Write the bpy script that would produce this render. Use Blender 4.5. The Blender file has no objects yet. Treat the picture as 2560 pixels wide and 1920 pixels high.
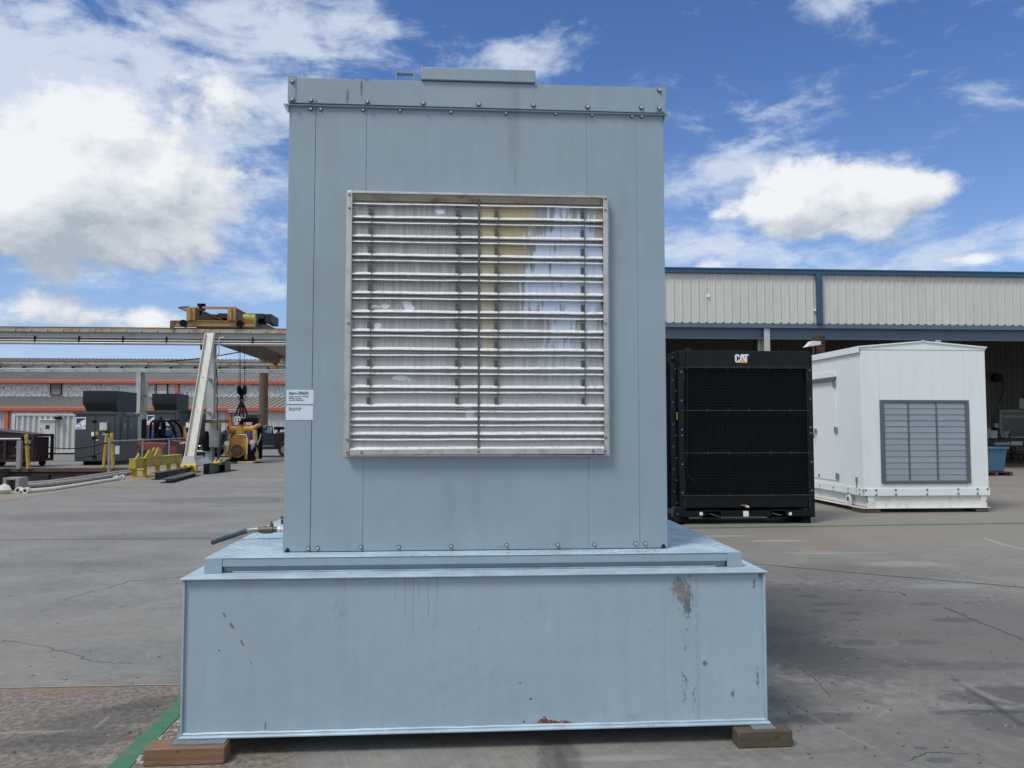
import bpy, bmesh, math, random
from mathutils import Vector, Matrix
R = math.radians
random.seed(7)
sc = bpy.context.scene
COL = sc.collection

# ------------------------------------------------------------------ camera
YAW, PIT, FPX, CAMH = R(3.88), R(3.04), 1980.0, 1.65
FW = Vector((math.sin(YAW)*math.cos(PIT), math.cos(YAW)*math.cos(PIT), math.sin(PIT)))
RI = Vector((math.cos(YAW), -math.sin(YAW), 0)); UP = RI.cross(FW)
CAM = Vector((0, 0, CAMH))
cd = bpy.data.cameras.new('camera'); cam = bpy.data.objects.new('camera', cd); COL.objects.link(cam)
cd.sensor_width = 36; cd.sensor_fit = 'HORIZONTAL'; cd.lens = 36*FPX/2560
cd.clip_start = 0.05; cd.clip_end = 2000
m = Matrix((RI, UP, -FW)).transposed().to_4x4(); m.translation = CAM
cam.matrix_world = m; sc.camera = cam

def ray(px, py): return FW + (px-1280)/FPX*RI - (py-960)/FPX*UP
def P(px, py, Y):            # surveyed point of the photo on the plane y = Y
    d = ray(px, py); return CAM + d*(Y/d.y)
def G(px, py, z=0.0):        # surveyed point on the plane z
    d = ray(px, py); return CAM + d*((z-CAMH)/d.z)
def PX(px, py, X):
    d = ray(px, py); return CAM + d*(X/d.x)
def azel(px, py):
    d = ray(px, py).normalized(); return math.atan2(d.x, d.y), math.asin(d.z)

# ------------------------------------------------------------------ shader expression helper
class S:
    def __init__(s, nt, k): s.nt, s.k = nt, k
    def m(s, op, b=None, c=None, clamp=False):
        n = s.nt.nodes.new('ShaderNodeMath'); n.operation = op; n.use_clamp = clamp
        for i, v in enumerate((s, b, c)):
            if v is None: continue
            if isinstance(v, S): s.nt.links.new(v.k, n.inputs[i])
            else: n.inputs[i].default_value = v
        return S(s.nt, n.outputs[0])
    def __add__(s, o): return s.m('ADD', o)
    __radd__ = __add__
    def __sub__(s, o): return s.m('SUBTRACT', o)
    def __rsub__(s, o): return (s*-1.0)+o
    def __mul__(s, o): return s.m('MULTIPLY', o)
    __rmul__ = __mul__
    def __truediv__(s, o): return s.m('DIVIDE', o)
    def sat(s): return s.m('ADD', 0.0, clamp=True)
    def pw(s, e): return s.m('POWER', e)
    def ab(s): return s.m('ABSOLUTE')
    def mx(s, o): return s.m('MAXIMUM', o)
    def mn(s, o): return s.m('MINIMUM', o)
    def st(s, a, b, lo=0.0, hi=1.0):
        n = s.nt.nodes.new('ShaderNodeMapRange'); n.interpolation_type = 'SMOOTHSTEP'
        s.nt.links.new(s.k, n.inputs[0])
        for i, v in zip((1, 2, 3, 4), (a, b, lo, hi)): n.inputs[i].default_value = v
        return S(s.nt, n.outputs[0])
class NT:
    def __init__(s, nt): s.nt = nt
    def new(s, t, **k):
        n = s.nt.nodes.new(t)
        for a, b in k.items(): setattr(n, a, b)
        return n
    def val(s, v):
        n = s.new('ShaderNodeValue'); n.outputs[0].default_value = v; return S(s.nt, n.outputs[0])
    def xyz(s, sock):
        n = s.new('ShaderNodeSeparateXYZ'); s.nt.links.new(sock, n.inputs[0])
        return [S(s.nt, o) for o in n.outputs]
    def comb(s, x, y, z=0.0):
        n = s.new('ShaderNodeCombineXYZ')
        for i, v in enumerate((x, y, z)):
            if isinstance(v, S): s.nt.links.new(v.k, n.inputs[i])
            else: n.inputs[i].default_value = v
        return n.outputs[0]
    def noise(s, vec, scale, detail=4, rough=.55, dist=0.0):
        n = s.new('ShaderNodeTexNoise'); n.inputs['Scale'].default_value = scale
        n.inputs['Detail'].default_value = detail; n.inputs['Roughness'].default_value = rough
        n.inputs['Distortion'].default_value = dist
        s.nt.links.new(vec, n.inputs['Vector']); return S(s.nt, n.outputs[0])
    def vor(s, vec, scale, feat='F1', out=0, rnd=1.0):
        n = s.new('ShaderNodeTexVoronoi', feature=feat); n.inputs['Scale'].default_value = scale
        n.inputs['Randomness'].default_value = rnd
        s.nt.links.new(vec, n.inputs['Vector']); return S(s.nt, n.outputs[out])
    def mix(s, f, a, b, mode='MIX'):
        n = s.new('ShaderNodeMix', data_type='RGBA', blend_type=mode)
        for i, v in ((0, f), (6, a), (7, b)):
            if isinstance(v, S): s.nt.links.new(v.k, n.inputs[i])
            elif isinstance(v, bpy.types.NodeSocket): s.nt.links.new(v, n.inputs[i])
            elif i == 0: n.inputs[0].default_value = v
            else: n.inputs[i].default_value = (*v, 1)
        return n.outputs[2]
    def ell(s, x, y, cx, cy, rx, ry, ang=0.0):    # 1 at the centre, 0 at the rim of an ellipse (may go negative)
        c, q = math.cos(ang), math.sin(ang)
        dx, dy = x-cx, y-cy
        u = (dx*c+dy*q)*(1/rx); v = (dy*c-dx*q)*(1/ry)
        return 1.0-(u*u+v*v).m('SQRT')

# ------------------------------------------------------------------ world: daylight sky with clouds
SUN_EL, SUN_DIR = R(57), Vector((-.75, -.66)).normalized()      # towards the sun, front left
w = bpy.data.worlds.new('World'); sc.world = w; w.use_nodes = True
wt = w.node_tree; wt.nodes.clear(); W = NT(wt)
out = W.new('ShaderNodeOutputWorld'); bg = W.new('ShaderNodeBackground'); bg.inputs[1].default_value = .1
wt.links.new(bg.outputs[0], out.inputs[0])
sky = W.new('ShaderNodeTexSky', sky_type='NISHITA', sun_disc=False)
sky.sun_elevation = SUN_EL; sky.sun_rotation = math.atan2(SUN_DIR.x, SUN_DIR.y)
sky.air_density = 1.0; sky.dust_density = .6; sky.ozone_density = 2.2; sky.altitude = 10
tc = W.new('ShaderNodeTexCoord')
gx, gy, gz = W.xyz(tc.outputs['Generated'])
el = gz.mx(-1.0).mn(1.0).m('ARCSINE'); az = gx.m('ARCTAN2', gy)

BL = [  # cumulus lobes: px, py, rx, ry (photo pixels), weight
 (235,330,150,95,1.0), (140,440,200,120,1.1), (330,440,240,130,1.0), (500,480,150,80,.75), (60,520,200,110,1.0),
 (250,590,330,90,.95), (560,250,150,110,.62), (640,330,120,80,.35),
 (150,785,170,48,.85), (375,795,90,34,.75),
 (2060,465,170,72,.84), (1960,505,160,50,.80), (2285,476,150,50,.84), (2120,560,230,52,.66), (1850,530,110,24,.62), (2150,500,210,58,.80),
 (2440,645,120,22,.6), (1790,660,80,22,.5), (1700,665,60,20,.4)]
grp = bpy.data.node_groups.new('cloud_density', 'ShaderNodeTree')
for nm in ('u', 'v'): grp.interface.new_socket(nm, in_out='INPUT', socket_type='NodeSocketFloat')
grp.interface.new_socket('d', in_out='OUTPUT', socket_type='NodeSocketFloat')
gi = grp.nodes.new('NodeGroupInput'); go = grp.nodes.new('NodeGroupOutput'); Q = NT(grp)
u, v = S(grp, gi.outputs[0]), S(grp, gi.outputs[1])
vec = Q.comb(u, v*1.5, 0.0)
n1 = Q.noise(vec, 9.0, 7, .63, .15); n2 = Q.noise(vec, 3.0, 3, .5)
tot = None
for px, py, rx, ry, a in BL:
    ca, ce = azel(px, py)
    e = ((u-ca)*(FPX/rx)); f = ((v-ce)*(FPX/ry))
    g = (e*e+f*f).m('MULTIPLY', -0.9).m('EXPONENT')*a
    tot = g if tot is None else tot.mx(g)+(tot.mn(g)*.25)
far = u.ab().st(.62, 1.0).mx(v.st(.56, .8))                       # denser cloud added out of view to raise the ambient light
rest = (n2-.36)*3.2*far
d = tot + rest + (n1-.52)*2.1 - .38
grp.links.new(d.k, go.inputs[0])
def dens(uu, vv):
    n = W.new('ShaderNodeGroup', node_tree=grp)
    wt.links.new(uu.k, n.inputs[0]); wt.links.new(vv.k, n.inputs[1]); return S(wt, n.outputs[0])
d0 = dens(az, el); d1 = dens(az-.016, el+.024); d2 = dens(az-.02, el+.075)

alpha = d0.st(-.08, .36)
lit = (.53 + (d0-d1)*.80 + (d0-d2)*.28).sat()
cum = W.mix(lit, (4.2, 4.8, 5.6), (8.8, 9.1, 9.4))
# thin high cloud
wv = W.comb(az*.9, el*2.6, 0.0)
c1 = W.noise(wv, 4.2, 6, .62, .6); c2 = W.noise(W.comb(az*1.1, el*2.0), 13.0, 6, .66, .4)
cz = None
for px, py, rx, ry, a in [(250,150,480,150,.50),(0,260,260,200,.45),(420,330,260,150,.35),(640,60,260,110,.45),(980,60,170,70,.4),(1330,140,190,80,.50),(1900,300,420,90,.22),(820,240,190,90,.25),
        (560,560,220,120,.35),(1800,420,200,50,.30),(1700,610,200,60,.45),(2300,650,420,60,.45),(1500,330,160,60,.25),(2350,560,200,50,.3),(2470,255,120,60,.42),(2100,10,170,40,.45),(2300,350,300,60,.2),(1700,560,170,80,.25),(640,700,170,60,.3),(480,720,500,40,.35)]:
    ca, ce = azel(px, py)
    e = ((az-ca)*(FPX/rx)); f = ((el-ce)*(FPX/ry))
    g = (e*e+f*f).m('MULTIPLY', -1.0).m('EXPONENT')*a
    cz = g if cz is None else cz+g
cz = cz + az.ab().st(.62, 1.0).mx(el.st(.56, .8))*.7  # extra high cloud added outside the view for fill light
ci = ((cz + (c1-.5)*2.0 + (c2-.5)*1.25)-.20).st(-.06, .62)*.80
hz = (el.mx(0.0)*(-1/.15)).m('EXPONENT')
tint = W.mix(1.0, sky.outputs[0], (.47, .81, 1.27), 'MULTIPLY')
c = W.mix((hz*.92).sat(), tint, (6.0, 7.2, 8.8))
c = W.mix(ci.sat(), c, (7.2, 7.9, 9.0))
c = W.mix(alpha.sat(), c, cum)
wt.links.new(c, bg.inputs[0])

# ------------------------------------------------------------------ sun (behind thin cloud: soft)
sd = bpy.data.lights.new('sun', 'SUN'); sd.energy = 2.6; sd.angle = R(17); sd.color = (1, .955, .88)
so = bpy.data.objects.new('sun', sd); COL.objects.link(so)
sv = Vector((SUN_DIR.x*math.cos(SUN_EL), SUN_DIR.y*math.cos(SUN_EL), math.sin(SUN_EL)))
so.rotation_euler = sv.to_track_quat('Z', 'Y').to_euler(); so.location = (-20, -20, 40)
vs = sc.view_settings; vs.view_transform = 'Standard'; vs.look = 'None'; vs.exposure = 0; vs.gamma = 1
vs.use_curve_mapping = False
sc.render.engine = 'CYCLES'
sc.cycles.max_bounces = 6; sc.cycles.diffuse_bounces = 3; sc.cycles.glossy_bounces = 3
w.cycles.sampling_method = 'MANUAL'; w.cycles.sample_map_resolution = 512

# ------------------------------------------------------------------ materials
def mk(name):
    mt = bpy.data.materials.new(name); mt.use_nodes = True; nt = mt.node_tree; nt.nodes.clear()
    o = nt.nodes.new('ShaderNodeOutputMaterial'); b = nt.nodes.new('ShaderNodeBsdfPrincipled')
    nt.links.new(b.outputs[0], o.inputs[0]); return mt, NT(nt), b
def setc(n, b, c):
    if isinstance(c, tuple): b.inputs['Base Color'].default_value = (*c, 1)
    else: n.nt.links.new(c, b.inputs['Base Color'])
def bump(n, b, h, dist=.002, strength=.5):
    k = n.new('ShaderNodeBump'); k.inputs['Distance'].default_value = dist; k.inputs['Strength'].default_value = strength
    n.nt.links.new(h.k, k.inputs['Height']); n.nt.links.new(k.outputs[0], b.inputs['Normal'])
def mat(name, col, rough=.5, metal=0.0, var=.12, scale=3.0, dirt=None, dirt_amt=.0, streak=False, bmp=.0, bscale=120, rnd=0.0, spec=.5):
    """general painted / bare surface: base colour with uneven tone, dirt in streaks or blotches, fine relief"""
    mt, n, b = mk(name)
    t = n.new('ShaderNodeTexCoord').outputs['Object']; x, y, z = n.xyz(t)
    if rnd:      # copies sharing a mesh get their own stretch of the pattern
        oi = n.new('ShaderNodeObjectInfo'); x = x + S(n.nt, oi.outputs['Random'])*37.0; t = n.comb(x, y, z)
    a = n.noise(t, scale, 5, .6)
    f = 1.0 + (a-.5)*(var*2)
    if rnd:
        oi = n.new('ShaderNodeObjectInfo'); f = f + (S(n.nt, oi.outputs['Random'])-.5)*rnd
    cc = n.new('ShaderNodeMix', data_type='RGBA', blend_type='MULTIPLY'); cc.inputs[0].default_value = 1
    cc.inputs[6].default_value = (*col, 1); n.nt.links.new(n.comb(f, f, f), cc.inputs[7]); c = cc.outputs[2]
    if dirt:
        if streak: s = n.noise(n.comb(x*6.0+y*6.0, z*.9), scale, 6, .7).st(.46, .68)
        else: s = n.noise(t, scale*2.3, 7, .65).st(.48, .68)
        c = n.mix((s*dirt_amt).sat(), c, dirt)
    setc(n, b, c)
    rr = (n.noise(t, scale*4, 3)-.5)*.2+rough
    n.nt.links.new(rr.sat().k, b.inputs['Roughness'])
    b.inputs['Metallic'].default_value = metal
    b.inputs['Specular IOR Level'].default_value = spec
    if bmp: bump(n, b, n.noise(t, bscale, 4, .6), bmp, .6)
    return mt
BG = (.306, .397, .462)
M = {}
M['black'] = mat('black_gloss_paint', (.0026, .005, .0078), .3, var=.3, dirt=(.02, .02, .02), dirt_amt=.15, spec=.3)
M['black_mat'] = mat('black_rough', (.0045, .0065, .0095), .7, var=.3, dirt=(.012, .012, .013), dirt_amt=.25, spec=.10)
M['white'] = mat('white_paint', (.74, .79, .80), .38, var=.02, scale=1.5, dirt=(.50, .47, .42), dirt_amt=.14, streak=True)
M['white_base'] = mat('white_skid_paint', (.72, .74, .70), .45, var=.08, dirt=(.35, .30, .24), dirt_amt=.3)
M['grey_steel'] = mat('grey_steel_paint', (.42, .46, .46), .5, var=.1, dirt=(.22, .16, .11), dirt_amt=.35, scale=1.2)
M['pale_steel'] = mat('pale_steel_paint', (.55, .55, .50), .55, var=.1, dirt=(.34, .27, .19), dirt_amt=.45, scale=1.2, streak=True)
M['rust_steel'] = mat('rusty_flange', (.38, .34, .28), .7, var=.25, dirt=(.25, .12, .05), dirt_amt=.85, scale=1.0)
M['rail'] = mat('rusty_rail', (.10, .055, .035), .8, var=.3)
M['tan'] = mat('tan_crane_paint', (.40, .235, .075), .5, var=.12, dirt=(.10, .06, .03), dirt_amt=.5, scale=1.4)
M['tan_dark'] = mat('brown_crane_paint', (.13, .085, .05), .65, var=.2, dirt=(.05, .04, .03), dirt_amt=.6)
M['gen'] = mat('slate_grey_paint', (.047, .056, .066), .42, var=.12, scale=1.2, dirt=(.10, .10, .10), dirt_amt=.2)
M['gen_dark'] = mat('dark_slate_paint', (.008, .014, .021), .55, var=.25, scale=1.5)
M['cat_yellow'] = mat('engine_yellow', (.50, .25, .03), .42, var=.16, scale=5, dirt=(.12, .07, .03), dirt_amt=.5)
M['yellow'] = mat('safety_yellow', (.44, .32, .03), .5, var=.15, scale=3, dirt=(.10, .07, .03), dirt_amt=.55)
M['yellow_olive'] = mat('faded_yellow_steel', (.36, .31, .03), .55, var=.2, scale=2.5, dirt=(.07, .055, .02), dirt_amt=.7)
M['yellow_bright'] = mat('bright_yellow', (.85, .60, .01), .45, var=.06)
M['orange'] = mat('orange_trim', (.47, .11, .055), .5, var=.12, scale=.8)
M['white_siding'] = mat('white_siding', (.50, .51, .51), .55, var=.08, scale=1.0, dirt=(.30, .30, .29), dirt_amt=.35, streak=True, rnd=.10)
M['old_siding'] = mat('peeling_siding', (.62, .66, .66), .6, var=.15, scale=2.6, dirt=(.07, .085, .095), dirt_amt=1.3, streak=True, rnd=.12)
M['grey_roof'] = mat('grey_roof', (.21, .20, .185), .6, var=.1, scale=.6, dirt=(.12, .10, .09), dirt_amt=.4, rnd=.10)
M['beige'] = mat('beige_siding', (.55, .56, .52), .5, var=.05, scale=.7, dirt=(.38, .36, .30), dirt_amt=.25, streak=True, rnd=.05)
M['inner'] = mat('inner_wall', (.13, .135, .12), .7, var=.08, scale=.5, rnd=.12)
M['navy'] = mat('navy_trim', (.022, .072, .14), .4, var=.1)
M['blue_steel'] = mat('blue_grey_girder', (.085, .13, .185), .45, var=.1, scale=.6)
M['maroon'] = mat('maroon_paint', (.026, .007, .012), .5, var=.3, dirt=(.02, .02, .02), dirt_amt=.5)
M['red'] = mat('red_paint', (.22, .035, .03), .45, var=.15, dirt=(.05, .03, .03), dirt_amt=.4)
M['blue'] = mat('blue_paint', (.012, .065, .21), .45, var=.12)
M['bin'] = mat('blue_plastic', (.05, .12, .20), .5, var=.3, scale=5)
M['rubber'] = mat('tyre_rubber', (.018, .018, .019), .8, var=.2)
M['chrome'] = mat('bright_metal', (.7, .7, .68), .25, 1.0, var=.1)
M['dull_metal'] = mat('dull_metal', (.30, .31, .31), .5, .7, var=.2, scale=8)
M['galv'] = mat('galvanized_pipe', (.30, .31, .31), .5, .4, var=.2, scale=4)
M['brass'] = mat('old_bronze', (.13, .11, .075), .5, .6, var=.3, scale=30, dirt=(.05, .04, .03), dirt_amt=.6)
M['hose'] = mat('dark_blue_hose', (.045, .075, .10), .6, var=.2, scale=15, dirt=(.09, .09, .08), dirt_amt=.4)
M['hose_red'] = mat('hose_bore', (.12, .015, .012), .7)
M['pvc'] = mat('white_pipe', (.62, .63, .60), .45, var=.08, dirt=(.34, .31, .26), dirt_amt=.35)
M['pvc_old'] = mat('grey_pipe', (.30, .29, .27), .6, var=.15, dirt=(.14, .12, .10), dirt_amt=.5)
M['conc'] = mat('dark_concrete', (.055, .050, .045), .9, var=.25, scale=1.2, dirt=(.025, .022, .02), dirt_amt=.7, bmp=.01, bscale=20)
M['conc_block'] = mat('weathered_concrete', (.26, .25, .24), .9, var=.2, scale=4, dirt=(.12, .11, .10), dirt_amt=.5, bmp=.01, bscale=40)
M['stone'] = mat('pale_stone', (.42, .41, .38), .85, var=.3, scale=30, rnd=.6, bmp=.004, bscale=60)
M['glass'] = mat('dark_glass', (.015, .02, .025), .12, var=.1)
M['sticker'] = mat('sticker_white', (.62, .70, .78), .5, var=.02)
M['ink'] = mat('printed_ink', (.03, .035, .05), .6, var=.02)
M['logo_white'] = mat('logo_white', (.78, .80, .81), .4, var=.02)
M['logo_yellow'] = mat('logo_yellow', (.80, .42, .015), .4, var=.02)
M['logo_navy'] = mat('logo_navy', (.015, .035, .15), .4, var=.05)
M['skin'] = mat('skin', (.36, .17, .11), .55, var=.08)
M['cloth'] = mat('blue_work_cloth', (.028, .045, .085), .85, var=.25, scale=6)
M['cloth_grey'] = mat('grey_glove_cloth', (.40, .42, .45), .8, var=.15)
M['hair'] = mat('dark_hair', (.02, .015, .012), .7)
M['truck'] = mat('dark_car_paint', (.018, .024, .034), .25, var=.2, scale=1)
M['pole'] = mat('weathered_pole', (.115, .085, .05), .8, var=.25, scale=3, streak=True, dirt=(.05, .04, .03), dirt_amt=.5)
M['green'] = mat('green_floor_paint', (.035, .16, .075), .7, var=.18, scale=5, dirt=(.13, .13, .115), dirt_amt=.95, bmp=.003, bscale=70)
M['seal'] = mat('joint_sealant', (.055, .05, .048), .8, var=.3)
M['groove'] = mat('pale_joint_mortar', (.34, .30, .25), .9, var=.25, scale=8)
M['pale_conc'] = mat('tan_concrete', (.24, .205, .165), .9, var=.18, scale=1.5, dirt=(.12, .10, .08), dirt_amt=.5, bmp=.004, bscale=50)
M['red_brown'] = mat('brown_stack', (.05, .025, .018), .7, var=.3)
M['plastic_white'] = mat('white_plastic', (.62, .62, .60), .6, var=.1)
M['light_wood'] = mat('pale_wood', (.55, .46, .30), .7, var=.15, scale=8)
M['orange_wood'] = mat('stained_wood', (.08, .045, .03), .7, var=.2, scale=8)
M['old_green'] = mat('green_sign', (.02, .10, .08), .6)
M['tarp'] = mat('grey_sheet', (.30, .31, .34), .6, var=.3, scale=9, dirt=(.05, .05, .06), dirt_amt=.7)

def wood(name, c1, c2, knot):
    mt, n, b = mk(name); t = n.new('ShaderNodeTexCoord').outputs['Object']; x, y, z = n.xyz(t)
    g = n.noise(n.comb(x*2.2, y*26, z*26), 2.4, 8, .65, .9)
    q = n.noise(n.comb(x*7, y*90, z*110), 2.0, 4, .7, .3)
    c = n.mix(g.st(.3, .7), c1, c2); c = n.mix((q.st(.52, .72)*.55).sat(), c, tuple(k*.38 for k in c1))
    e = n.ell(x, z, *knot); c = n.mix((e.st(-.3, .9)*.75).sat(), c, tuple(k*.3 for k in c1))
    setc(n, b, c); b.inputs['Roughness'].default_value = .75; bump(n, b, g+q*.5, .004, .6); return mt
M['timber'] = wood('red_brown_timber', (.17, .088, .055), (.24, .14, .08), (-.03, .068, .014, .007))
M['timber_old'] = wood('weathered_timber', (.060, .046, .035), (.10, .075, .05), (.06, .05, .02, .01))

# paint of the main generator package: uneven tone, runs, chips, rust. Object space = package space
def unit_paint(name, tank=False):
    mt, n, b = mk(name); t = n.new('ShaderNodeTexCoord').outputs['Object']; x, y, z = n.xyz(t)
    a = n.noise(t, 1.1, 4, .5); s = n.noise(n.comb(x*14, z*1.1, y*14), 1.6, 6, .65); k = n.noise(t, 9, 5, .6)
    f = 1.0+(a-.5)*.30+(s-.5)*.15+(k-.5)*.09
    c = n.new('ShaderNodeMix', data_type='RGBA', blend_type='MULTIPLY'); c.inputs[0].default_value = 1
    c.inputs[6].default_value = (*(BG if tank else tuple(k*.855 for k in BG)), 1); n.nt.links.new(n.comb(f, f, f), c.inputs[7]); c = c.outputs[2]
    # fine specks and pits everywhere
    sp = n.noise(t, 42, 3, .6).st(.735, .76); c = n.mix((sp*.6).sat(), c, (.07, .08, .09))
    # faint brown wash below joints
    br = n.noise(n.comb(x*8, z*.7, y*8), 3.0, 6, .7).st(.56, .8); c = n.mix((br*.22).sat(), c, (.19, .19, .17))
    hgt = n.noise(t, 60, 3, .5)*.35 + n.noise(t, 7, 4, .5)*1.0 + n.noise(t, 1.7, 2, .4)*5.0
    if tank:
        w1 = n.noise(t, 30, 7, .75); w2 = n.noise(n.comb(x*85, z*30, y*85), 1.0, 7, .78); dk = (.135, .145, .155)
        Yt = 4.14
        def pz(px, py): q = P(px, py, Yt); return q.x, q.z
        def mpx(v): return v*Yt/FPX
        def patch(px, py, rx, ry, col, nz, th, soft=.08, ang=0, amt=1):
            nonlocal c
            cx, cz = pz(px, py); e = n.ell(x, z, cx, cz, mpx(rx), mpx(ry), ang)
            mk_ = ((e.mx(0.0)*1.3).mn(1.0)*.45+(nz-.5)*2.3).st(th, th+soft)*e.st(-.02, .1)
            c = n.mix((mk_*amt).sat(), c, col)
        patch(1713, 1480, 34, 62, (.20, .195, .195), w1, .26); patch(1700, 1470, 30, 34, (.20, .195, .19), w2, .2)
        patch(1722, 1515, 20, 52, dk, w2, .26); patch(1718, 1600, 12, 100, dk, w2, .50)
        patch(1714, 1720, 20, 100, dk, w2, .46); patch(1738, 1750, 12, 80, dk, w2, .48); patch(1767, 1662, 9, 10, dk, w1, .2)
        patch(1898, 1700, 7, 40, dk, w2, .28); patch(1890, 1460, 7, 16, dk, w1, .2); patch(1902, 1437, 7, 14, (.15, .12, .12), w1, .1)
        patch(1836, 1740, 7, 22, dk, w2, .3)
        for px, py, rx, ry in [(557.5, 1540, 2.4, 8), (576.5, 1567.5, 3.8, 8.5), (602.5, 1611, 2.4, 10), (626, 1661, 1.0, 7)]:
            patch(px, py, rx, ry, (.17, .16, .13), w1, -.1, .1, R(28))
        patch(661, 1822, 2.4, 13, (.2, .17, .16), w1, -.1, .15); patch(545, 1629, 3, 3, dk, w1, 0); patch(1328, 1751, 3, 3, (.03,)*3, w1, -.2); patch(1301, 1711, 2, 2, (.02,)*3, w1, -.4)
        patch(990, 1826, 3, 3, dk, w1, -.2); patch(1311, 1808, 4, 4, dk, w1, -.1)
        # rust along the bottom edge
        patch(1380, 1818, 62, 15, (.16, .045, .022), w1, .12, .05); patch(1362, 1808, 14, 14, (.16, .045, .022), w1, .1, .05)
        patch(1375, 1817, 80, 8, (.55, .6, .62), w2, .42, .05)
        # drip lines below the flange
        z0 = pz(1050, 1445)[1]
        for px, ln, wd in [(1012, 105, 1.0), (1033, 150, 1.2), (1046, 78, .8), (1071, 118, 1.1), (1023, 40, .8), (1093, 60, .8), (988, 70, .7), (860, 40, .7)]:
            cx = pz(px, 1445)[0]; wob = (n.noise(n.comb(z*1.0, cx), 22, 3)-.5)*.012
            li = (x-cx+wob).ab().st(0.0, mpx(wd*1.6), 1.0, 0.0); vv = (z0-z).st(mpx(ln*.7), mpx(ln), 1.0, 0.0)
            c = n.mix((li*vv*.5).sat(), c, (.11, .14, .17))
        # scuffed faint vertical band on the right, faint smears
        for px, wd, am in [(1745, 6, .4), (1750, 3, .35), (1665, 4, .25), (1570, 3, .15), (860, 14, .10)]:
            cx = pz(px, 1600)[0]; li = (x-cx).ab().st(0.0, mpx(wd), 1.0, 0.0)*w2.st(.4, .6)
            c = n.mix((li*am).sat(), c, (.15, .18, .21))
        for px, py, rx, ry, am in [(850, 1530, 30, 40, .3), (1160, 1700, 200, 90, .12), (640, 1750, 150, 60, .10), (1580, 1800, 20, 12, .3), (760, 1480, 10, 8, .4)]:
            cx, cz = pz(px, py); e = n.ell(x, z, cx, cz, mpx(rx), mpx(ry)).st(0, .8)*w1.st(.42, .62)
            c = n.mix((e*am).sat(), c, (.13, .16, .19))
        hgt = hgt + w1*.6
    else:
        def pz(px, py): q = P(px, py, 4.43); return q.x, q.z
        for px, py, rx, ry, am in [(1285, 320, 26, 170, .32), (1288, 440, 5, 50, .35), (1120, 1260, 30, 90, .18), (1190, 1250, 20, 100, .14), (1480, 540, 60, 40, .10), (1560, 500, 14, 50, .16), (1270, 1230, 14, 60, .12)]:
            cx, cz = pz(px, py); e = n.ell(x, z, cx, cz, rx*4.43/FPX, ry*4.43/FPX).st(0, .7)*s.st(.3, .6)
            c = n.mix((e*am).sat(), c, (.13, .15, .15))
        # soot marks and chips along the roof trim top edge
        for px, py, rx, ry in [(883, 200, 12, 4), (918, 202, 11, 5), (905, 225, 4, 30), (793, 258, 6, 6), (870, 245, 5, 25), (1475, 234, 2.2, 2.2), (1412, 235, 2, 2)]:
            cx, cz = pz(px, py); e = n.ell(x, z, cx, cz, rx*4.43/FPX, ry*4.43/FPX).st(-.05, .6)*k.st(.35, .6)
            c = n.mix((e*.75).sat(), c, (.05, .055, .05))
        # rust at the sill
        for px, py, rx, ry in [(1420, 1371, 35, 3), (1525, 1376, 60, 4), (1240, 1368, 30, 2)]:
            cx, cz = pz(px, py); e = n.ell(x, z, cx, cz, rx*4.43/FPX, ry*4.43/FPX).st(0, .4)*k.st(.4, .55)
            c = n.mix((e*.8).sat(), c, (.20, .09, .05))
    setc(n, b, c)
    rr = (k-.5)*.16+.5; n.nt.links.new(rr.sat().k, b.inputs['Roughness']); b.inputs['Specular IOR Level'].default_value = .4
    bump(n, b, hgt, .0022, .55)
    return mt
M['unit'] = unit_paint('unit_bluegrey_paint'); M['tank'] = unit_paint('tank_bluegrey_paint', True)

def deck_paint():
    mt, n, b = mk('deck_bluegrey_paint'); t = n.new('ShaderNodeTexCoord').outputs['Object']; x, y, z = n.xyz(t)
    a = n.noise(t, 5, 6, .6); s = n.noise(t, 26, 5, .65)
    c = n.mix(a.st(.35, .65), tuple(k*1.05 for k in BG), tuple(k*1.35 for k in BG))
    c = n.mix((s.st(.60, .68)*.6).sat(), c, (.13, .14, .15))
    rs = n.noise(n.comb(x*9, y*30, z*30), 1.3, 6, .7).st(.57, .63)*n.ell(x, y, .55, .24, .75, .12).st(-.1, .3)
    c = n.mix((rs*.9).sat(), c, (.20, .10, .055))
    setc(n, b, c); b.inputs['Roughness'].default_value = .42; bump(n, b, s, .002, .4); return mt
M['deck'] = deck_paint()

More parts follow.
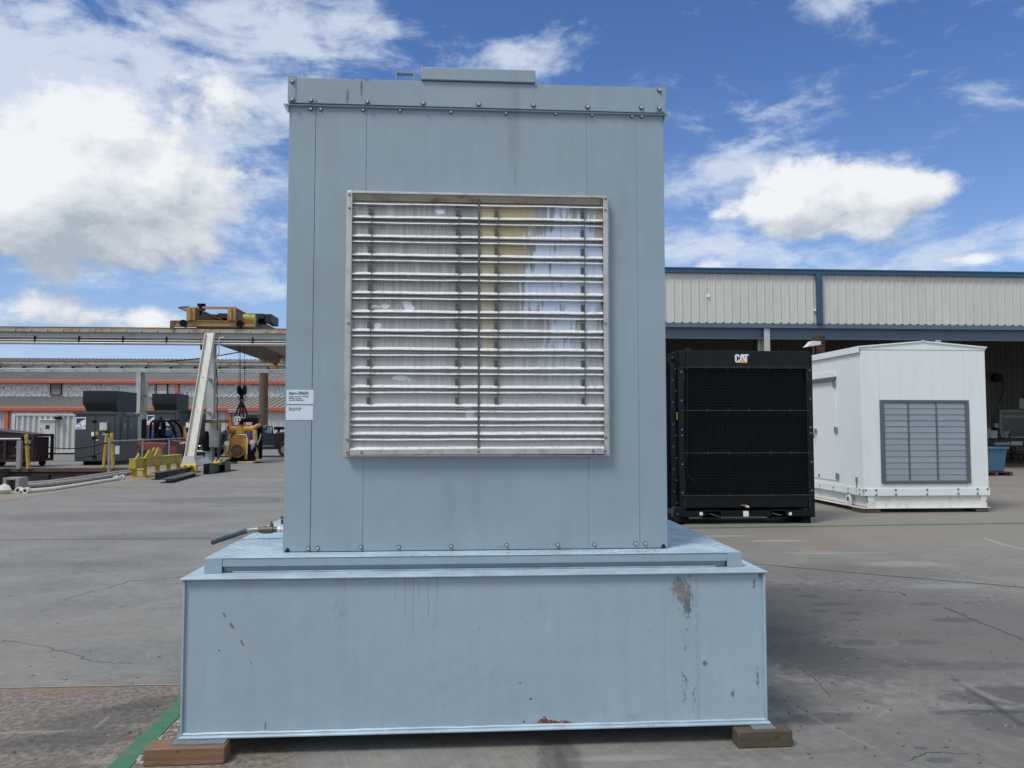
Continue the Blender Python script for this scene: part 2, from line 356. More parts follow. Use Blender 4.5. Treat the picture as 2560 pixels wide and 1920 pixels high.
def aluminium():
    mt, n, b = mk('weathered_aluminium'); t = n.new('ShaderNodeTexCoord').outputs['Object']; x, y, z = n.xyz(t)
    def pz(px, py): q = P(px, py, 4.40); return q.x, q.z
    st1 = n.noise(n.comb(x*34, z*2.2), 1.5, 8, .7); st2 = n.noise(n.comb(x*110, z*7), 1.0, 5, .65); bl = n.noise(n.comb(x*4, z*4), 1.5, 5, .6)
    c = n.mix(st1.st(.36, .66), (.225, .238, .235), (.37, .385, .375)); c = n.mix((st2.st(.5, .72)*.4).sat(), c, (.27, .28, .29))
    c = n.mix((bl.st(.5, .7)*.35).sat(), c, (.255, .262, .26))
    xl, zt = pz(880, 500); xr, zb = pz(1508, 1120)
    # paler towards the bottom of the bank
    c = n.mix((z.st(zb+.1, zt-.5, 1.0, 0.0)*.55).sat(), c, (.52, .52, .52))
    # dark soot running down beside the centre post
    for px, wd, am in [(1160, 50, .75), (1238, 30, .75), (1180, 16, .4), (930, 22, .45), (1462, 14, .3)]:
        cx = pz(px, 800)[0]; e = (x-cx).ab().st(0.0, wd*4.4/FPX, 1.0, 0.0)*st1.st(.28, .6)*z.st(zb, zb+.55)
        c = n.mix((e*am).sat(), c, (.15, .15, .14))
    # oil stain, tan, running from the top of the right bank
    cx, cz = pz(1265, 520); e = n.ell(x, z, cx, cz, .21, .50)+(st1-.5)*.9
    c = n.mix((e.st(0, .45)*.75).sat(), c, (.40, .31, .15))
    cx, cz = pz(1220, 700); e = n.ell(x, z, cx, cz, .06, .75)+(st1-.5)*.8; c = n.mix((e.st(0, .5)*.6).sat(), c, (.42, .37, .23))
    cx, cz = pz(1500, 560); e = n.ell(x, z, cx, cz, .05, .40)+(st1-.5)*.8; c = n.mix((e.st(0, .5)*.5).sat(), c, (.40, .33, .20))
    # patches wiped clean, bluish white, ragged vertical runs
    cx, cz = pz(1425, 690); e = n.ell(x, z, cx, cz, .27, .42)*.75+(st1-.5)*2.0+(bl-.5)*1.6
    c = n.mix((e.st(.12, .2)*.9).sat(), c, (.50, .58, .68))
    cx, cz = pz(1430, 900); e = n.ell(x, z, cx, cz, .26, .30)*.5+(st1-.5)*2.0; c = n.mix((e.st(.1, .3)*.4).sat(), c, (.47, .52, .58))
    fl = n.noise(n.comb(x*1.0, z*1.4), 17, 5, .6)
    for px, py, rx, ry in [(947, 765, 26, 12), (945, 812, 12, 11), (1015, 765, 20, 14), (1100, 526, 16, 7), (1020, 690, 5, 12), (1170, 1030, 18, 30), (1000, 945, 30, 7)]:
        cx, cz = pz(px, py); e = n.ell(x, z, cx, cz, rx*4.4/FPX, ry*4.4/FPX)*.6+(fl-.5)*2.2
        c = n.mix((e.st(.16, .30)*.75).sat(), c, (.74, .77, .80))
    setc(n, b, c); b.inputs['Metallic'].default_value = .45
    rr = st2*.25+.33; n.nt.links.new(rr.sat().k, b.inputs['Roughness']); bump(n, b, st1+bl, .0015, .5)
    return mt
M['alu'] = aluminium()
M['alu_frame'] = mat('aluminium_frame', (.50, .505, .50), .36, .5, var=.2, scale=7, dirt=(.22, .20, .17), dirt_amt=.4)
M['alu_head'] = mat('stained_aluminium_head', (.36, .34, .28), .45, .4, var=.25, scale=4, dirt=(.20, .13, .06), dirt_amt=.9)
M['washer'] = mat('shadow_ring_and_seam', (.07, .08, .09), .6, .2, var=.2)  # dark tone paints the shadow ring round bolt heads; also a dark seam
M['alu_lit'] = mat('lit_aluminium_lip', (.76, .78, .775), .35, .2, var=.12, scale=14, dirt=(.30, .29, .27), dirt_amt=.45)  # paler metal for up-facing blade facets, their light painted in
M['louv_grey'] = mat('galvanized_blade', (.29, .335, .37), .42, .35, var=.10, scale=3, rnd=.06)
M['louv_frame'] = mat('grey_louvre_frame', (.11, .135, .155), .5, .2, var=.1, scale=3)
M['bracket'] = mat('zinc_bracket', (.13, .135, .13), .5, .5, var=.25, scale=30, dirt=(.08, .07, .05), dirt_amt=.5)
M['foot'] = mat('shaded_foot_plate', (.15, .185, .21), .6, var=.2, scale=9, dirt=(.08, .08, .08), dirt_amt=.5)  # blue-grey paint with shade mixed into the colour, plus dirt blotches
M['void'] = mat('dark_void', (.012, .013, .015), .9, var=.1)
# ------------------------------------------------------------------ mesh builders
class MB:
    def __init__(s): s.v, s.f, s.mi, s.sm = [], [], [], []
    def add(s, vs_, fs, m=0, smooth=False):
        o = len(s.v); s.v += [tuple(p) for p in vs_]
        for f in fs: s.f.append([o+i for i in f]); s.mi.append(m); s.sm.append(smooth)
        return s
    def box(s, x0, x1, y0, y1, z0, z1, m=0):
        return s.add([(x0,y0,z0),(x1,y0,z0),(x1,y1,z0),(x0,y1,z0),(x0,y0,z1),(x1,y0,z1),(x1,y1,z1),(x0,y1,z1)],
              [(0,3,2,1),(4,5,6,7),(0,1,5,4),(1,2,6,5),(2,3,7,6),(3,0,4,7)], m)
    def prism(s, poly, ax, a, b, m=0):     # poly in the two other axes (x,y,z order), extruded a..b along ax
        n = len(poly)
        def pt(p, t): return {'x': (t, p[0], p[1]), 'y': (p[0], t, p[1]), 'z': (p[0], p[1], t)}[ax]
        vs_ = [pt(p, a) for p in poly]+[pt(p, b) for p in poly]
        fs = [tuple(range(n))[::-1], tuple(range(n, 2*n))]+[(i, (i+1) % n, n+(i+1) % n, n+i) for i in range(n)]
        return s.add(vs_, fs, m)
    def strip(s, prof, ax, a, b, m=0, smooth=False):     # open profile extruded: a folded sheet
        n = len(prof)
        def pt(p, t): return {'x': (t, p[0], p[1]), 'y': (p[0], t, p[1]), 'z': (p[0], p[1], t)}[ax]
        return s.add([pt(p, a) for p in prof]+[pt(p, b) for p in prof], [(i, i+1, n+i+1, n+i) for i in range(n-1)], m, smooth)
    def cyl(s, p0, p1, r, n=12, r2=None, m=0):
        p0, p1 = Vector(p0), Vector(p1); d = (p1-p0).normalized(); a = d.orthogonal().normalized(); b = d.cross(a); r2 = r if r2 is None else r2
        o = [a*math.cos(2*math.pi*i/n)+b*math.sin(2*math.pi*i/n) for i in range(n)]
        s.add([p0+q*r for q in o]+[p1+q*r2 for q in o], [(i, (i+1) % n, n+(i+1) % n, n+i) for i in range(n)], m, True)
        s.add([p0+q*r for q in o], [tuple(range(n))[::-1]], m); s.add([p1+q*r2 for q in o], [tuple(range(n))], m); return s
    def tube(s, pts, r, n=8, m=0, radii=None):
        pts = [Vector(p) for p in pts]; vs_ = []; a = None
        for i, p in enumerate(pts):
            d = (pts[min(i+1, len(pts)-1)]-pts[max(i-1, 0)]).normalized()
            a = d.orthogonal().normalized() if a is None else (a-d*a.dot(d)).normalized()
            b = d.cross(a); rr = radii[i] if radii else r
            vs_ += [p+(a*math.cos(2*math.pi*k/n)+b*math.sin(2*math.pi*k/n))*rr for k in range(n)]
        L = len(pts)
        s.add(vs_, [(i*n+k, i*n+(k+1) % n, (i+1)*n+(k+1) % n, (i+1)*n+k) for i in range(L-1) for k in range(n)], m, True)
        s.add(vs_[:n], [tuple(range(n))[::-1]], m); s.add(vs_[-n:], [tuple(range(n))], m); return s
    def ball(s, c, rx, ry=None, rz=None, seg=12, m=0):
        ry = rx if ry is None else ry; rz = rx if rz is None else rz; c = Vector(c); vs_ = []; h = seg//2
        for j in range(1, h):
            t = math.pi*j/h
            for i in range(seg):
                q = 2*math.pi*i/seg; vs_.append(c+Vector((rx*math.sin(t)*math.cos(q), ry*math.sin(t)*math.sin(q), rz*math.cos(t))))
        vs_ += [c+Vector((0, 0, rz)), c-Vector((0, 0, rz))]; T, B = len(vs_)-2, len(vs_)-1
        fs = [(j*seg+i, (j+1)*seg+i, (j+1)*seg+(i+1) % seg, j*seg+(i+1) % seg) for j in range(h-2) for i in range(seg)]
        fs += [(T, i, (i+1) % seg) for i in range(seg)]+[(B, (h-2)*seg+(i+1) % seg, (h-2)*seg+i) for i in range(seg)]
        return s.add(vs_, fs, m, True)
    def mesh(s, name, mats, off=Vector((0, 0, 0)), fix=True):
        me = bpy.data.meshes.new(name); me.from_pydata([tuple(Vector(p)-off) for p in s.v], [], s.f)
        for mt in (mats if isinstance(mats, (list, tuple)) else [mats]): me.materials.append(M[mt] if isinstance(mt, str) else mt)
        for i, p in enumerate(me.polygons): p.material_index = s.mi[i]; p.use_smooth = s.sm[i]
        if fix:
            bm = bmesh.new(); bm.from_mesh(me); bmesh.ops.remove_doubles(bm, verts=bm.verts, dist=1e-5)
            bmesh.ops.recalc_face_normals(bm, faces=bm.faces); bm.to_mesh(me); bm.free()
            me.set_sharp_from_angle(angle=R(40))
        me.update(); return me
def wloc(o):
    l = Vector(o.location)
    while o.parent: o = o.parent; l = l+Vector(o.location)
    return l
def build(mb, name, mats, parent=None, bev=0, loc=None, fix=True, kind=None):
    off = wloc(parent) if parent else Vector((0, 0, 0))
    if loc is not None: off = Vector(loc)
    o = bpy.data.objects.new(name, mb.mesh(name, mats, off, fix)); COL.objects.link(o)
    if parent: o.parent = parent; o.location = off-wloc(parent)
    elif loc is not None: o.location = loc
    if bev:
        b = o.modifiers.new('bevel', 'BEVEL'); b.width = bev; b.segments = 2; b.limit_method = 'ANGLE'; b.angle_limit = R(50)
    if kind: o['kind'] = kind
    return o
def put(name, me, parent, pos, rot=None, scl=None):          # a part sharing mesh data; pos in world terms
    o = bpy.data.objects.new(name, me); COL.objects.link(o)
    if parent: o.parent = parent; o.location = Vector(pos)-wloc(parent)
    else: o.location = pos
    if rot: o.rotation_euler = rot
    if scl: o.scale = scl
    return o
def T(name, label, cat, loc, group=None):
    o = bpy.data.objects.new(name, None); COL.objects.link(o); o.location = loc; o.empty_display_size = .3
    o['label'] = label; o['category'] = cat
    if group: o['group'] = group
    return o
def tag(o, label, cat, group=None):
    o['label'] = label; o['category'] = cat
    if group: o['group'] = group
    return o
def struct(mb, name, mats, fix=True):
    o = build(mb, name, mats, None, fix=fix); o['kind'] = 'structure'; return o
def text(s_, size, pos, parent, mt, name='lettering', sx=1.0, off=0.0, ext=.0006, bold=0.0, align='LEFT', rotz=0.0):
    cu = bpy.data.curves.new(name, 'FONT'); cu.body = s_; cu.size = size; cu.extrude = ext; cu.offset = bold; cu.align_x = align
    t = bpy.data.objects.new('t', cu); COL.objects.link(t); dg = bpy.context.evaluated_depsgraph_get()
    me = bpy.data.meshes.new_from_object(t.evaluated_get(dg)); bpy.data.objects.remove(t)
    me.transform(Matrix.Diagonal((sx, 1, 1, 1))); me.transform(Matrix.Rotation(R(90), 4, 'X')); me.materials.clear(); me.materials.append(M[mt])
    return put(name, me, parent, pos, (0, 0, rotz) if rotz else None)
def duptree(root, loc, label=None, group=None):
    r = root.copy(); COL.objects.link(r); r.location = loc
    if label: r['label'] = label
    if group: r['group'] = group
    for ch in root.children:
        c_ = ch.copy(); COL.objects.link(c_); c_.parent = r
        for g_ in ch.children: e_ = g_.copy(); COL.objects.link(e_); e_.parent = c_
    return r
def bolt_mesh(name, r, h, mt, washer=True):   # hexagon head on a washer, axis towards -Y
    b = MB()
    if washer: b.cyl((0, 0, 0), (0, -h*.3, 0), r*1.25, 14, m=1)
    b.cyl((0, -h*.3 if washer else 0, 0), (0, -h, 0), r*.85, 6); return b.mesh(name, [mt, 'washer'] if washer else mt)

# ------------------------------------------------------------------ ground
def ground_mat():
    mt, n, b = mk('yard_concrete'); t = n.new('ShaderNodeTexCoord').outputs['Object']; x, y, z = n.xyz(t)
    big = n.noise(t, .18, 5, .6); mid = n.noise(t, .9, 7, .62, .4); fin = n.noise(t, 11, 6, .72); grit = n.noise(t, 60, 4, .72)
    sw = n.noise(n.comb(x*.8+y*.35, y*1.3), 1.2, 6, .65, .6); sw2 = n.noise(n.comb(x*2.6+y*.8, y*4.2), 2.0, 6, .72, .5)
    c = n.mix(mid.st(.3, .7), (.165, .167, .158), (.235, .231, .215))
    c = n.mix((big.st(.42, .62)*.6).sat(), c, (.20, .185, .165))
    c = n.mix((sw.st(.5, .68)*.45).sat(), c, (.135, .138, .138)); c = n.mix((sw2.st(.56, .74)*.4).sat(), c, (.26, .25, .23))
    c = n.mix((sw2.st(.26, .44, 1.0, 0.0)*.35).sat(), c, (.125, .125, .12))
    c = n.mix((fin.st(.52, .66)*.42).sat(), c, (.115, .115, .11)); c = n.mix((fin.st(.34, .48, 1.0, 0.0)*.35).sat(), c, (.29, .285, .265)); c = n.mix((grit.st(.55, .75)*.45).sat(), c, (.30, .29, .27)); c = n.mix((grit.st(.25, .45, 1.0, 0.0)*.35).sat(), c, (.10, .10, .095))
    # coarse worn slab in front, browner, open aggregate
    jy = G(200, 1717).y
    near = y.st(jy-.015, jy+.0, 1.0, 0.0)*x.st(-.9, -.7, 1.0, 0.0)
    ag = n.vor(t, 75, 'F1', 0); ag2 = n.noise(t, 24, 6, .75)
    cn = n.mix(ag2.st(.36, .66), (.125, .106, .09), (.27, .235, .20)); cn = n.mix((ag.st(.12, .3, 1.0, 0.0)*ag2.st(.45, .6)*.55).sat(), cn, (.36, .33, .30))
    cn = n.mix((mid.st(.5, .7)*.5).sat(), cn, (.10, .088, .08)); c = n.mix(near, c, cn)
    # tan floor beyond, right; browner tone far left
    c = n.mix((x.st(2.5, 7)*y.st(9, 13)*.45).sat(), c, (.27, .235, .19)); c = n.mix((x.st(1.5, 4)*.25).sat(), c, (.15, .135, .115))
    c = n.mix((x.st(-4, -9)*y.st(12, 24)*.35).sat(), c, (.19, .165, .15))
    # broom texture, running away from the viewer, in the front slab
    fr = y.st(jy-.9, jy-.1, 1.0, 0.0)*x.st(-.9, -.6); bro = n.noise(n.comb(x*48+y*14, y*.9), 1.0, 4, .6)
    c = n.mix((bro.st(.5, .8)*fr*.45).sat(), c, (.30, .285, .25)); c = n.mix((bro.st(.2, .5, 1.0, 0.0)*fr*.25).sat(), c, (.09, .085, .08))
    # oil and tyre stains; the widest also paints the unit's shadow (photo pixel, radius x, radius y in metres, strength)
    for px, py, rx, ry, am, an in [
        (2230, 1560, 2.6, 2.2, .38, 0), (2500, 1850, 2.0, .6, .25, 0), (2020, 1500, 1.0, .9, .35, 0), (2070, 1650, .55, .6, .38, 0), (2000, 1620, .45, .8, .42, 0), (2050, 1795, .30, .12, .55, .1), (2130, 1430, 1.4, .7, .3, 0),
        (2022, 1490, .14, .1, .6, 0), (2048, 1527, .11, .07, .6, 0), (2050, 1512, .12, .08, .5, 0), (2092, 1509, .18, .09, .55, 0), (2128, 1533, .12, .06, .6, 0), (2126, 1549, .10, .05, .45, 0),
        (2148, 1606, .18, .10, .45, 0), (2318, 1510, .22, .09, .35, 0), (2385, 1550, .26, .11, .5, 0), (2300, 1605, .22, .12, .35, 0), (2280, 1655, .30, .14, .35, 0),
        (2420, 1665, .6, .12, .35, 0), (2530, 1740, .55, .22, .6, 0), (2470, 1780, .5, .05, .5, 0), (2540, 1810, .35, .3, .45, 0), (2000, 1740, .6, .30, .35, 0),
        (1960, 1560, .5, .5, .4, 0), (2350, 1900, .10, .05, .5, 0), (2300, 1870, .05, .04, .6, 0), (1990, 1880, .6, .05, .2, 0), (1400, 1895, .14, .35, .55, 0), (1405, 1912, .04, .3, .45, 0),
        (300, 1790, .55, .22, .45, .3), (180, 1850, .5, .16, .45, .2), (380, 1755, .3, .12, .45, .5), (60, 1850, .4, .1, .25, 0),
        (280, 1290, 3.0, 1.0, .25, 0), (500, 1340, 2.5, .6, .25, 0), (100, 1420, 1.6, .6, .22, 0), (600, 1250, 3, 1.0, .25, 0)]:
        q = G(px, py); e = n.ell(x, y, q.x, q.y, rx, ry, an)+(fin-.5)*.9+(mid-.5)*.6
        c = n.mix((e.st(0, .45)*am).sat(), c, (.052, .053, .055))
    # pale ring, pale scuffs, rusty spot
    q = G(2148, 1606); e = (n.ell(x, y, q.x, q.y, .32, .17)-.12).ab().st(0, .14, 1.0, 0.0); c = n.mix((e*.22).sat(), c, (.26, .25, .23))
    for px, py, rx, ry, am, col in [(1945, 1352, .55, .14, .55, (.34, .31, .26)), (1800, 1340, .6, .12, .5, (.33, .30, .26)), (2058, 1366, .35, .16, .55, (.26, .16, .09)), (2260, 1410, .7, .22, .45, (.30, .285, .25)),
        (2360, 1466, .5, .16, .4, (.27, .28, .27)), (2090, 1383, .9, .05, .5, (.36, .34, .30)), (2020, 1380, .5, .02, .6, (.40, .37, .33)), (150, 1722, .5, .08, .5, (.26, .15, .09)), (260, 1260, 1.4, .25, .4, (.27, .26, .24)), (1560, 1895, .35, .05, .35, (.33, .32, .29)),
        (70, 1830, .35, .02, .5, (.30, .28, .26)), (255, 1805, .02, .12, .5, (.30, .28, .26)), (330, 1900, .3, .06, .4, (.36, .34, .32)), (640, 1200, 4, .9, .35, (.28, .24, .21))]:
        q = G(px, py); e = n.ell(x, y, q.x, q.y, rx, ry)+(fin-.5)*1.1; c = n.mix((e.st(0, .5)*am).sat(), c, col)
    # curved tyre marks and scratches, right
    for pts, wd, am, col in [([(2385, 1697), (2450, 1740), (2560, 1815)], .035, .65, (.045,)*3), ([(2350, 1779), (2430, 1776), (2560, 1782)], .03, .5, (.05,)*3),
                         ([(2460, 1345), (2510, 1362), (2580, 1377)], .05, .6, (.36, .35, .33)), ([(2370, 1523), (2450, 1556), (2560, 1598)], .012, .6, (.05,)*3),
                         ([(2400, 1705), (2480, 1745), (2530, 1757)], .05, .35, (.30, .28, .26)), ([(1990, 1770), (2100, 1830), (2190, 1870)], .02, .25, (.28, .27, .25))]:
        for a_, b_ in zip(pts, pts[1:]):
            A, B = G(*a_), G(*b_); D = B-A; L = D.length; ux, uy = D.x/L, D.y/L
            al_ = (x-A.x)*ux+(y-A.y)*uy; pe = ((y-A.y)*ux-(x-A.x)*uy+(fin-.5)*.06).ab()
            e = pe.st(wd*.3, wd, 1.0, 0.0)*al_.st(-.04, .02)*al_.st(L-.02, L+.04, 1.0, 0.0); c = n.mix((e*am).sat(), c, col)
    # small dark specks
    sp = n.noise(t, 16, 2, .5).st(.76, .78); c = n.mix((sp*.6).sat(), c, (.04, .04, .04))
    setc(n, b, c); rr = .80-mid*.25+grit*.1; n.nt.links.new(rr.sat().k, b.inputs['Roughness']); b.inputs['Specular IOR Level'].default_value = .35
    h = grit*.35+fin*.7+mid*.8+near*ag2*4.5+near*ag*.6+bro*fr*.7
    bump(n, b, h, .006, .6); return mt
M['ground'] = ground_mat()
PX0, PX1, PY0, PY1 = -30.0, -12.35, 6.0, 32.3     # sunken dock well at the left
g = MB(); B0, B1, C0, C1 = -400, 400, -80, 700
for x0, x1, y0, y1 in [(B0, PX0, C0, C1), (PX1, B1, C0, C1), (PX0, PX1, C0, PY0), (PX0, PX1, PY1, C1)]:
    g.add([(x0, y0, 0), (x1, y0, 0), (x1, y1, 0), (x0, y1, 0)], [(0, 1, 2, 3)])
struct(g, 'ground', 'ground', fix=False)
g = MB()
g.add([(PX0, PY0, 0), (PX1, PY0, 0), (PX1, PY1, -1.25), (PX0, PY1, -1.25)], [(0, 1, 2, 3)])
g.add([(PX0, PY1, -1.25), (PX1, PY1, -1.25), (PX1, PY1, 0), (PX0, PY1, 0)], [(0, 1, 2, 3)])
g.add([(PX1, PY0, 0), (PX1, PY1, 0), (PX1, PY1, -1.25)], [(0, 1, 2)]); g.add([(PX0, PY0, 0), (PX0, PY1, 0), (PX0, PY1, -1.25)], [(0, 1, 2)])
struct(g, 'dock_well', 'conc')
dk = T('loading_dock', 'dark stained concrete dock wall with black bumper recesses at the sunken bay', 'dock wall', (-18, PY1, -1.2))
a = MB(); a.box(-30, PX1-.3, PY1-.22, PY1-.002, -1.24, .012); build(a, 'wall', 'conc', dk, .01)
a = MB(); a.box(-30, PX1-.32, PY1-.30, PY1-.221, -.12, -.02); build(a, 'steel_edge', 'rail', dk)
a = MB(); a.box(-30, -17.3, PY1-1.6, PY1-.302, -1.24, .02); build(a, 'side_block', 'conc', dk, .01)
for px in (104, 214):
    q = P(px, 1186, PY1-.23)
    a = MB(); a.box(q.x-.32, q.x+.32, PY1-.36, PY1-.223, -.66, -.22); build(a, 'bumper', 'rubber', dk, .02)
# kerb strip along the well
a = MB(); a.add([(PX1+.02, 16, .004), (-10.1, 16, .004), (-9.6, 26, .004), (-10.2, 34, .004), (PX1+.02, 34, .004)], [(0, 1, 2, 3, 4)]); struct(a, 'pavement', 'pale_conc', fix=False)
# painted stripes and slab joints
def stripe(name, pts, wd, mt, z):
    a = MB()
    for (x0, y0), (x1, y1) in zip(pts, pts[1:]):
        d = Vector((x1-x0, y1-y0, 0)).normalized(); nn = Vector((-d.y, d.x, 0))*wd/2
        a.add([(x0-nn.x, y0-nn.y, z), (x1-nn.x, y1-nn.y, z), (x1+nn.x, y1+nn.y, z), (x0+nn.x, y0+nn.y, z)], [(0, 1, 2, 3)])
    return struct(a, name, mt, fix=False)
stripe('floor_marking', [(-1.63, 1.5), (-1.63, 12.4)], .105, 'green', .004)
stripe('floor_marking', [(-1.575, 12.45), (30, 13.9)], .11, 'green', .004)
def wob(ax, ay, bx, by, n=26, a=.012):
    return [(ax+(bx-ax)*i/n+random.uniform(-a, a), ay+(by-ay)*i/n+random.uniform(-a, a)) for i in range(n+1)]
jy = G(200, 1717).y
stripe('slab_joint', wob(-14, jy+.12, -.5, jy-.02), .012, 'groove', .003)
A, B = G(1880, 1410), G(2560, 1469); D = (B-A)
stripe('slab_joint', wob(A.x-D.x*.3, A.y-D.y*.3, B.x+D.x*1.2, B.y+D.y*1.2, 40), .022, 'seal', .003)
stripe('slab_joint', wob(-12.2, 12.1, -1.2, 12.02, 40), .02, 'seal', .003)
stripe('slab_joint', wob(-12.2, 22.0, 3, 22.0, 30), .03, 'seal', .005)
stripe('slab_joint', wob(6, 21, 30, 21.6, 30), .03, 'seal', .003)
def crack(pts, wd, n=9, a=.03, seed=1):
    rr = random.Random(seed); q = []
    for (p0, p1) in zip(pts, pts[1:]):
        A, B = G(*p0), G(*p1)
        for i in range(n): t_ = i/n; q.append((A.x+(B.x-A.x)*t_+rr.uniform(-a, a), A.y+(B.y-A.y)*t_+rr.uniform(-a, a)))
    q.append((G(*pts[-1]).x, G(*pts[-1]).y)); return stripe('slab_crack', q, wd, 'seal', .0025)
crack([(2360, 1518), (2450, 1556), (2600, 1618)], .007, 14, .02, 2)
crack([(2130, 1475), (2200, 1478), (2250, 1482), (2265, 1490)], .008, 8, .03, 3)
crack([(1990, 1668), (2040, 1700), (2075, 1745)], .004, 10, .015, 4)
crack([(700, 1405), (520, 1440), (330, 1452), (160, 1500)], .006, 12, .03, 5)
crack([(0, 1600), (120, 1618), (230, 1652), (330, 1660)], .004, 12, .02, 6)
crack([(2270, 1900), (2330, 1880), (2420, 1886)], .004, 10, .012, 7)
# chips of bark and grit lying about
a = MB(); rr = random.Random(21)
for i in range(120):
    sd_ = rr.random() < .7
    px_, py_ = (rr.uniform(1960, 2560), rr.uniform(1420, 1920)) if sd_ else (rr.uniform(0, 440), rr.uniform(1350, 1900))
    c_ = G(px_, py_); L_, W_, an = rr.uniform(.006, .022), rr.uniform(.002, .006), rr.uniform(0, 3.14); ux, uy = math.cos(an), math.sin(an)
    a.add([(c_.x-ux*L_, c_.y-uy*L_, .001), (c_.x+uy*W_, c_.y-ux*W_, .001), (c_.x+ux*L_, c_.y+uy*L_, .001), (c_.x-uy*W_, c_.y+ux*W_, .001), (c_.x, c_.y, .006)], [(0, 1, 4), (1, 2, 4), (2, 3, 4), (3, 0, 4)])
o = build(a, 'debris', 'seal', fix=False); o['kind'] = 'stuff'; tag(o, 'scattered dark bark chips and grit lying on the concrete yard', 'debris')
# broken concrete with pebbles by the stripe
def pebble(r, sd, mt='stone'):
    rr = random.Random(sd); a = MB(); a.ball((0, 0, 0), r, r*.8, r*.6, 8)
    a.v = [(x*(1+rr.uniform(-.2, .2)), y*(1+rr.uniform(-.2, .2)), z*(1+rr.uniform(-.2, .2))) for x, y, z in a.v]
    a.sm = [False]*len(a.sm); return a
a = MB(); rr = random.Random(3)
for i in range(260):
    x0 = -1.57+rr.random()*.22; y0 = rr.uniform(4.08, 4.75); r = rr.choice([.004, .006, .008, .011, .015])
    q = pebble(r, i); a.add([(vx+x0, vy+y0, vz+r*.3) for vx, vy, vz in q.v], q.f)
for i in range(420):
    x0 = rr.uniform(-4, -1.7); y0 = rr.uniform(3.6, 5.2); r = rr.choice([.0015, .002, .003, .0045])
    q = pebble(r, i); a.add([(vx+x0, vy+y0, vz+r*.2) for vx, vy, vz in q.v], q.f)
for i in range(90):
    x0 = rr.uniform(1.7, 6); y0 = rr.uniform(3.9, 9); r = rr.choice([.003, .005, .007])
    q = pebble(r, i); a.add([(vx+x0, vy+y0, vz+r*.2) for vx, vy, vz in q.v], q.f)
o = build(a, 'rubble', 'stone', fix=False); o['kind'] = 'stuff'; tag(o, 'small pale pebbles and broken concrete crumbs on the worn slab', 'rubble')

# ------------------------------------------------------------------ main generator package
U = T('generator_enclosure', 'tall blue-grey steel generator enclosure with aluminium louvre on a wide base tank', 'generator', (0, 4.15, 0))
YT, YD, YE = 4.15, 4.278, 4.431
XL, XR, ZB, ZT = -1.381, 1.626, .09, .8815; YB = 9.4
a = MB(); a.box(XL, XR, YT+.012, YB, ZB+.012, ZT-.008); tank = build(a, 'base_tank', 'tank', U)
a = MB(); a.box(XL-.002, XL+.008, YT-.002, YT+.0119, ZB+.012, ZT-.008); build(a, 'edge_strip', 'tank', tank, .002)
a = MB(); a.box(XR-.010, XR+.002, YT-.004, YT+.0119, ZB+.012, ZT-.008); build(a, 'edge_strip', 'tank', tank, .002)
a = MB(); a.box(XL-.016, XR+.012, YT-.012, YB+.012, ZT-.0079, ZT); tf = build(a, 'top_plate', 'deck', tank, .002)
a = MB(); a.box(XL-.004, XR+.012, YT-.020, YB+.004, ZB, ZB+.0119); build(a, 'bottom_plate', 'deck', tank, .004)
wl = MB(); n_ = 60     # weld bead along the bottom seam
pts = [(XL+.01+(XR-XL-.02)*i/n_, YT+.006+random.uniform(-.002, .002), ZB+.017+random.uniform(-.0015, .0015)) for i in range(n_+1)]
wl.tube(pts, .008, 6); build(wl, 'weld_bead', 'deck', tank)
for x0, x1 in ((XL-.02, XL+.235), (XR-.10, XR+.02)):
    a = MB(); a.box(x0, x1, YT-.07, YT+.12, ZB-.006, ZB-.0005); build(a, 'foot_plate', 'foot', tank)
# skid deck: channel frame with tread plate
DX0, DX1, ZD = -1.319, 1.549, .962
sk = MB(); sk.box(DX0+.09, DX1-.082, YD+.028, YD+.035, ZT+.002, ZD-.006); sk.box(DX0, DX0+.008, YD+.01, YB-.1, ZT+.002, ZD-.0045); sk.box(DX1-.008, DX1, YD+.01, YB-.1, ZT+.002, ZD-.0045)
skid = build(sk, 'skid_frame', 'unit', U)
a = MB(); a.box(DX0+.0905, DX1-.082, YD, YD+.007, ZD-.047, ZD-.005); a.box(DX0+.0905, DX1-.082, YD+.007, YD+.0275, ZD-.047, ZD-.041); build(a, 'channel_flange', 'unit', skid, .002)
for x0, x1 in ((DX0, DX0+.09), (DX1-.0815, DX1)):
    a = MB(); a.box(x0, x1, YD-.004, YD+.012, ZT+.0005, ZD-.0045); build(a, 'end_post', 'unit', skid, .002)
a = MB(); a.box(DX0+.14, DX1-.14, YD+.012, YD+.0275, ZT+.0005, ZT+.008); build(a, 'channel_foot', 'deck', skid, .002)
a = MB(); a.box(DX0, DX1, YD-.003, YB-.1, ZD-.004, ZD); dkp = build(a, 'deck_plate', 'deck', U, .0015)
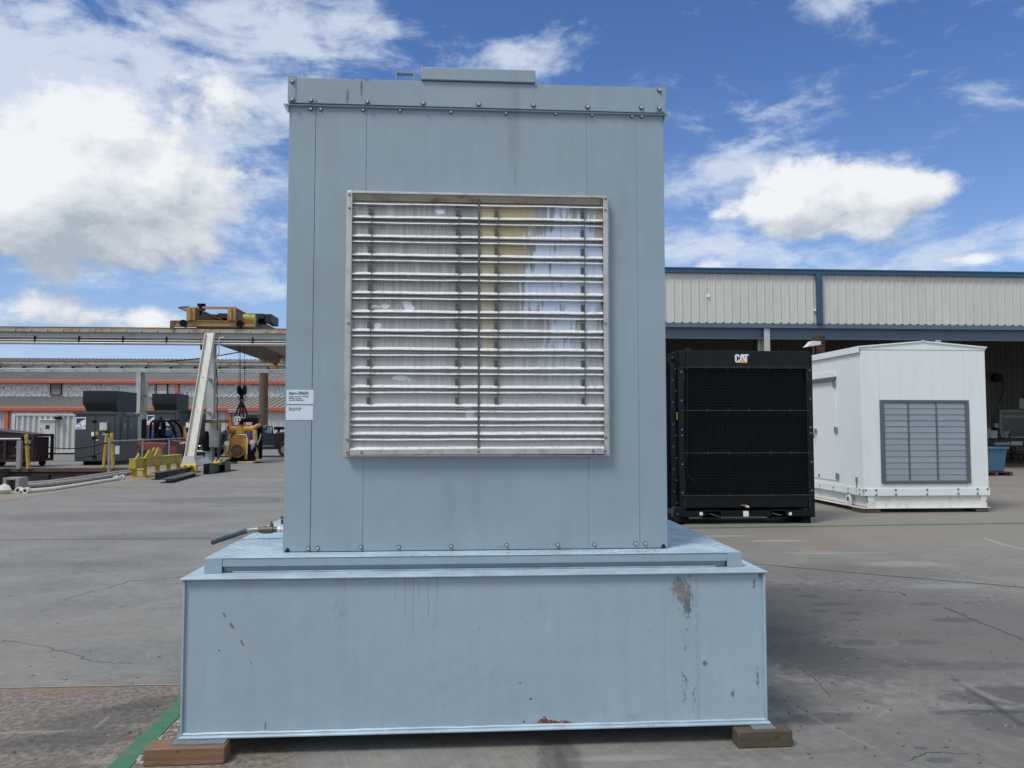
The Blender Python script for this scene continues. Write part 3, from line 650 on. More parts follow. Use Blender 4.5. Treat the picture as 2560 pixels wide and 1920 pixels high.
# raised tread lugs, alternating direction
lug = MB()
def lugs(x0, x1, y0, y1):
    p = .034; ny = int((y1-y0)/p); nx = int((x1-x0)/p)
    for j in range(ny):
        for i in range(nx):
            cx = x0+(i+.5)*p; cy = y0+(j+.5)*p; an = R(45) if (i+j) % 2 else R(-45)
            c_, s_ = math.cos(an), math.sin(an); L, Wd, h = .0135, .0042, .0022
            def r_(u_, v_, z_): return (cx+u_*c_-v_*s_, cy+u_*s_+v_*c_, ZD+z_)
            lug.add([r_(-L, 0, 0), r_(0, -Wd, 0), r_(L, 0, 0), r_(0, Wd, 0), r_(-L*.6, 0, h), r_(L*.6, 0, h)], [(0, 1, 5, 4), (1, 2, 5), (2, 3, 4, 5), (3, 0, 4)])
lugs(DX0+.01, -.96, YD+.01, 7.4); lugs(1.19, DX1-.01, YD+.01, 7.4); lugs(-.96, 1.19, YD+.01, YE-.01)
o = build(lug, 'tread_lugs', 'deck', dkp, fix=False, kind='stuff')
# enclosure body
EX0, EX1 = -.950, 1.179; ZE = (P(720, 191, YE-.022).z+P(1659.6, 219.9, YE-.022).z)/2-.002
def ex(px, py=800): return P(px, py, YE).x
def ez(py, px=1190): return P(px, py, YE).z
LX0, LX1 = P(880, 800, YE).x, P(1509, 800, YE).x; LZ0, LZ1 = ez(1120), ez(500)
a = MB(); a.box(EX0, EX1, YE+.014, 9.2, ZD+.001, ZE-.01); enc = build(a, 'enclosure_body', 'unit', U)
seams = [EX0, ex(789.5, 300), ex(917, 300), ex(1467, 300), ex(1591, 300), EX1]
zl, zt_ = ZD+.004, ez(266)
fr0, fr1, frz0, frz1 = P(867, 700, YE).x, P(1522, 700, YE).x, P(1190, 1136, YE).z, P(1190, 485, YE).z
gp = .0014
for i in range(5):
    x0, x1 = seams[i]+(gp if i else 0), seams[i+1]-(gp if i < 4 else 0)
    if i == 2: spans = [(zl, frz0+.02), (frz1-.02, zt_)]
    else: spans = [(zl, zt_)]
    for z0, z1 in spans:
        a = MB(); yy = YE-(.0015 if i in (1, 3) else 0)
        if i in (1, 3):     # notched round the louvre
            xx = LX0+.01 if i == 1 else LX1-.01
            if i == 1: poly = [(x0, z0), (x1, z0), (x1, frz0+.02), (xx, frz0+.02), (xx, frz1-.02), (x1, frz1-.02), (x1, z1), (x0, z1)]
            else: poly = [(x0, z0), (x1, z0), (x1, z1), (x0, z1), (x0, frz1-.02), (xx, frz1-.02), (xx, frz0+.02), (x0, frz0+.02)]
            a.prism(poly, 'y', yy, YE+.0135)
        else: a.box(x0, x1, yy, YE+.0135, z0, z1)
        build(a, 'panel', 'unit', U, .0018)
for i in range(6):
    y0 = YE+.02+i*.78
    for sx in (EX0-.006, EX1+.0005):
        a = MB(); a.box(sx, sx+.0055, y0+.003, y0+.777, zl, zt_); build(a, 'panel', 'unit', U)
# silicone beads in the seams
for sx in seams[1:5]:
    a = MB(); a.box(sx-.0013, sx+.0013, YE+(.003 if sx == seams[1] else .0006), YE+.0134, zl, zt_); build(a, 'seam', 'washer' if sx == seams[1] else 'unit', enc)
# roof trim
zt0 = P(1190, 271.5, YE-.022).z
tr = MB(); tr.prism([(EX0-.004, zt0+.006), (EX1+.004, zt0+.004), (EX1+.004, ZE), (EX0-.004, ZE)], 'y', YE-.022, YE+.0139)
trim = build(tr, 'roof_trim', 'unit', U, .002)
a = MB(); a.box(EX0-.012, EX1+.012, YE-.016, YE+.01, zt0-.006, zt0+.002); a.box(EX0-.02, EX0-.006, YE-.016, 9.2, zt0-.01, zt0-.002); a.box(EX1+.006, EX1+.02, YE-.016, 9.2, zt0-.01, zt0-.002)
build(a, 'drip_edge', 'unit', trim)
for sx, dx in ((EX0-.004, -1), (EX1+.004, 1)):
    a = MB(); a.prism([(sx, zt0+.004), (sx+dx*.030, zt0+.002), (sx+dx*.004, zt0-.05), (sx, zt0-.05)], 'y', YE-.014, YE-.008); build(a, 'drip_corner', 'unit', trim)
for x0, x1 in ((EX0-.007, P(741.6, 230, YE).x), (P(1636, 250, YE).x, EX1+.007)):
    a = MB(); a.box(x0, x1, YE-.0255, YE-.0222, zt0+.010, ZE+.003); a.box(x0, x1, YE-.0255, YE+.1, ZE+.0032, ZE+.006); build(a, 'corner_cap', 'unit', trim, .001)
a = MB(); a.box(EX0-.006, EX1+.006, YE-.020, 9.22, ZE-.0095, ZE-.001); build(a, 'roof', 'unit', U)
# hatch cap at the roof edge, lifting handle
hx0, hx1 = P(1053, 185, YE).x, P(1337, 190, YE).x
a = MB(); a.box(hx0, hx1, YE-.036, YE+.40, ez(209), ez(178)); h_ = build(a, 'hatch_cap', 'unit', U, .004)
x0, x1 = P(988, 190, YE).x, P(1034, 190, YE).x
a = MB(); a.box(x0, x0+.006, YE+.03, YE+.075, ZE-.001, ZE+.068); a.box(x1-.006, x1, YE+.03, YE+.075, ZE-.001, ZE+.068); a.box(x0, x1, YE+.03, YE+.075, ZE+.068, ZE+.074)
a.box(x0-.02, x0, YE+.03, YE+.075, ZE+.0065, ZE+.010); a.box(x1, x1+.02, YE+.03, YE+.075, ZE+.0065, ZE+.010); build(a, 'handle', 'unit', U)
# bolts
bm1 = bolt_mesh('bolt', .0108, .013, 'deck'); bm2 = bolt_mesh('bolt', .0090, .011, 'deck'); bm3 = bolt_mesh('bolt', .0062, .006, 'dull_metal')
def c3(x, y): return 700+x*.4521, 140+y*.4521
def c4(x, y): return 700+x*.4521, 640+y*.4521
for x, y in [(172,245),(484,254),(792,261),(1098,268),(1400,272),(1700,282),(1997,286)]:
    q = P(*c3(x, y), YE-.022); put('bolt', bm1, U, q, (0, random.uniform(0, 1), 0))
for x, y in [(69,140),(69,241),(2097,190),(2097,289)]:
    q = P(*c3(x, y), YE-.0255); put('bolt', bm1, U, q, (0, random.uniform(0, 1), 0))
for x, y in [(172,294),(226,296),(460,300),(665,302),(946,311),(1249,318),(1524,321),(1725,328),(1946,335),(1999,335)]:
    q = P(*c3(x, y), YE-.001); put('bolt', bm2, U, q, (0, random.uniform(0, 1), 0))
for x, y in [(157,1617),(208,1615),(447,1609),(656,1609),(945,1604),(1253,1598),(1535,1596),(1738,1594),(1965,1590),(2018,1590)]:
    q = P(*c4(x, y), YE-.001); put('bolt', bm2, U, q, (0, random.uniform(0, 1), 0))
# small ragged openings at the lower corners
for px, py in ((718, 1380), (1658, 1369)):
    q = P(px, py, YE-.0002); a = MB(); a.prism([(q.x-.013, ZD+.0045), (q.x+.015, ZD+.0045), (q.x+.010, ZD+.020), (q.x+.001, ZD+.027), (q.x-.009, ZD+.016)], 'y', YE-.0025, YE+.002); build(a, 'corner_hole', 'void', enc)

# ------------------------------------------------------------------ louvre
YF = YE-.045      # front lip of the frame
fx0, fx1 = P(865, 800, YF).x, P(1521.5, 800, YF).x; fz0, fz1 = P(1190, 1137, YF).z, P(1190, 483, YF).z
bd = .027
L = MB()
L.box(fx0, fx0+bd, YF, YE-.002, fz0, fz1); L.box(fx1-bd, fx1, YF, YE-.002, fz0, fz1)
L.box(fx0+bd, fx1-bd, YF, YE-.002, fz1-.014, fz1); L.box(fx0+bd, fx1-bd, YF, YE-.002, fz0, fz0+.034)
lou = build(L, 'louvre_frame', 'alu_frame', U, .003)
a = MB(); a.prism([(YF+.001, fz1-.0165), (YF+.030, fz1-.046), (YF+.030, fz1-.0165)], 'x', fx0+bd+.001, fx1-bd-.001); build(a, 'head_slope', 'alu_head', lou)
a = MB(); a.box(fx0-.012, fx1+.012, YE-.0045, YE-.0019, fz0-.012, fz1+.010); build(a, 'mounting_flange', 'alu_frame', lou)
a = MB(); a.box(fx0+bd, fx1-bd, YE-.004, YE-.0005, fz0, fz1-.02); build(a, 'backing', 'void', lou)
xm = P(1197, 800, YF+.02).x
a = MB(); a.box(xm-.0035, xm+.0035, YE-.032, YE-.006, fz0+.034, fz1-.03); build(a, 'centre_post', 'bracket', lou)
def blade_mesh(w_, h, name):     # origin: lower left corner; sheet with rolled bead at the top and turned lip at the bottom
    pr = [(.0, h-.001), (-.003, h-.004), (-.0195, h-.0150), (-.0205, h-.0180), (-.007, h-.0275), (-.0040, h-.0285), (-.0070, .028), (-.0080, .0235), (-.0225, .0120), (-.0235, .0085), (-.018, .0040), (-.010, .003)]
    a = MB(); mi = [0, 1, 1, 0, 0, 0, 0, 1, 1, 0, 0]
    ns = 10; ph = random.uniform(0, 6.28); off = [(random.uniform(-.0007, .0007), random.uniform(-.0006, .0006)+.0009*math.sin(ph+i*.5)) for i in range(ns+1)]
    off[0] = off[-1] = (0, 0)
    for k in range(len(pr)-1):
        vs_ = [(w_*i/ns, p_[0]+off[i][0], p_[1]+off[i][1]) for i in range(ns+1) for p_ in pr[k:k+2]]
        a.add(vs_, [(2*i, 2*i+1, 2*i+3, 2*i+2) for i in range(ns)], mi[k])
    for xx in (0, w_): a.add([(xx, p_[0], p_[1]) for p_ in pr]+[(xx, .0, .003)], [tuple(range(len(pr)+1))], 0)
    return a.mesh(name, ['alu', 'alu_lit'], fix=False)
wl_ = (xm-.0055)-(fx0+bd+.001); wr_ = (fx1-bd-.001)-(xm+.0055)
lips = [P(1190, py, YE-.03).z for py in [552,599.5,646.2,693.2,739.8,786.5,833.2,880,926.5,973.5,1020.3,1054.5,1090,1127.5]]
tops = [fz1-.050]+[z-.004 for z in lips[:-1]]
YBl = YE-.012
def localise(me, off):     # blades share the package's paint space: store as world-placed meshes so that stains run over them
    me.transform(Matrix.Translation(off)); return me
for z0, z1 in zip(lips, tops):
    for xx, ww in ((fx0+bd+.001, wl_), (xm+.0055, wr_)):
        me = blade_mesh(ww, z1-z0, 'louvre_blade'); dz = random.uniform(-.0008, .0008); dy = random.uniform(-.0015, .0015)
        localise(me, Vector((xx, YBl+dy, z0+dz))-wloc(U)); put('louvre_blade', me, lou, wloc(U))
# linkage brackets and rods
br = MB(); br.box(-.009, .009, -.004, .0, -.004, .033); br.box(.006, .009, -.0165, -.004, -.004, .033)
for zz in (.005, .024): br.cyl((-.001, -.0042, zz), (-.001, -.0075, zz), .0030, 8)
brm = br.mesh('bracket', 'bracket')
bz = [528+47.05*i for i in range(11)]
for px in (922, 1142, 1240, 1457):
    q0 = P(px, 800, YBl-.02).x
    for py in bz:
        z = P(1190, py+5, YBl-.015).z; put('bracket', brm, lou, (q0, YBl-.0085, z-.011))
    a = MB(); xo = .0105
    a.tube([(q0+xo+random.uniform(-.0006, .0006), YBl-.027, P(1190, y_, YBl-.02).z) for y_ in range(520, 1016, 30)], .0021, 6); build(a, 'linkage_rod', 'bracket', lou)
for (x, y), c_ in [((384,766),3),((384,840),3),((378,1478),3),((1800,788),3),((1800,852),3),((1800,1480),3),((372,1017),4),((372,1087),4),((452,1087),4),((1098,1082),4),((1731,1076),4),((1800,1078),4),((1803,1005),4)]:
    q = P(*(c3 if c_ == 3 else c4)(x, y), YF); q.x = min(max(q.x, fx0+.010), fx1-.010); put('rivet', bm3, lou, (q.x, YF, q.z))
# labels stuck on the left post
def sticker(px0, py0, px1, py1, lines):
    q0, q1 = P(px0, py1, YE-.001), P(px1, py0, YE-.001)
    a = MB(); a.box(q0.x, q1.x, YE-.0018, YE-.0003, q0.z, q1.z); s_ = build(a, 'label_sticker', 'sticker', U)
    for tx, ty, h, body, bo in lines:
        q = P(tx, ty, YE-.002); text(body, h*YE/FPX, (q.x, YE-.0022, q.z), s_, 'ink', bold=bo)
sticker(716, 974.6, 784, 1010, [(722, 986, 10.2, 'Item-20650', .0004), (722, 992.6, 4.6, 'Engine Serial #: 01220285', .0), (722, 997.2, 4.6, 'Package Ground', 0), (722, 1002, 4.6, 'Part #: STG60-SSJ-3', 0)])
sticker(715, 1014, 782.5, 1050, [(721.5, 1021.5, 4.6, 'Misc Loose Parts', 0), (721.5, 1026, 4.6, 'Shelfing: n/ 460', 0)])
# drain valve and hose at the left side
def V3(px, py, Y): return P(px, py, Y)
Yv = 4.95
a = MB(); a.cyl(V3(712, 1324, Yv)+Vector((.2, 0, 0)), V3(694, 1324, Yv), .0155, 14); build(a, 'drain_pipe', 'pvc', U)
vv = MB(); q1, q2, q3, q4, q5, q6 = (V3(x_, y_, Yv) for x_, y_ in ((702, 1324), (694, 1324), (683, 1324), (659, 1325), (650, 1325), (645, 1325)))
vv.cyl(q2, q3, .017, 14); vv.cyl(q3, q4, .0225, 14); vv.cyl(q4, q5, .0215, 6); vv.cyl(q5, q6, .015, 14)
valve = build(vv, 'drain_valve', 'brass', U)
a = MB(); a.cyl(q1, q2, .0195, 6); build(a, 'collar', 'sticker', valve)
a = MB(); c_ = V3(679, 1316, Yv); a.cyl(c_, c_+Vector((0, 0, .018)), .011, 10); a.cyl(c_+Vector((0, 0, .018)), c_+Vector((0, 0, .032)), .006, 8, .002); build(a, 'valve_stem', 'brass', valve)
a = MB(); c_ = V3(707, 1311, Yv); a.cyl(c_, c_+Vector((0, 0, .03)), .012, 10); a.cyl(c_+Vector((0, 0, .034)), c_+Vector((0, 0, .05)), .014, 8); build(a, 'valve_stem', 'brass', valve)
a = MB(); a.tube([V3(647, 1323.5, Yv), V3(632, 1325, Yv), V3(617, 1327, Yv-.01)], .0155, 12)
for k in range(4): c_ = V3(645-k*6, 1323.7+k*.6, Yv); a.cyl(c_, c_+Vector((-.004, 0, -.0003)), .0178, 12)
build(a, 'hose_clamp', 'dull_metal', valve)
hp = [(619, 1327, .0), (600, 1332, -.02), (584, 1338.5, -.05), (566, 1344, -.08), (548, 1350, -.12), (532, 1356.5, -.17)]
hpts = []
for i in range(len(hp)-1):
    for k in range(4):
        t_ = k/4; hpts.append(V3(*(hp[i][j]*(1-t_)+hp[i+1][j]*t_ for j in (0, 1)), Yv+hp[i][2]*(1-t_)+hp[i+1][2]*t_))
hpts.append(V3(532, 1356.5, Yv-.17))
a = MB(); a.tube(hpts, .0145, 14, radii=[.0150+.001*math.sin(i*.6) for i in range(len(hpts))]); hs = build(a, 'hose', 'hose', U)
d_ = (hpts[-1]-hpts[-2]).normalized(); a = MB(); a.cyl(hpts[-1], hpts[-1]+d_*.0012, .0098, 12); build(a, 'hose_bore', 'hose_red', hs)
# timbers under the tank
def timber(name, label, x0, x1, y0, y1, z0, z1, mt, rot=0.0):
    c_ = Vector(((x0+x1)/2, (y0+y1)/2, z0)); a = MB(); a.box(x0, x1, y0, y1, z0, z1)
    o = build(a, name, mt, None, .006, loc=c_); o.rotation_euler = (0, 0, rot); return tag(o, label, 'timber')
timber('timber_block', 'clean reddish brown timber under the left corner of the blue-grey tank', -1.52, -1.135, 4.045, 4.165, 0, .0835, 'timber', R(.8))
timber('timber_block', 'dark weathered timber under the right corner of the blue-grey tank', 1.435, 1.725, 4.06, 4.15, 0, .0835, 'timber_old', R(1))
# ------------------------------------------------------------------ black radiator package
def c2(x, y): return 1640+x*.41591, 640+y*.41591
YR = 13.2
def r_(x, y, Y=YR): return P(*c2(x, y), Y)
rx0, rx1 = r_(140, 1300).x, r_(950, 1300).x
rz1, rz0 = r_(500, 573).z, r_(500, 1530).z
K = T('radiator_package', 'tall black radiator package with wire guard beside the white enclosure', 'radiator', ((rx0+rx1)/2, YR, 0))
a = MB(); a.box(rx0, rx1, YR+.06, YR+.85, rz0+.02, rz1); build(a, 'core', 'black_mat', K, .01)
hz_ = r_(500, 668).z; bz_ = r_(500, 1437).z
a = MB(); a.box(rx0+.02, rx1-.03, YR, YR+.0595, hz_, rz1); a.box(rx0+.02, rx1-.03, YR+.02, YR+.5, rz1+.001, rz1+.012); head = build(a, 'header_tank', 'black', K, .006)
a = MB(); a.box(rx0, rx0+.10, YR-.01, YR+.0598, rz0, hz_-.002); build(a, 'side_frame', 'black', K, .004); a = MB(); a.box(rx1-.11, rx1, YR-.01, YR+.0598, rz0-.12, hz_-.002); build(a, 'side_frame', 'black', K, .004); a = MB(); a.box(rx1-.029, rx1, YR-.01, YR+.0598, hz_, rz1-.03); build(a, 'corner_post', 'black', K, .004)
a = MB(); a.box(rx0+.101, rx1-.111, YR, YR+.0595, rz0+.05, bz_-.002); build(a, 'lower_panel', 'black', K, .004)
# radiator core fins seen through the guard
a = MB(); xx = rx0+.11
while xx < rx1-.13: a.box(xx, xx+.012, YR+.052, YR+.0599, bz_, hz_-.004); xx += .028
build(a, 'core_fins', 'black_mat', K, kind='stuff')
bars = [r_(500, y_).z for y_ in (672, 928, 1183, 1437)]
wire = mat('guard_wire', (.012, .016, .019), .45, .4, var=.2); M['wire'] = wire
M['bar'] = mat('guard_bar', (.04, .045, .047), .5, .4, var=.2)
for z1, z0 in zip(bars, bars[1:]):
    a = MB(); nz = max(3, int((z1-z0)/.047)); nx = int((rx1-rx0-.16)/.047)
    for i in range(1, nz): z = z0+(z1-z0)*i/nz; a.box(rx0+.08, rx1-.08, YR-.022, YR-.019, z-.0018, z+.0018)
    for i in range(nx+1): x = rx0+.08+(rx1-rx0-.16)*i/nx; a.box(x-.0012, x+.0012, YR-.0185, YR-.016, z0, z1)
    build(a, 'wire_guard', wire, K, fix=False, kind='stuff')
for z in bars:
    a = MB(); a.box(rx0+.04, rx1-.04, YR-.028, YR-.010, z-.008, z+.006); b_ = build(a, 'guard_bar', 'bar', K)
    for i in range(6):
        x = rx0+.13+i*.36; a = MB(); a.box(x-.008, x+.008, YR-.033, YR-.0285, z-.028, z+.024); build(a, 'clip', 'bar', b_)
bk = bolt_mesh('bolt', .014, .014, 'dull_metal')
for x_, y_ in [(128,698),(131,870),(136,1043),(138,1078),(140,1250),(146,1420),(917,685),(922,858),(928,1030),(930,1065),(934,1239),(940,1412)]:
    put('bolt', bk, K, (rx0+.05 if x_ < 500 else rx1-.05, YR-.0105, r_(500, y_).z))
bs = bolt_mesh('bolt', .006, .006, 'dull_metal', False)
for i in range(38): put('bolt', bs, K, (rx0+.13+i*(rx1-rx0-.26)/37, YR-.0005, hz_+.012))
for i in range(5):
    for x_ in (rx0+.09, rx1-.09): put('bolt', bs, K, (x_, YR-.0105, r_(500, 1360+i*15).z)); put('bolt', bs, K, (x_, YR-.0105, r_(500, 1455+i*14).z)); put('bolt', bs, K, (x_, YR-.0105, r_(500, 690+i*14).z))
# lettering with the orange wedge
lx, lz = r_(475, 641).x, r_(515, 641).z; s_ = .33
lg = T('x', 'x', 'x', (0, 0, 0)); bpy.data.objects.remove(lg)
def poly_part(name, poly, y0, y1, mt, par): a = MB(); a.prism(poly, 'y', y0, y1); return build(a, name, mt, par)
lw = r_(557, 641).x-lx; lh = r_(515, 591).z-lz
def lp(pts): return [(lx+u_*lw, lz+v_*lh) for u_, v_ in pts]
poly_part('letter', lp([(0,.18),(.07,.02),(.27,.0),(.31,.12),(.31,.36),(.21,.36),(.21,.16),(.12,.16),(.12,.84),(.21,.84),(.21,.62),(.31,.62),(.31,.88),(.27,1.0),(.07,1.0),(0,.86)]), YR-.006, YR-.0005, 'logo_white', head)
poly_part('letter', lp([(.30,.0),(.43,1.0),(.63,1.0),(.80,.0),(.66,.0),(.62,.28),(.58,.28),(.53,.82),(.48,.28),(.45,.28),(.42,.0)]), YR-.007, YR-.0005, 'logo_white', head)
poly_part('letter', lp([(.62,1.0),(1.0,1.0),(1.0,.83),(.875,.83),(.875,.0),(.745,.0),(.745,.83),(.64,.83)]), YR-.0065, YR-.0005, 'logo_white', head)
poly_part('logo_wedge', lp([(.28,-.02),(.55,.42),(.84,-.02)]), YR-.011, YR-.0075, 'logo_yellow', head)
poly_part('logo_wedge', lp([(.25,-.05),(.55,.47),(.87,-.05)]), YR-.0072, YR-.0070, 'black', head)
# cap, overflow hose
a = MB(); q = r_(205, 565); a.cyl((q.x, YR+.12, rz1), (q.x, YR+.12, rz1+.05), .035, 12); a.cyl((q.x, YR+.12, rz1+.05), (q.x, YR+.12, rz1+.07), .045, 12); build(a, 'filler_cap', 'black', K)
pts = [r_(x_, y_, YR-.05) for x_, y_ in ((208,560),(192,563),(189,600),(188,700),(186,800),(187,900),(186,1000),(186,1100),(184,1200),(184,1290),(195,1320),(215,1342),(245,1356))]
a = MB(); a.tube(pts, .007, 8); build(a, 'overflow_hose', 'wire', K)
q = r_(535, 1503); a = MB(); a.cyl((q.x, YR, q.z), (q.x, YR-.07, q.z), .022, 10); a.cyl((q.x-.01, YR-.05, q.z), (q.x+.04, YR-.09, q.z-.01), .02, 8); vv = build(a, 'drain_valve', 'dull_metal', K)
a = MB(); a.box(q.x-.10, q.x+.01, YR-.075, YR-.065, q.z+.016, q.z+.028); build(a, 'valve_lever', 'cat_yellow', vv)
# side machinery on the left flank
a = MB(); a.box(rx0-.16, rx0-.002, YR+.25, YR+.84, rz0+.02, r_(500, 610).z); a.box(rx0-.10, rx0-.003, YR+.1, YR+.24, rz0, r_(500, 640).z); sd_ = build(a, 'side_duct', 'black', K, .01)
a = MB()
for z in (.5, .75, 1.3): a.cyl((rx0-.17, YR+.3, z), (rx0-.17, YR+.7, z+.04), .03, 10)
a.tube([(rx0-.2, YR+.28, .45), (rx0-.24, YR+.3, .8), (rx0-.2, YR+.3, 1.05)], .035, 10); build(a, 'side_pipe', 'black', K)
for i in range(14): put('bolt', bk, K, (rx0-.02-.05*(i % 2), YR+.099, .35+i*.19), None, (.7, .7, .7))
a = MB(); a.box(rx0-.03, rx0-.02, YR+.0, YR+.02, r_(500, 985).z, r_(500, 940).z); build(a, 'yellow_lever', 'cat_yellow', K)
# skid with fork pockets
sz0, sz1 = r_(500, 1566).z, r_(500, 1529).z
fp = [(r_(290, 1550).x, r_(385, 1550).x), (r_(685, 1550).x, r_(775, 1550).x)]
a = MB(); xs = [rx0-.02]+[v_ for p_ in fp for v_ in p_]+[rx1-.05]
for i in range(0, 6, 2): a.box(xs[i], xs[i+1], YR-.04, YR+.9, sz0, sz1)
for x0, x1 in fp: a.box(x0, x1, YR-.05, YR+.9, sz1-.012, sz1+.012); a.box(x0-.01, x1+.01, YR-.05, YR+.9, sz0-.03, sz0-.012); a.box(x0, x1, YR+.5, YR+.51, sz0, sz1)
skd = build(a, 'skid', 'black', K, .004)
for x_, s1 in ((272, .026), (541, .046), (808, .024)):
    q = r_(x_, 1549, YR-.045); a = MB(); a.box(q.x-s1, q.x+s1, YR-.046, YR-.0405, q.z-s1, q.z+s1); build(a, 'sticker', 'logo_white', skd)
for x0, x1 in ((rx0-.02, rx0+.16), (rx1-.22, rx1-.07)):
    a = MB(); a.box(x0, x1, YR+.0, YR+.9, 0, sz0-.002); build(a, 'foot', 'black_mat', K, .008)
a = MB(); a.box(rx0-.12, rx0+.02, YR-.06, YR+.1, .12, .30); a.cyl((rx0-.05, YR-.08, .05), (rx0-.05, YR-.08, .20), .05, 10); build(a, 'corner_foot', 'black', K, .02)

# ------------------------------------------------------------------ white enclosure
YW = 14.7
def w_(x, y, Y=YW): return P(*c2(x, y), Y)
wx0, wx1 = w_(1240, 1100).x, w_(1990, 1100).x
wze = (w_(1220, 568).z+w_(1960, 562).z)/2; wza = w_(1590, 517).z; wzb = w_(1600, 1440).z; wz1 = w_(1600, 1397).z; wlen = 6.2
H_ = T('white_generator_enclosure', 'white generator enclosure with gabled roof and grey louvre on a white skid', 'generator', ((wx0+wx1)/2, YW, 0))
xa = (wx0+wx1)/2
zc = w_(1220, 545).z
a = MB(); a.box(wx0, wx1, YW+.004, YW+wlen, wz1, wze); body = build(a, 'body', 'white', H_, .004)
sm = [wx0, w_(1338, 700).x, w_(1850, 700).x, wx1]
lz0, lz1 = w_(1600, 1366).z, w_(1600, 866).z; lx0, lx1 = w_(1350, 1100).x, w_(1882, 1100).x
for x0, x1, z0, z1 in [(wx0, sm[1]-.002, wz1, wze), (sm[1]+.002, sm[2]-.002, lz1, wze), (sm[2]+.002, wx1, wz1, wze), (sm[1]+.002, sm[2]-.002, wz1, lz0)]:
    a = MB(); a.box(x0, x1, YW-.004, YW+.0035, z0, z1-.002); build(a, 'panel', 'white', H_, .0015)
a = MB(); a.prism([(wx0-.015, wze), (wx1+.015, wze), (wx1+.015, zc-.0), (xa, wza), (wx0-.015, zc)], 'y', YW-.012, YW-.0045); build(a, 'gable_trim', 'white', H_, .002)
a = MB(); a.prism([(wx0-.035, zc-.015), (wx0-.035, zc+.012), (xa, wza+.022), (wx1+.035, zc+.012), (wx1+.035, zc-.015), (xa, wza-.002)], 'y', YW-.03, YW+wlen); roof = build(a, 'roof', 'white', H_)
a = MB(); a.box(wx0-.04, wx0-.0355, YW-.03, YW+wlen, zc-.11, zc+.012); build(a, 'eave_trim', 'white', roof)
a = MB(); a.prism([(xa-.05, wza+.015), (xa+.05, wza+.015), (xa, wza+.034)], 'y', YW-.034, YW-.0305); build(a, 'ridge_clip', 'white', roof)
a = MB(); a.box(wx0-.012, wx1+.018, YW-.018, YW-.0045, wzb, wz1+.002); a.box(wx0-.02, wx0-.0005, YW-.018, YW+wlen, wzb, wz1); sk_ = build(a, 'skirt', 'white', H_, .002)
bw = bolt_mesh('bolt', .017, .012, 'dull_metal')
for x_, y_ in [(1260,1408),(1323,1408),(1325,1436),(1441,1406),(1443,1434),(1630,1405),(1631,1433),(1817,1402),(1818,1428),(1933,1401),(1934,1428),(1994,1400)]:
    put('bolt', bw, H_, w_(x_, y_, YW-.018))
def sidept(px_, py_): return PX(px_, py_, wx0-.02)
bsd = bolt_mesh('bolt', .015, .012, 'dull_metal')
for x_, y_ in [(985,1380),(985,1400),(1066,1390),(1066,1411),(1155,1400),(1155,1421),(1225,1405),(1225,1430),(1247,1408)]:
    put('bolt', bsd, H_, sidept(*c2(x_, y_)), (0, 0, R(-90)))
# base frame
b0 = w_(1600, 1512).z; b1 = w_(1280, 1510).x; b2 = w_(1985, 1490).x
a = MB(); a.box(b1, b2, YW+.03, YW+.05, b0, wzb-.002); a.box(b1-.04, b1-.0, YW+.05, YW+wlen, b0+.015, wzb-.002); a.box(b2, b2+.02, YW+.05, YW+wlen, b0, wzb-.002); build(a, 'base_beam', 'white_base', H_, .003)
a = MB(); a.box(b1-.12, b2+.06, YW-.03, YW+.12, b0-.012, b0-.001); a.box(b1-.14, b1+.05, YW+.12, YW+wlen, b0-.012, b0-.001); build(a, 'base_flange', 'white_base', H_)
for x0, s1 in ((b1-.0, 1), (b2, -1)):
    zz = (b0, (b0+wzb)/2-.04, (b0+wzb)/2, (b0+wzb)/2+.04, wzb-.004)
    xo = x0-.02*s1; a = MB(); a.prism([(xo, zz[0]), (xo, zz[1]), (xo+.03*s1, zz[2]), (xo, zz[3]), (xo, zz[4]), (xo+.12*s1, zz[4]), (xo+.12*s1, zz[0])], 'y', YW+.0, YW+.029); build(a, 'base_gusset', 'white_base', H_, .002)
q = PX(*c2(1180, 1465), b1-.05); a = MB()
pl = [(q.y+math.cos(t_)*.10, q.z+math.sin(t_)*.10) for t_ in [i*math.pi/6 for i in range(0, 7)]]+[(q.y-.10, b0), (q.y+.16, b0)]
a.prism(pl, 'x', b1-.14, b1-.115); ly = build(a, 'lifting_eye', 'white_base', H_)
a = MB(); a.cyl((b1-.143, q.y, q.z+.02), (b1-.1402, q.y, q.z+.02), .04, 14); build(a, 'eye_hole', 'void', ly)
# flank door, hinges, gutter, handle
def sp(x_, y_, off=0.0): return PX(*c2(x_, y_), wx0-off)
d0, d1 = sp(1092, 1350), sp(938, 1300); y_n, y_f = d0.y, d0.y+1.35
zb_, zt2 = d0.z, sp(1085, 690).z
a = MB(); a.box(wx0-.014, wx0-.0005, y_n, y_f, zb_, zt2); door = build(a, 'door', 'white', H_, .003)
for y_ in (770, 1045, 1322):
    q = sp(1067+(y_-770)*.035, y_, .02); a = MB(); a.box(wx0-.030, wx0-.0142, q.y-.07, q.y+.03, q.z-.06, q.z+.06); a.cyl((wx0-.03, q.y-.075, q.z-.06), (wx0-.03, q.y-.075, q.z+.06), .012, 8); build(a, 'hinge', 'dull_metal', door)
a = MB(); q = sp(962, 1050, .02); a.cyl((wx0-.015, q.y, q.z), (wx0-.05, q.y, q.z), .05, 12); a.tube([(wx0-.06, q.y, q.z), (wx0-.075, q.y-.02, q.z-.09), (wx0-.06, q.y+.02, q.z-.16)], .012, 6); build(a, 'handle', 'dull_metal', door)
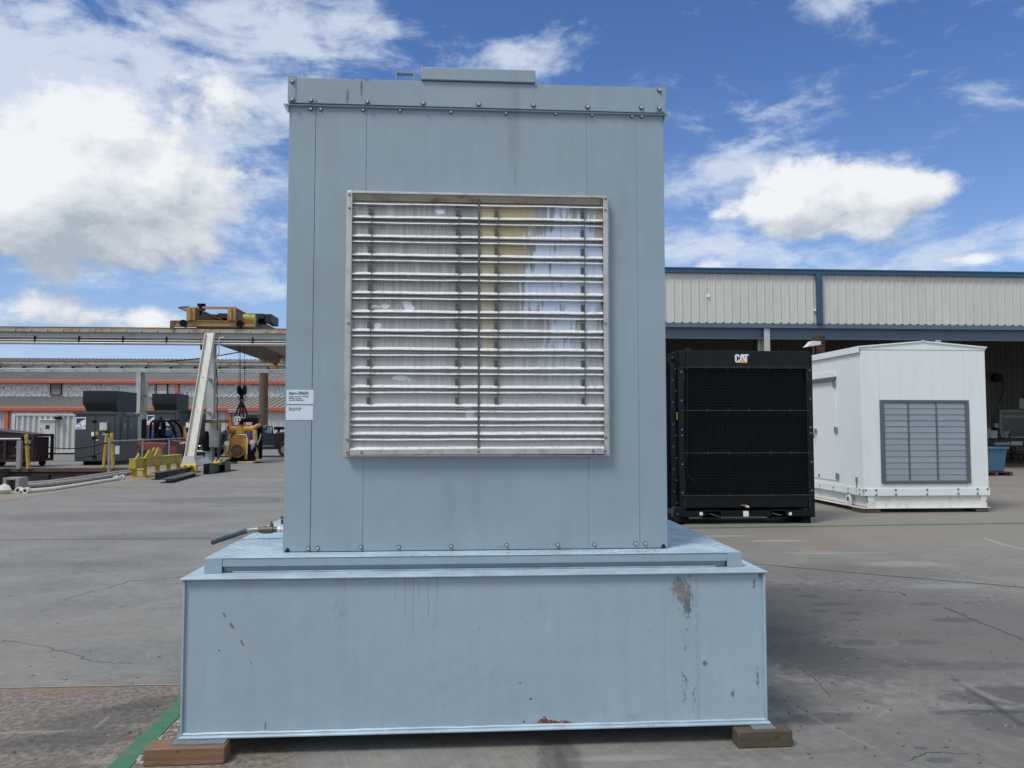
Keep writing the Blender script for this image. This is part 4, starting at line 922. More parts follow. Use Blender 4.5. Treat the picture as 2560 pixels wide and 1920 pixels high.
a = MB(); q = sp(980, 1318, .02); a.box(wx0-.025, wx0-.0142, q.y-.03, q.y+.03, q.z-.03, q.z+.03); build(a, 'latch', 'dull_metal', door)
q0, q1 = sp(1076, 722, .03), sp(938, 745, .03)
a = MB(); a.prism([(wx0-.0005, q0.z), (wx0-.07, q0.z-.02), (wx0-.07, q0.z-.09), (wx0-.055, q0.z-.09), (wx0-.055, q0.z-.05), (wx0-.0005, q0.z-.03)], 'y', q0.y, q0.y+1.3); build(a, 'rain_gutter', 'louv_frame', H_)
a = MB(); q = sp(1203, 1345, .02); a.box(wx0-.02, wx0-.0005, q.y-.03, q.y+.03, q.z-.05, q.z+.05); a.cyl((wx0-.015, q.y, q.z-.05), (wx0-.015, q.y, q.z-.26), .008, 6); build(a, 'latch', 'dull_metal', H_)
# louvre: frame, mullions, blades
a = MB(); bd = .07
a.box(lx0, lx0+bd, YW-.03, YW+.01, lz0, lz1); a.box(lx1-bd, lx1, YW-.03, YW+.01, lz0, lz1); a.box(lx0+bd, lx1-bd, YW-.03, YW+.01, lz1-.05, lz1); a.box(lx0+bd, lx1-bd, YW-.03, YW+.01, lz0, lz0+.05)
wl2 = build(a, 'louvre_frame', 'louv_frame', H_, .004)
a = MB(); a.box(lx0+bd, lx1-bd, YW-.0042, YW-.001, lz0+.05, lz1-.05); build(a, 'backing', 'void', wl2)
ms = [w_(1518, 1100).x, w_(1687, 1100).x]
for x in ms: a = MB(); a.box(x-.016, x+.016, YW-.022, YW-.0045, lz0+.05, lz1-.05); build(a, 'mullion', 'louv_frame', wl2)
xs = [lx0+bd, ms[0]-.0165, ms[0]+.0165, ms[1]-.0165, ms[1]+.0165, lx1-bd]; hh = (lz1-lz0-.10)/13
for i in range(3):
    a = MB(); ww = xs[2*i+1]-xs[2*i]; a.strip([(-.001, hh-.002), (-.003, hh-.012), (-.010, .012), (-.012, .004), (-.007, .001)], 'x', 0, ww); bmw = a.mesh('louvre_blade', 'louv_grey', fix=False)
    for k in range(13): put('louvre_blade', bmw, wl2, (xs[2*i], YW-.005, lz0+.05+k*hh), (random.uniform(-.02, .02), 0, 0))
for n_, x0, x1, lab in ((0, b1-.02, b1+.22, 'dark timber under the near left corner of the white enclosure'), (1, b2-.22, b2+.03, 'dark timber under the near right corner of the white enclosure')):
    c_ = Vector(((x0+x1)/2, YW, 0)); a = MB(); a.box(x0-.12*(1-n_), x1, YW-.02, YW+.4, 0, b0-.0125); tag(build(a, 'timber_block', 'timber_old', None, .01, loc=c_), lab, 'timber')
q = w_(1385, 1366)

# ------------------------------------------------------------------ open-fronted workshop on the right
YB2 = 28.0
def b_(x, y, Y=YB2): return P(*c2(x, y), Y)
ztop = b_(1100, 86).z; zs1 = b_(1100, 116).z; zs0 = b_(1100, 410).z; zg1 = b_(1100, 437).z; zg0 = b_(1100, 502).z
wbx0, wbx1, wyb = 2.6, 44.0, 41.0
F_ = T('workshop_building', 'long open-fronted workshop with beige ribbed siding and blue trim', 'building', (22, YB2, 0))
# siding sheets: three ribs each
sw_ = .915; a = MB(); prof = []
for k in range(3):
    x0 = k*.305; prof += [(x0, 0), (x0+.235, 0), (x0+.250, -.032), (x0+.285, -.032)]
    prof += [(x0+.3049, 0)]
    if True:
        pass
pf = []
for k in range(3):
    x0 = k*.305
    for xx, yy in [(0, 0), (.095, 0), (.10, -.005), (.115, -.005), (.12, 0), (.165, 0), (.17, -.005), (.185, -.005), (.19, 0), (.235, 0), (.25, -.032), (.282, -.032), (.297, 0)]: pf.append((x0+xx, yy))
pf.append((sw_, 0))
a.strip(pf, 'z', 0, zs1-zs0); shm = a.mesh('siding_panel', 'beige', fix=False)
x = wbx0
while x < wbx1-.5: put('siding_panel', shm, F_, (x, YB2, zs0)); x += sw_
a = MB(); a.box(wbx0-.05, wbx1+.1, YB2-.12, YB2+.1, zs1-.002, ztop); a.box(wbx0-.05, wbx1+.1, YB2-.14, YB2-.1205, ztop-.05, ztop+.01); build(a, 'eave_gutter', 'navy', F_, .01)
q = b_(975, 260); a = MB(); a.box(q.x-.11, q.x+.11, YB2-.15, YB2-.04, zs0-.02, zs1-.003); build(a, 'downspout', 'navy', F_, .015)
a = MB(); a.box(wbx0, wbx1, YB2-.055, YB2+.10, zg1, zs0-.005); build(a, 'base_flashing', 'blue_steel', F_, .005)
a = MB()
for x_ in range(140): 
    xx = wbx0+.266+x_*.305
    if xx < wbx1-.3: a.box(xx-.045, xx+.045, YB2-.050, YB2-.02, zs0-.004, zs0+.026)
build(a, 'closure_strip', 'void', F_, fix=False, kind='stuff')
a = MB(); a.box(wbx0, wbx1, YB2+.14, YB2+.16, zg0, zg1+.2); a.box(wbx0, wbx1, YB2+.02, YB2+.28, zg0, zg0+.02); build(a, 'girder', 'blue_steel', F_)
for px_ in (668, 1696, 2700, 3700):
    q = b_(px_, 540, YB2+.0); 
    if px_ == 668: xx = q.x
    else: xx = b_(668, 540).x+ (0, 0, 1, 2, 3)[[668, 1696, 2700, 3700].index(px_)+1]*6.2
    if px_ == 1696: xx = b_(1696, 510).x
    a = MB(); a.box(xx-.11, xx+.11, YB2+.0, YB2+.015, 0, zg1-.01 if px_ == 668 else zg0-.002); a.box(xx-.006, xx+.006, YB2+.015, YB2+.285, 0, zg0-.002); a.box(xx-.11, xx+.11, YB2+.285, YB2+.30, 0, zg0-.002)
    build(a, 'column', 'grey_steel', F_)
a = MB(); q = b_(646, 540); a.box(q.x-.08, q.x+.02, YB2+.32, YB2+.34, zg0-1.2, zg0-.002); build(a, 'bracket_plate', 'pale_steel', F_)
a = MB(); a.box(wbx0, wbx1, YB2+.102, wyb, ztop-.14, ztop-.06); rf_ = build(a, 'roof', 'grey_roof', F_)
a = MB()
for k in range(5): a.box(wbx0+.2, wbx1-.2, YB2+2+k*2.4, YB2+2.08+k*2.4, ztop-.35, ztop-.145)
build(a, 'purlin', 'blue_steel', F_)
a = MB(); a.box(wbx0-.02, wbx0-.001, YB2+.1, wyb, 0, ztop-.1); a.box(wbx1, wbx1+.02, YB2+.1, wyb, 0, ztop-.1); build(a, 'side_wall', 'beige', F_)
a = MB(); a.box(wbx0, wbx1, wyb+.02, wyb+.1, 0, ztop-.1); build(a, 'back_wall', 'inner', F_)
a = MB(); pf2 = []
for k in range(3): pf2 += [(k*.305, 0), (k*.305+.24, 0), (k*.305+.255, -.03), (k*.305+.285, -.03)]
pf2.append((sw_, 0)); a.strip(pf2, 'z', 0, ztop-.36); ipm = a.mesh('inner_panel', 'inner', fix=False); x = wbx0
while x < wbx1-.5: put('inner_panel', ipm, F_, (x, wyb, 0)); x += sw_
a = MB(); q = b_(312, 240, YB2-.03); a.box(q.x-.05, q.x+.05, YB2-.06, YB2-.006, q.z-.05, q.z+.05); build(a, 'wall_sensor', 'logo_white', F_)
a = MB(); q = b_(966, 325, YB2-.06); a.box(q.x-.10, q.x-.04, YB2-.08, YB2-.01, q.z-.04, q.z+.05); build(a, 'wall_sensor', 'logo_white', F_)
# office window on the back wall
def k_(x, y, Y=wyb-.04): return P(*c2(x, y), Y)
wq0, wq1 = k_(2064, 1095), k_(2064, 925); wxe = wq0.x+5.2
a = MB(); a.box(wq0.x, wq0.x+.12, wyb-.12, wyb-.032, wq0.z, wq1.z); a.box(wq0.x+.12, wxe, wyb-.12, wyb-.032, wq1.z-.10, wq1.z); a.box(wq0.x+.12, wxe, wyb-.12, wyb-.032, wq0.z, wq0.z+.1); win = build(a, 'window_frame', 'grey_steel', F_)
a = MB(); a.box(wq0.x+.12, wxe, wyb-.06, wyb-.04, wq0.z+.1, wq1.z-.1); build(a, 'pane', 'glass', win)
a = MB(); a.box(wq0.x+.13, wxe, wyb-.11, wyb-.07, wq1.z-.42, wq1.z-.30); build(a, 'rail', 'dull_metal', win)
# things inside the workshop
q0, q1 = k_(2184, 918), k_(2230, 855)
sg = T('wall_sign', 'white notice with arrow and number above the dark workshop window', 'sign', (q0.x, wyb-.05, q0.z))
a = MB(); a.box(q0.x, q0.x+1.3, wyb-.06, wyb-.032, q0.z, q1.z); build(a, 'board', 'plastic_white', sg, .01)
text('\u2666 Bay', .32, (q0.x+.08, wyb-.063, q0.z+.55), sg, 'ink', bold=.008); text('1', .42, (q0.x+.38, wyb-.063, q0.z+.10), sg, 'ink', bold=.008)
q = k_(2051, 1000); gs = T('safety_sign', 'small green sign beside the workshop window', 'sign', (q.x, wyb-.05, q.z))
a = MB(); a.box(q.x-.22, q.x+.22, wyb-.05, wyb-.032, q.z-.02, q.z+.36); build(a, 'board', 'old_green', gs); a = MB(); a.box(q.x-.16, q.x+.2, wyb-.05, wyb-.032, q.z-.45, q.z-.05); build(a, 'notice', 'plastic_white', gs)
q = k_(2052, 732, wyb-.3); hr = T('hose_reel', 'dark hose reel high on the workshop back wall', 'hose reel', (q.x, wyb-.3, q.z))
a = MB(); a.cyl((q.x, wyb-.45, q.z), (q.x, wyb-.41, q.z), .24, 18); a.cyl((q.x, wyb-.15, q.z), (q.x, wyb-.11, q.z), .24, 18); a.cyl((q.x, wyb-.41, q.z), (q.x, wyb-.15, q.z), .2, 16); build(a, 'reel', 'rubber', hr)
a = MB(); a.tube([(q.x+.28, wyb-.3, q.z), (q.x+.34, wyb-.3, q.z-.5), (q.x+.2, wyb-.3, q.z-1.0), (q.x+.05, wyb-.3, q.z-1.3)], .03, 6); build(a, 'hose', 'rubber', hr)
a = MB(); a.box(q.x-.04, q.x+.04, wyb-.11, wyb-.033, q.z-.2, q.z+.2); build(a, 'bracket', 'dull_metal', hr)
gq = G(*c2(2025, 1320)); gx_, gy_ = gq.x, gq.y+.3
pal = T('pallet', 'wooden pallet under the blue bin', 'pallet', (gx_, gy_, 0))
pb = MB(); pb.box(-.55, .55, -.045, .045, 0, .02); pbm = pb.mesh('board', 'orange_wood')
for i in range(5): put('board', pbm, pal, (gx_, gy_-.45+i*.225, .115))
for i in (-1, 0, 1): a = MB(); a.box(gx_-.05+i*.5, gx_+.05+i*.5, gy_-.5, gy_+.5, .0, .1145); build(a, 'runner', 'orange_wood', pal)
bn = T('waste_bin', 'blue plastic bin standing on a pallet inside the workshop', 'bin', (gx_, gy_, .135))
hb = .93; a = MB(); a.add([(gx_-.36, gy_-.36, .14), (gx_+.36, gy_-.36, .14), (gx_+.36, gy_+.36, .14), (gx_-.36, gy_+.36, .14), (gx_-.44, gy_-.44, hb), (gx_+.44, gy_-.44, hb), (gx_+.44, gy_+.44, hb), (gx_-.44, gy_+.44, hb)],
      [(0,3,2,1),(0,1,5,4),(1,2,6,5),(2,3,7,6),(3,0,4,7)]); build(a, 'tub', 'bin', bn, .02)
a = MB(); a.box(gx_-.48, gx_+.48, gy_-.48, gy_-.43, hb-.04, hb+.03); a.box(gx_-.48, gx_+.48, gy_+.43, gy_+.48, hb-.04, hb+.03); a.box(gx_-.48, gx_-.43, gy_-.43, gy_+.43, hb-.04, hb+.03); a.box(gx_+.43, gx_+.48, gy_-.43, gy_+.43, hb-.04, hb+.03); build(a, 'rim', 'bin', bn)
# cluttered work table against the back wall
Yt_ = 37.0; q0, q1 = P(*c2(1985, 1138), Yt_), P(*c2(2230, 1138), Yt_)
wt_ = T('work_table', 'dark work table carrying bottles and boxes before the workshop window', 'table', ((q0.x+q1.x)/2, Yt_, 0))
zt3 = q0.z
a = MB(); a.box(q0.x-1.0, q1.x+.5, Yt_-.4, Yt_+.4, zt3-.06, zt3); build(a, 'table_top', 'black_mat', wt_)
for x in (q0.x-.9, (q0.x+q1.x)/2, q1.x+.4):
    for y in (Yt_-.35, Yt_+.3): a = MB(); a.box(x-.03, x+.03, y, y+.06, 0, zt3-.061); build(a, 'leg', 'black_mat', wt_)
a = MB(); a.box(q0.x-.95, q1.x+.45, Yt_-.35, Yt_+.35, .25, .29); build(a, 'shelf', 'black_mat', wt_)
a = MB(); a.box(q0.x-.9, q1.x+.4, Yt_+.0, Yt_+.35, zt3+.30, zt3+.34); a.box(q0.x-.9, q0.x-.85, Yt_+.0, Yt_+.35, zt3, zt3+.30); a.box(q1.x+.35, q1.x+.4, Yt_, Yt_+.35, zt3, zt3+.30); build(a, 'riser_shelf', 'black_mat', wt_)
def ti(x_): return P(*c2(x_, 1100), Yt_).x
a = MB(); xx = ti(2011); a.cyl((xx, Yt_+.15, zt3+.3405), (xx, Yt_+.15, zt3+.80), .10, 12); a.cyl((xx, Yt_+.15, zt3+.80), (xx, Yt_+.15, zt3+.86), .05, 10); tag(build(a, 'bottle', 'plastic_white', None), 'tall white bottle at the left of the work table riser shelf', 'bottle')
a = MB(); xx = ti(2040); a.box(xx-.24, xx+.14, Yt_+.02, Yt_+.3, zt3+.3405, zt3+.72); tag(build(a, 'carton', 'plastic_white', None, .02), 'white carton on the riser shelf right of the tall bottle', 'box')
a = MB(); xx = ti(2068); a.prism([(xx-.05, zt3+.3405), (xx+.14, zt3+.3405), (xx+.0, zt3+.86), (xx-.16, zt3+.86)], 'y', Yt_+.05, Yt_+.3); tag(build(a, 'binder', 'red_brown', None), 'brown binder leaning between white carton and crumpled rags', 'binder')
a = MB(); xx = ti(2104)
rr = random.Random(5)
for i in range(9): a.ball((xx+rr.uniform(-.22, .22), Yt_+.15+rr.uniform(-.05, .05), zt3+.45+rr.uniform(-.04, .18)), .13, seg=8)
tag(build(a, 'rag_pile', 'cloth_grey', None), 'pale crumpled rags heaped on the riser shelf', 'rags')
a = MB(); xx = ti(2130); a.cyl((xx, Yt_+.15, zt3+.3405), (xx, Yt_+.15, zt3+.62), .10, 12); tag(build(a, 'spray_can', 'blue', None), 'blue can at the right of the crumpled rags', 'can')
a = MB(); xx = ti(2045); a.box(xx-.3, xx+.5, Yt_-.3, Yt_-.05, zt3+.0005, zt3+.16); tag(build(a, 'parts_tray', 'grey_steel', None, .01), 'low grey tray on the work table under the shelf', 'tray')
a = MB(); xx = ti(2140); a.box(xx-.25, xx+.3, Yt_-.3, Yt_-.05, zt3+.0005, zt3+.20); tag(build(a, 'parts_box', 'plastic_white', None, .01), 'long pale box at the right end of the work table', 'box')
# picnic table
Yp = 34.5; q0 = P(*c2(2085, 1158), Yp); q1 = P(*c2(2300, 1158), Yp); zp = .76
pc = T('picnic_table', 'brown wooden picnic table standing inside the workshop', 'table', ((q0.x+q1.x)/2, Yp, 0))
pm = MB(); pm.box(0, q1.x-q0.x, -.065, .065, -.04, 0); pmm = pm.mesh('plank', 'orange_wood')
for i in range(5): put('plank', pmm, pc, (q0.x, Yp-.3+i*.15, zp))
for i in (-1, 1):
    for j in (0, 1): put('plank', pmm, pc, (q0.x, Yp+i*(.62+j*.14), .46))
for x in (q0.x+.35, q1.x-.35):
    for s1 in (-1, 1):
        a = MB(); a.prism([(Yp+s1*.62, 0), (Yp+s1*.72, 0), (Yp+s1*.32, zp-.042), (Yp+s1*.22, zp-.042)], 'x', x-.02, x+.02); build(a, 'leg', 'orange_wood', pc)
    a = MB(); a.box(x+.021, x+.06, Yp-.78, Yp+.78, .36, .4195); build(a, 'cross_beam', 'orange_wood', pc)
# exhaust stack and lamp seen between radiator and white enclosure
q = P(*c2(977, 560), 24.0); st_ = T('exhaust_stack', 'rusty brown exhaust stack standing between black radiator and white enclosure', 'exhaust stack', (q.x, 24, 0))
a = MB(); a.cyl((q.x, 24, 0), (q.x, 24, q.z+.40), .19, 18); build(a, 'pipe', 'red_brown', st_)
a = MB(); a.cyl((q.x, 24, q.z+.2), (q.x, 24, q.z+.25), .21, 18); build(a, 'band', 'red_brown', st_)
a = MB(); a.box(q.x-.45, q.x+.45, 23.6, 24.4, 0, .9); build(a, 'base', 'black_mat', st_, .03)
q = P(*c2(940, 533), 23.6); lp_ = T('flood_lamp', 'small white shaded lamp on a pole left of the brown stack', 'lamp', (q.x, 23.6, 0))
a = MB(); a.cyl((q.x+.1, 23.6, 0), (q.x+.1, 23.6, q.z), .025, 8); build(a, 'pole', 'black_mat', lp_)
a = MB(); a.prism([(q.x-.24, q.z-.08), (q.x+.20, q.z-.01), (q.x+.20, q.z+.09), (q.x-.06, q.z+.10)], 'y', 23.45, 23.75); build(a, 'shade', 'plastic_white', lp_)
# ------------------------------------------------------------------ left: warehouse far behind
def c1(x, y): return x*.32550, 740+y*.32550
YL, YU = 66.0, 73.0
def l_(x, y, Y=YL): return P(*c1(x, y), Y)
X0, X1 = -58.0, -12.0
zle = l_(1000, 865).z; zlr = P(*c1(1000, 778), YU).z; zue = P(*c1(1000, 658), YU).z; zur = zue+3.6; YR_ = 92.0
WH = T('warehouse', 'long white ribbed warehouse with two grey roofs and orange gutters', 'building', (-35, YL, 0))
def sheet(h, name, mt, step=.23, w2=.92, rib=.03):
    a = MB(); pf = []; k = 0
    while k*step < w2-.01: pf += [(k*step, 0), (k*step+step*.72, 0), (k*step+step*.80, -rib), (k*step+step*.92, -rib)]; k += 1
    pf.append((w2, 0)); a.strip(pf, 'z', 0, h); return a.mesh(name, mt, fix=False)
lw_ = sheet(zle-.02, 'siding_panel', 'white_siding', .46, .92, .045); uw_ = sheet(zue-zlr+.3, 'siding_panel', 'old_siding', .46, .92, .045)
def rsheet(y0, z0, y1, z1, name):
    a = MB(); pf = []; n_ = Vector((0, -(z1-z0), y1-y0)).normalized(); w2 = .92
    xs_ = [(0, 0), (.30, 0), (.34, .05), (.42, .05), (.46, 0), (.76, 0), (.80, .05), (.88, .05), (.92, 0)]
    vs_ = [(x_, y0+n_.y*h_*1.6, z0+n_.z*h_*1.6) for x_, h_ in xs_]+[(x_, y1+n_.y*h_*1.6, z1+n_.z*h_*1.6) for x_, h_ in xs_]; n = len(xs_)
    a.add(vs_, [(i, i+1, n+i+1, n+i) for i in range(n-1)]); return a.mesh(name, 'grey_roof', fix=False)
lr_ = rsheet(-.25, zle+.02, YU-YL, zlr+.02, 'roof_panel'); ur_ = rsheet(-.25, zue+.02, YR_-YU, zur, 'roof_panel')
x = X0
while x < X1-.1:
    put('siding_panel', lw_, WH, (x, YL, 0)); put('siding_panel', uw_, WH, (x, YU, zlr-.3)); put('roof_panel', lr_, WH, (x, YL, 0)); put('roof_panel', ur_, WH, (x, YU, 0)); x += .92
a = MB(); a.box(X0+.02, X1-.05, YU+.1, YU+.3, 0, zue); a.box(X0+.02, X1-.05, YL+.1, YL+.3, 0, zle-.1); build(a, 'frame_wall', 'grey_steel', WH)
for z_, y_ in ((zle, YL), (zue, YU)):
    a = MB(); a.box(X0, X1, y_-.42, y_-.10, z_-.20, z_+.12); build(a, 'gutter', 'orange', WH, .04)
for cx_, y_, z0, z1 in [(55, YL, 0, zle), (604, YL, 0, zle), (1765, YL, 0, zle), (1360, YU, zlr, zue)]:
    q = P(*c1(cx_, 900 if y_ == YL else 720), y_-.15); a = MB(); a.box(q.x-.14, q.x+.14, y_-.28, y_-.055, z0, z1-.201); build(a, 'downspout', 'orange', WH)
vslat = MB(); vslat.strip([(-.02, .14), (-.07, .02), (-.05, 0)], 'x', 0, 1.0); vsm = vslat.mesh('vent_slat', 'grey_roof', fix=False)
vslat2 = MB(); vslat2.strip([(-.02, .14), (-.07, .02), (-.05, 0)], 'x', 0, 1.0); vsm2 = vslat2.mesh('vent_slat', 'pale_steel', fix=False)
for x0, x1, y0, y1, vm in [(390, 470, 675, 757, vsm), (1202, 1284, 670, 750, vsm2)]:
    p0, p1 = P(*c1(x0, y1), YU-.1), P(*c1(x1, y0), YU-.1); a = MB(); f_ = .06
    a.box(p0.x-f_, p0.x, YU-.16, YU-.05, p0.z-f_, p1.z+f_); a.box(p1.x, p1.x+f_, YU-.16, YU-.05, p0.z-f_, p1.z+f_); a.box(p0.x, p1.x, YU-.16, YU-.05, p1.z, p1.z+f_); a.box(p0.x, p1.x, YU-.16, YU-.05, p0.z-f_, p0.z)
    ve = build(a, 'vent_frame', 'black_mat', WH); k = 0
    while k*.14 < p1.z-p0.z-.1: put('vent_slat', vm, ve, (p0.x, YU-.05, p0.z+k*.14), None, (p1.x-p0.x, 1, 1)); k += 1
q = P(*c1(1805, 882), YL-.3); a = MB(); a.box(q.x-.5, q.x+.5, YL-.5, YL-.05, q.z-.18, q.z+.14); build(a, 'wall_lamp', 'dull_metal', WH, .03)

# ------------------------------------------------------------------ crane runways
def stiff_mesh(h, d_): a = MB(); a.box(-.012, .012, -d_, 0, 0, h); return a.mesh('stiffener', 'pale_steel')
def runway(name, label, Y, px_top, px_flange, px_low, x0, x1, cols, rake_dir, flange, stx, grp=None):
    zt_r = P(300, px_top, Y).z; zf = P(300, px_flange, Y).z; zl_ = P(300, px_low, Y).z
    t = T(name, label, 'crane runway', ((x0+x1)/2, Y, 0), 'crane runways')
    a = MB(); a.box(x0, x1, Y-.01, Y+.01, zl_+.02, zf); a.box(x0, x1, Y-.17, Y+.17, zl_, zl_+.0195); build(a, 'web_beam', 'grey_steel', t)
    a = MB(); a.box(x0, x1, Y-.15, Y+.15, zt_r-.06, zt_r-.035); a.box(x0, x1, Y-.145, Y-.13, zf+.03, zt_r-.0605); a.box(x0, x1, Y-.155, Y+.15, zf, zf+.0295); build(a, 'top_channel', flange, t)
    a = MB(); a.box(x0, x1, Y-.03, Y+.03, zt_r-.0345, zt_r+.03); build(a, 'crane_rail', 'rail', t)
    sm_ = stiff_mesh(zt_r-.061-zf-.03, .05); x = x1-.3
    while x > x0: put('stiffener', sm_, t, (x, Y-.1455, zf+.03)); x -= stx
    for cx_, base in cols:
        a = MB(); a.box(cx_-.15, cx_+.15, Y-.16, Y-.14, .02, zl_-.002); a.box(cx_-.15, cx_+.15, Y+.14, Y+.16, .02, zl_-.002); a.box(cx_-.008, cx_+.008, Y-.14, Y+.14, .02, zl_-.002); col_ = build(a, 'column', 'grey_steel', t)
        a = MB(); a.box(cx_-.28, cx_+.28, Y-.28, Y+.28, 0, .0195); build(a, 'base_plate', 'grey_steel', col_)
        # raking leg
        yb, yt_ = Y+rake_dir*base, Y+rake_dir*.32; w2, d2 = .19, .14
        for sx in (-1, 1):
            a = MB(); xx = cx_+sx*w2
            a.add([(xx-.012, yb-d2, .30), (xx+.012, yb-d2, .30), (xx+.012, yb+d2, .30), (xx-.012, yb+d2, .30), (xx-.012, yt_-d2, zf-.02), (xx+.012, yt_-d2, zf-.02), (xx+.012, yt_+d2, zf-.02), (xx-.012, yt_+d2, zf-.02)], [(0,3,2,1),(4,5,6,7),(0,1,5,4),(1,2,6,5),(2,3,7,6),(3,0,4,7)])
            build(a, 'raking_leg_flange', 'pale_steel', t)
        a = MB(); a.add([(cx_-w2, yb-.012, .30), (cx_+w2, yb-.012, .30), (cx_+w2, yb+.012, .30), (cx_-w2, yb+.012, .30), (cx_-w2, yt_-.012, zf-.02), (cx_+w2, yt_-.012, zf-.02), (cx_+w2, yt_+.012, zf-.02), (cx_-w2, yt_+.012, zf-.02)], [(0,3,2,1),(4,5,6,7),(0,1,5,4),(1,2,6,5),(2,3,7,6),(3,0,4,7)])
        build(a, 'raking_leg', 'pale_steel', t)
        a = MB(); a.prism([(cx_-.32, .02), (cx_+.32, .02), (cx_+.20, .42), (cx_-.20, .42)], 'y', yb-.16, yb-.145); a.box(cx_-.34, cx_+.34, yb-.3, yb+.3, 0, .0195); build(a, 'foot_gusset', 'pale_steel', t)
        for f_ in (.35, .62):
            z = .3+(zf-.3)*f_; yy = yb+(yt_-yb)*f_; a = MB(); y0_, y1_ = sorted((yy, Y-rake_dir*.0)); a.box(cx_-.05, cx_+.05, y0_, y1_, z-.05, z+.05); build(a, 'brace', 'rust_steel' if f_ < .5 else 'dull_metal', t)
    return t, zt_r, zf, zl_
cx1 = P(528, 1000, 36.5).x
RN, nzt, nzf, nzl = runway('crane_runway', 'nearer crane runway beam with cables clipped along its web and rusty top flange', 36.5, 820, 831.5, 861.5, -44, -3, [(cx1, 2.7), (cx1-16, 2.7)], -1, 'rust_steel', .68)
cx2 = P(347, 1000, 55.0).x
RF, fzt, fzf, fzl = runway('crane_runway', 'farther crane runway beam in front of the grey warehouse roof', 55.0, 905, 912.5, 930.5, -62, -3, [(cx2, 2.2), (cx2+17, 2.2)], 1, 'rust_steel', .68)
# cable bundles along the near web
for i, (dz, r, mt) in enumerate([(.30, .022, 'pvc_old'), (.22, .014, 'black_mat'), (.17, .025, 'galv'), (.115, .016, 'rubber'), (.065, .028, 'dull_metal')]):
    pts = []; x = -44
    while x < -3: pts.append((x, 36.5-.05-.012*i, nzl+dz+.018*math.sin(x*1.15+i)*(i % 2)*1.2)); x += .5
    a = MB(); a.tube(pts, r, 5); build(a, 'conduit', mt, RN)
cl_ = MB(); cl_.box(-.02, .02, -.10, 0, 0, .33); clm = cl_.mesh('cable_clip', 'black_mat'); x = -3.6
while x > -44: put('cable_clip', clm, RN, (x, 36.48, nzl+.03)); x -= 1.9
for k in range(14):
    a = MB(); q = P(*c1(30+k*188, 545), 54.7); a.box(q.x-.35, q.x+.35, 54.66, 54.72, fzf-.16, fzf-.13); a.box(q.x-.37, q.x-.33, 54.66, 54.98, fzf-.24, fzf-.13); build(a, 'bus_bracket', 'black_mat', RF)
a = MB(); a.tube([(-62, 54.68, fzf-.30), (-3, 54.68, fzf-.30)], .025, 6); build(a, 'conduit', 'pvc', RF)
a = MB(); q = P(*c1(1557, 388), 36.4); a.box(q.x-.08, q.x+.08, 36.3, 36.5, q.z-.16, nzl-.001); build(a, 'junction_box', 'black_mat', RN)
a = MB(); pts = [P(*c1(x_, y_), 36.2) for x_, y_ in ((1720,318),(1690,322),(1682,340),(1682,400),(1684,430),(1668,465),(1652,505))]; a.tube(pts, .03, 6); build(a, 'conduit', 'pvc', RN)
for x_, y0, y1 in ((1665, 560, 1000), (1668, 900, 1035)):
    a = MB(); pts = [P(*c1(x_-(y-y0)*-.012+3*math.sin(y*.05), y), 36.0) for y in range(y0, y1, 22)]; a.tube(pts, .022, 5); build(a, 'hanging_cable', 'black_mat', RN)
a = MB(); q = P(*c1(1655, 1055), 36.2); a.box(q.x-.22, q.x+.22, 36.0, 36.32, q.z-.62, q.z+.62); build(a, 'switch_box', 'galv', RN, .02)
q = P(*c1(1590, 958), 35.2); a = MB(); a.box(q.x-.75, q.x+.85, 35.0, 35.5, q.z-.10, q.z+.04); a.box(q.x-.55, q.x-.1, 35.0, 35.4, q.z+.041, q.z+.24); build(a, 'bracket_shelf', 'tan_dark', RN)
a = MB(); q = P(*c1(1080, 1050), 54.6); a.box(q.x-.15, q.x+.35, 54.5, 54.8, q.z-.9, q.z+.9); build(a, 'switch_box', 'black_mat', RF)
# ------------------------------------------------------------------ overhead travelling crane
CR = T('bridge_crane', 'tan overhead bridge crane riding the runways with black hoist and hook', 'crane', (-11, 45, nzt))
Yn = 36.5
e0, e1 = P(*c1(1322, 215), Yn).x, P(*c1(1955, 215), Yn).x; ez0, ez1 = nzt+.05, P(*c1(1600, 193), Yn).z
a = MB(); a.box(e0, e1, Yn-.14, Yn+.14, ez0+.06, ez1-.03); a.box(e0, e1, Yn-.2, Yn+.2, ez1-.0295, ez1); a.box(e0, e1, Yn-.2, Yn+.2, ez0+.04, ez0+.0595); et = build(a, 'end_truck', 'tan', CR)
for x in (e0+.55, e1-.6):
    a = MB(); a.cyl((x, Yn-.21, ez0+.17), (x, Yn+.16, ez0+.17), .16, 18); build(a, 'wheel', 'black_mat', et)
a = MB(); a.box(e0-.02, e0+.16, Yn-.21, Yn-.142, ez0-.1, ez1-.031); build(a, 'end_bumper', 'tan_dark', et)
Yf = 55.0
a = MB(); a.box(e0, e1, Yf-.14, Yf+.14, fzt+.1, fzt+.45); build(a, 'end_truck', 'tan', CR)
gz1 = P(*c1(1480, 100), Yn).z; gzb = fzt-.25
gx = [(P(*c1(1450, 150), Yn).x, P(*c1(1513, 150), Yn).x), (P(*c1(1762, 150), Yn).x, P(*c1(1822, 150), Yn).x)]
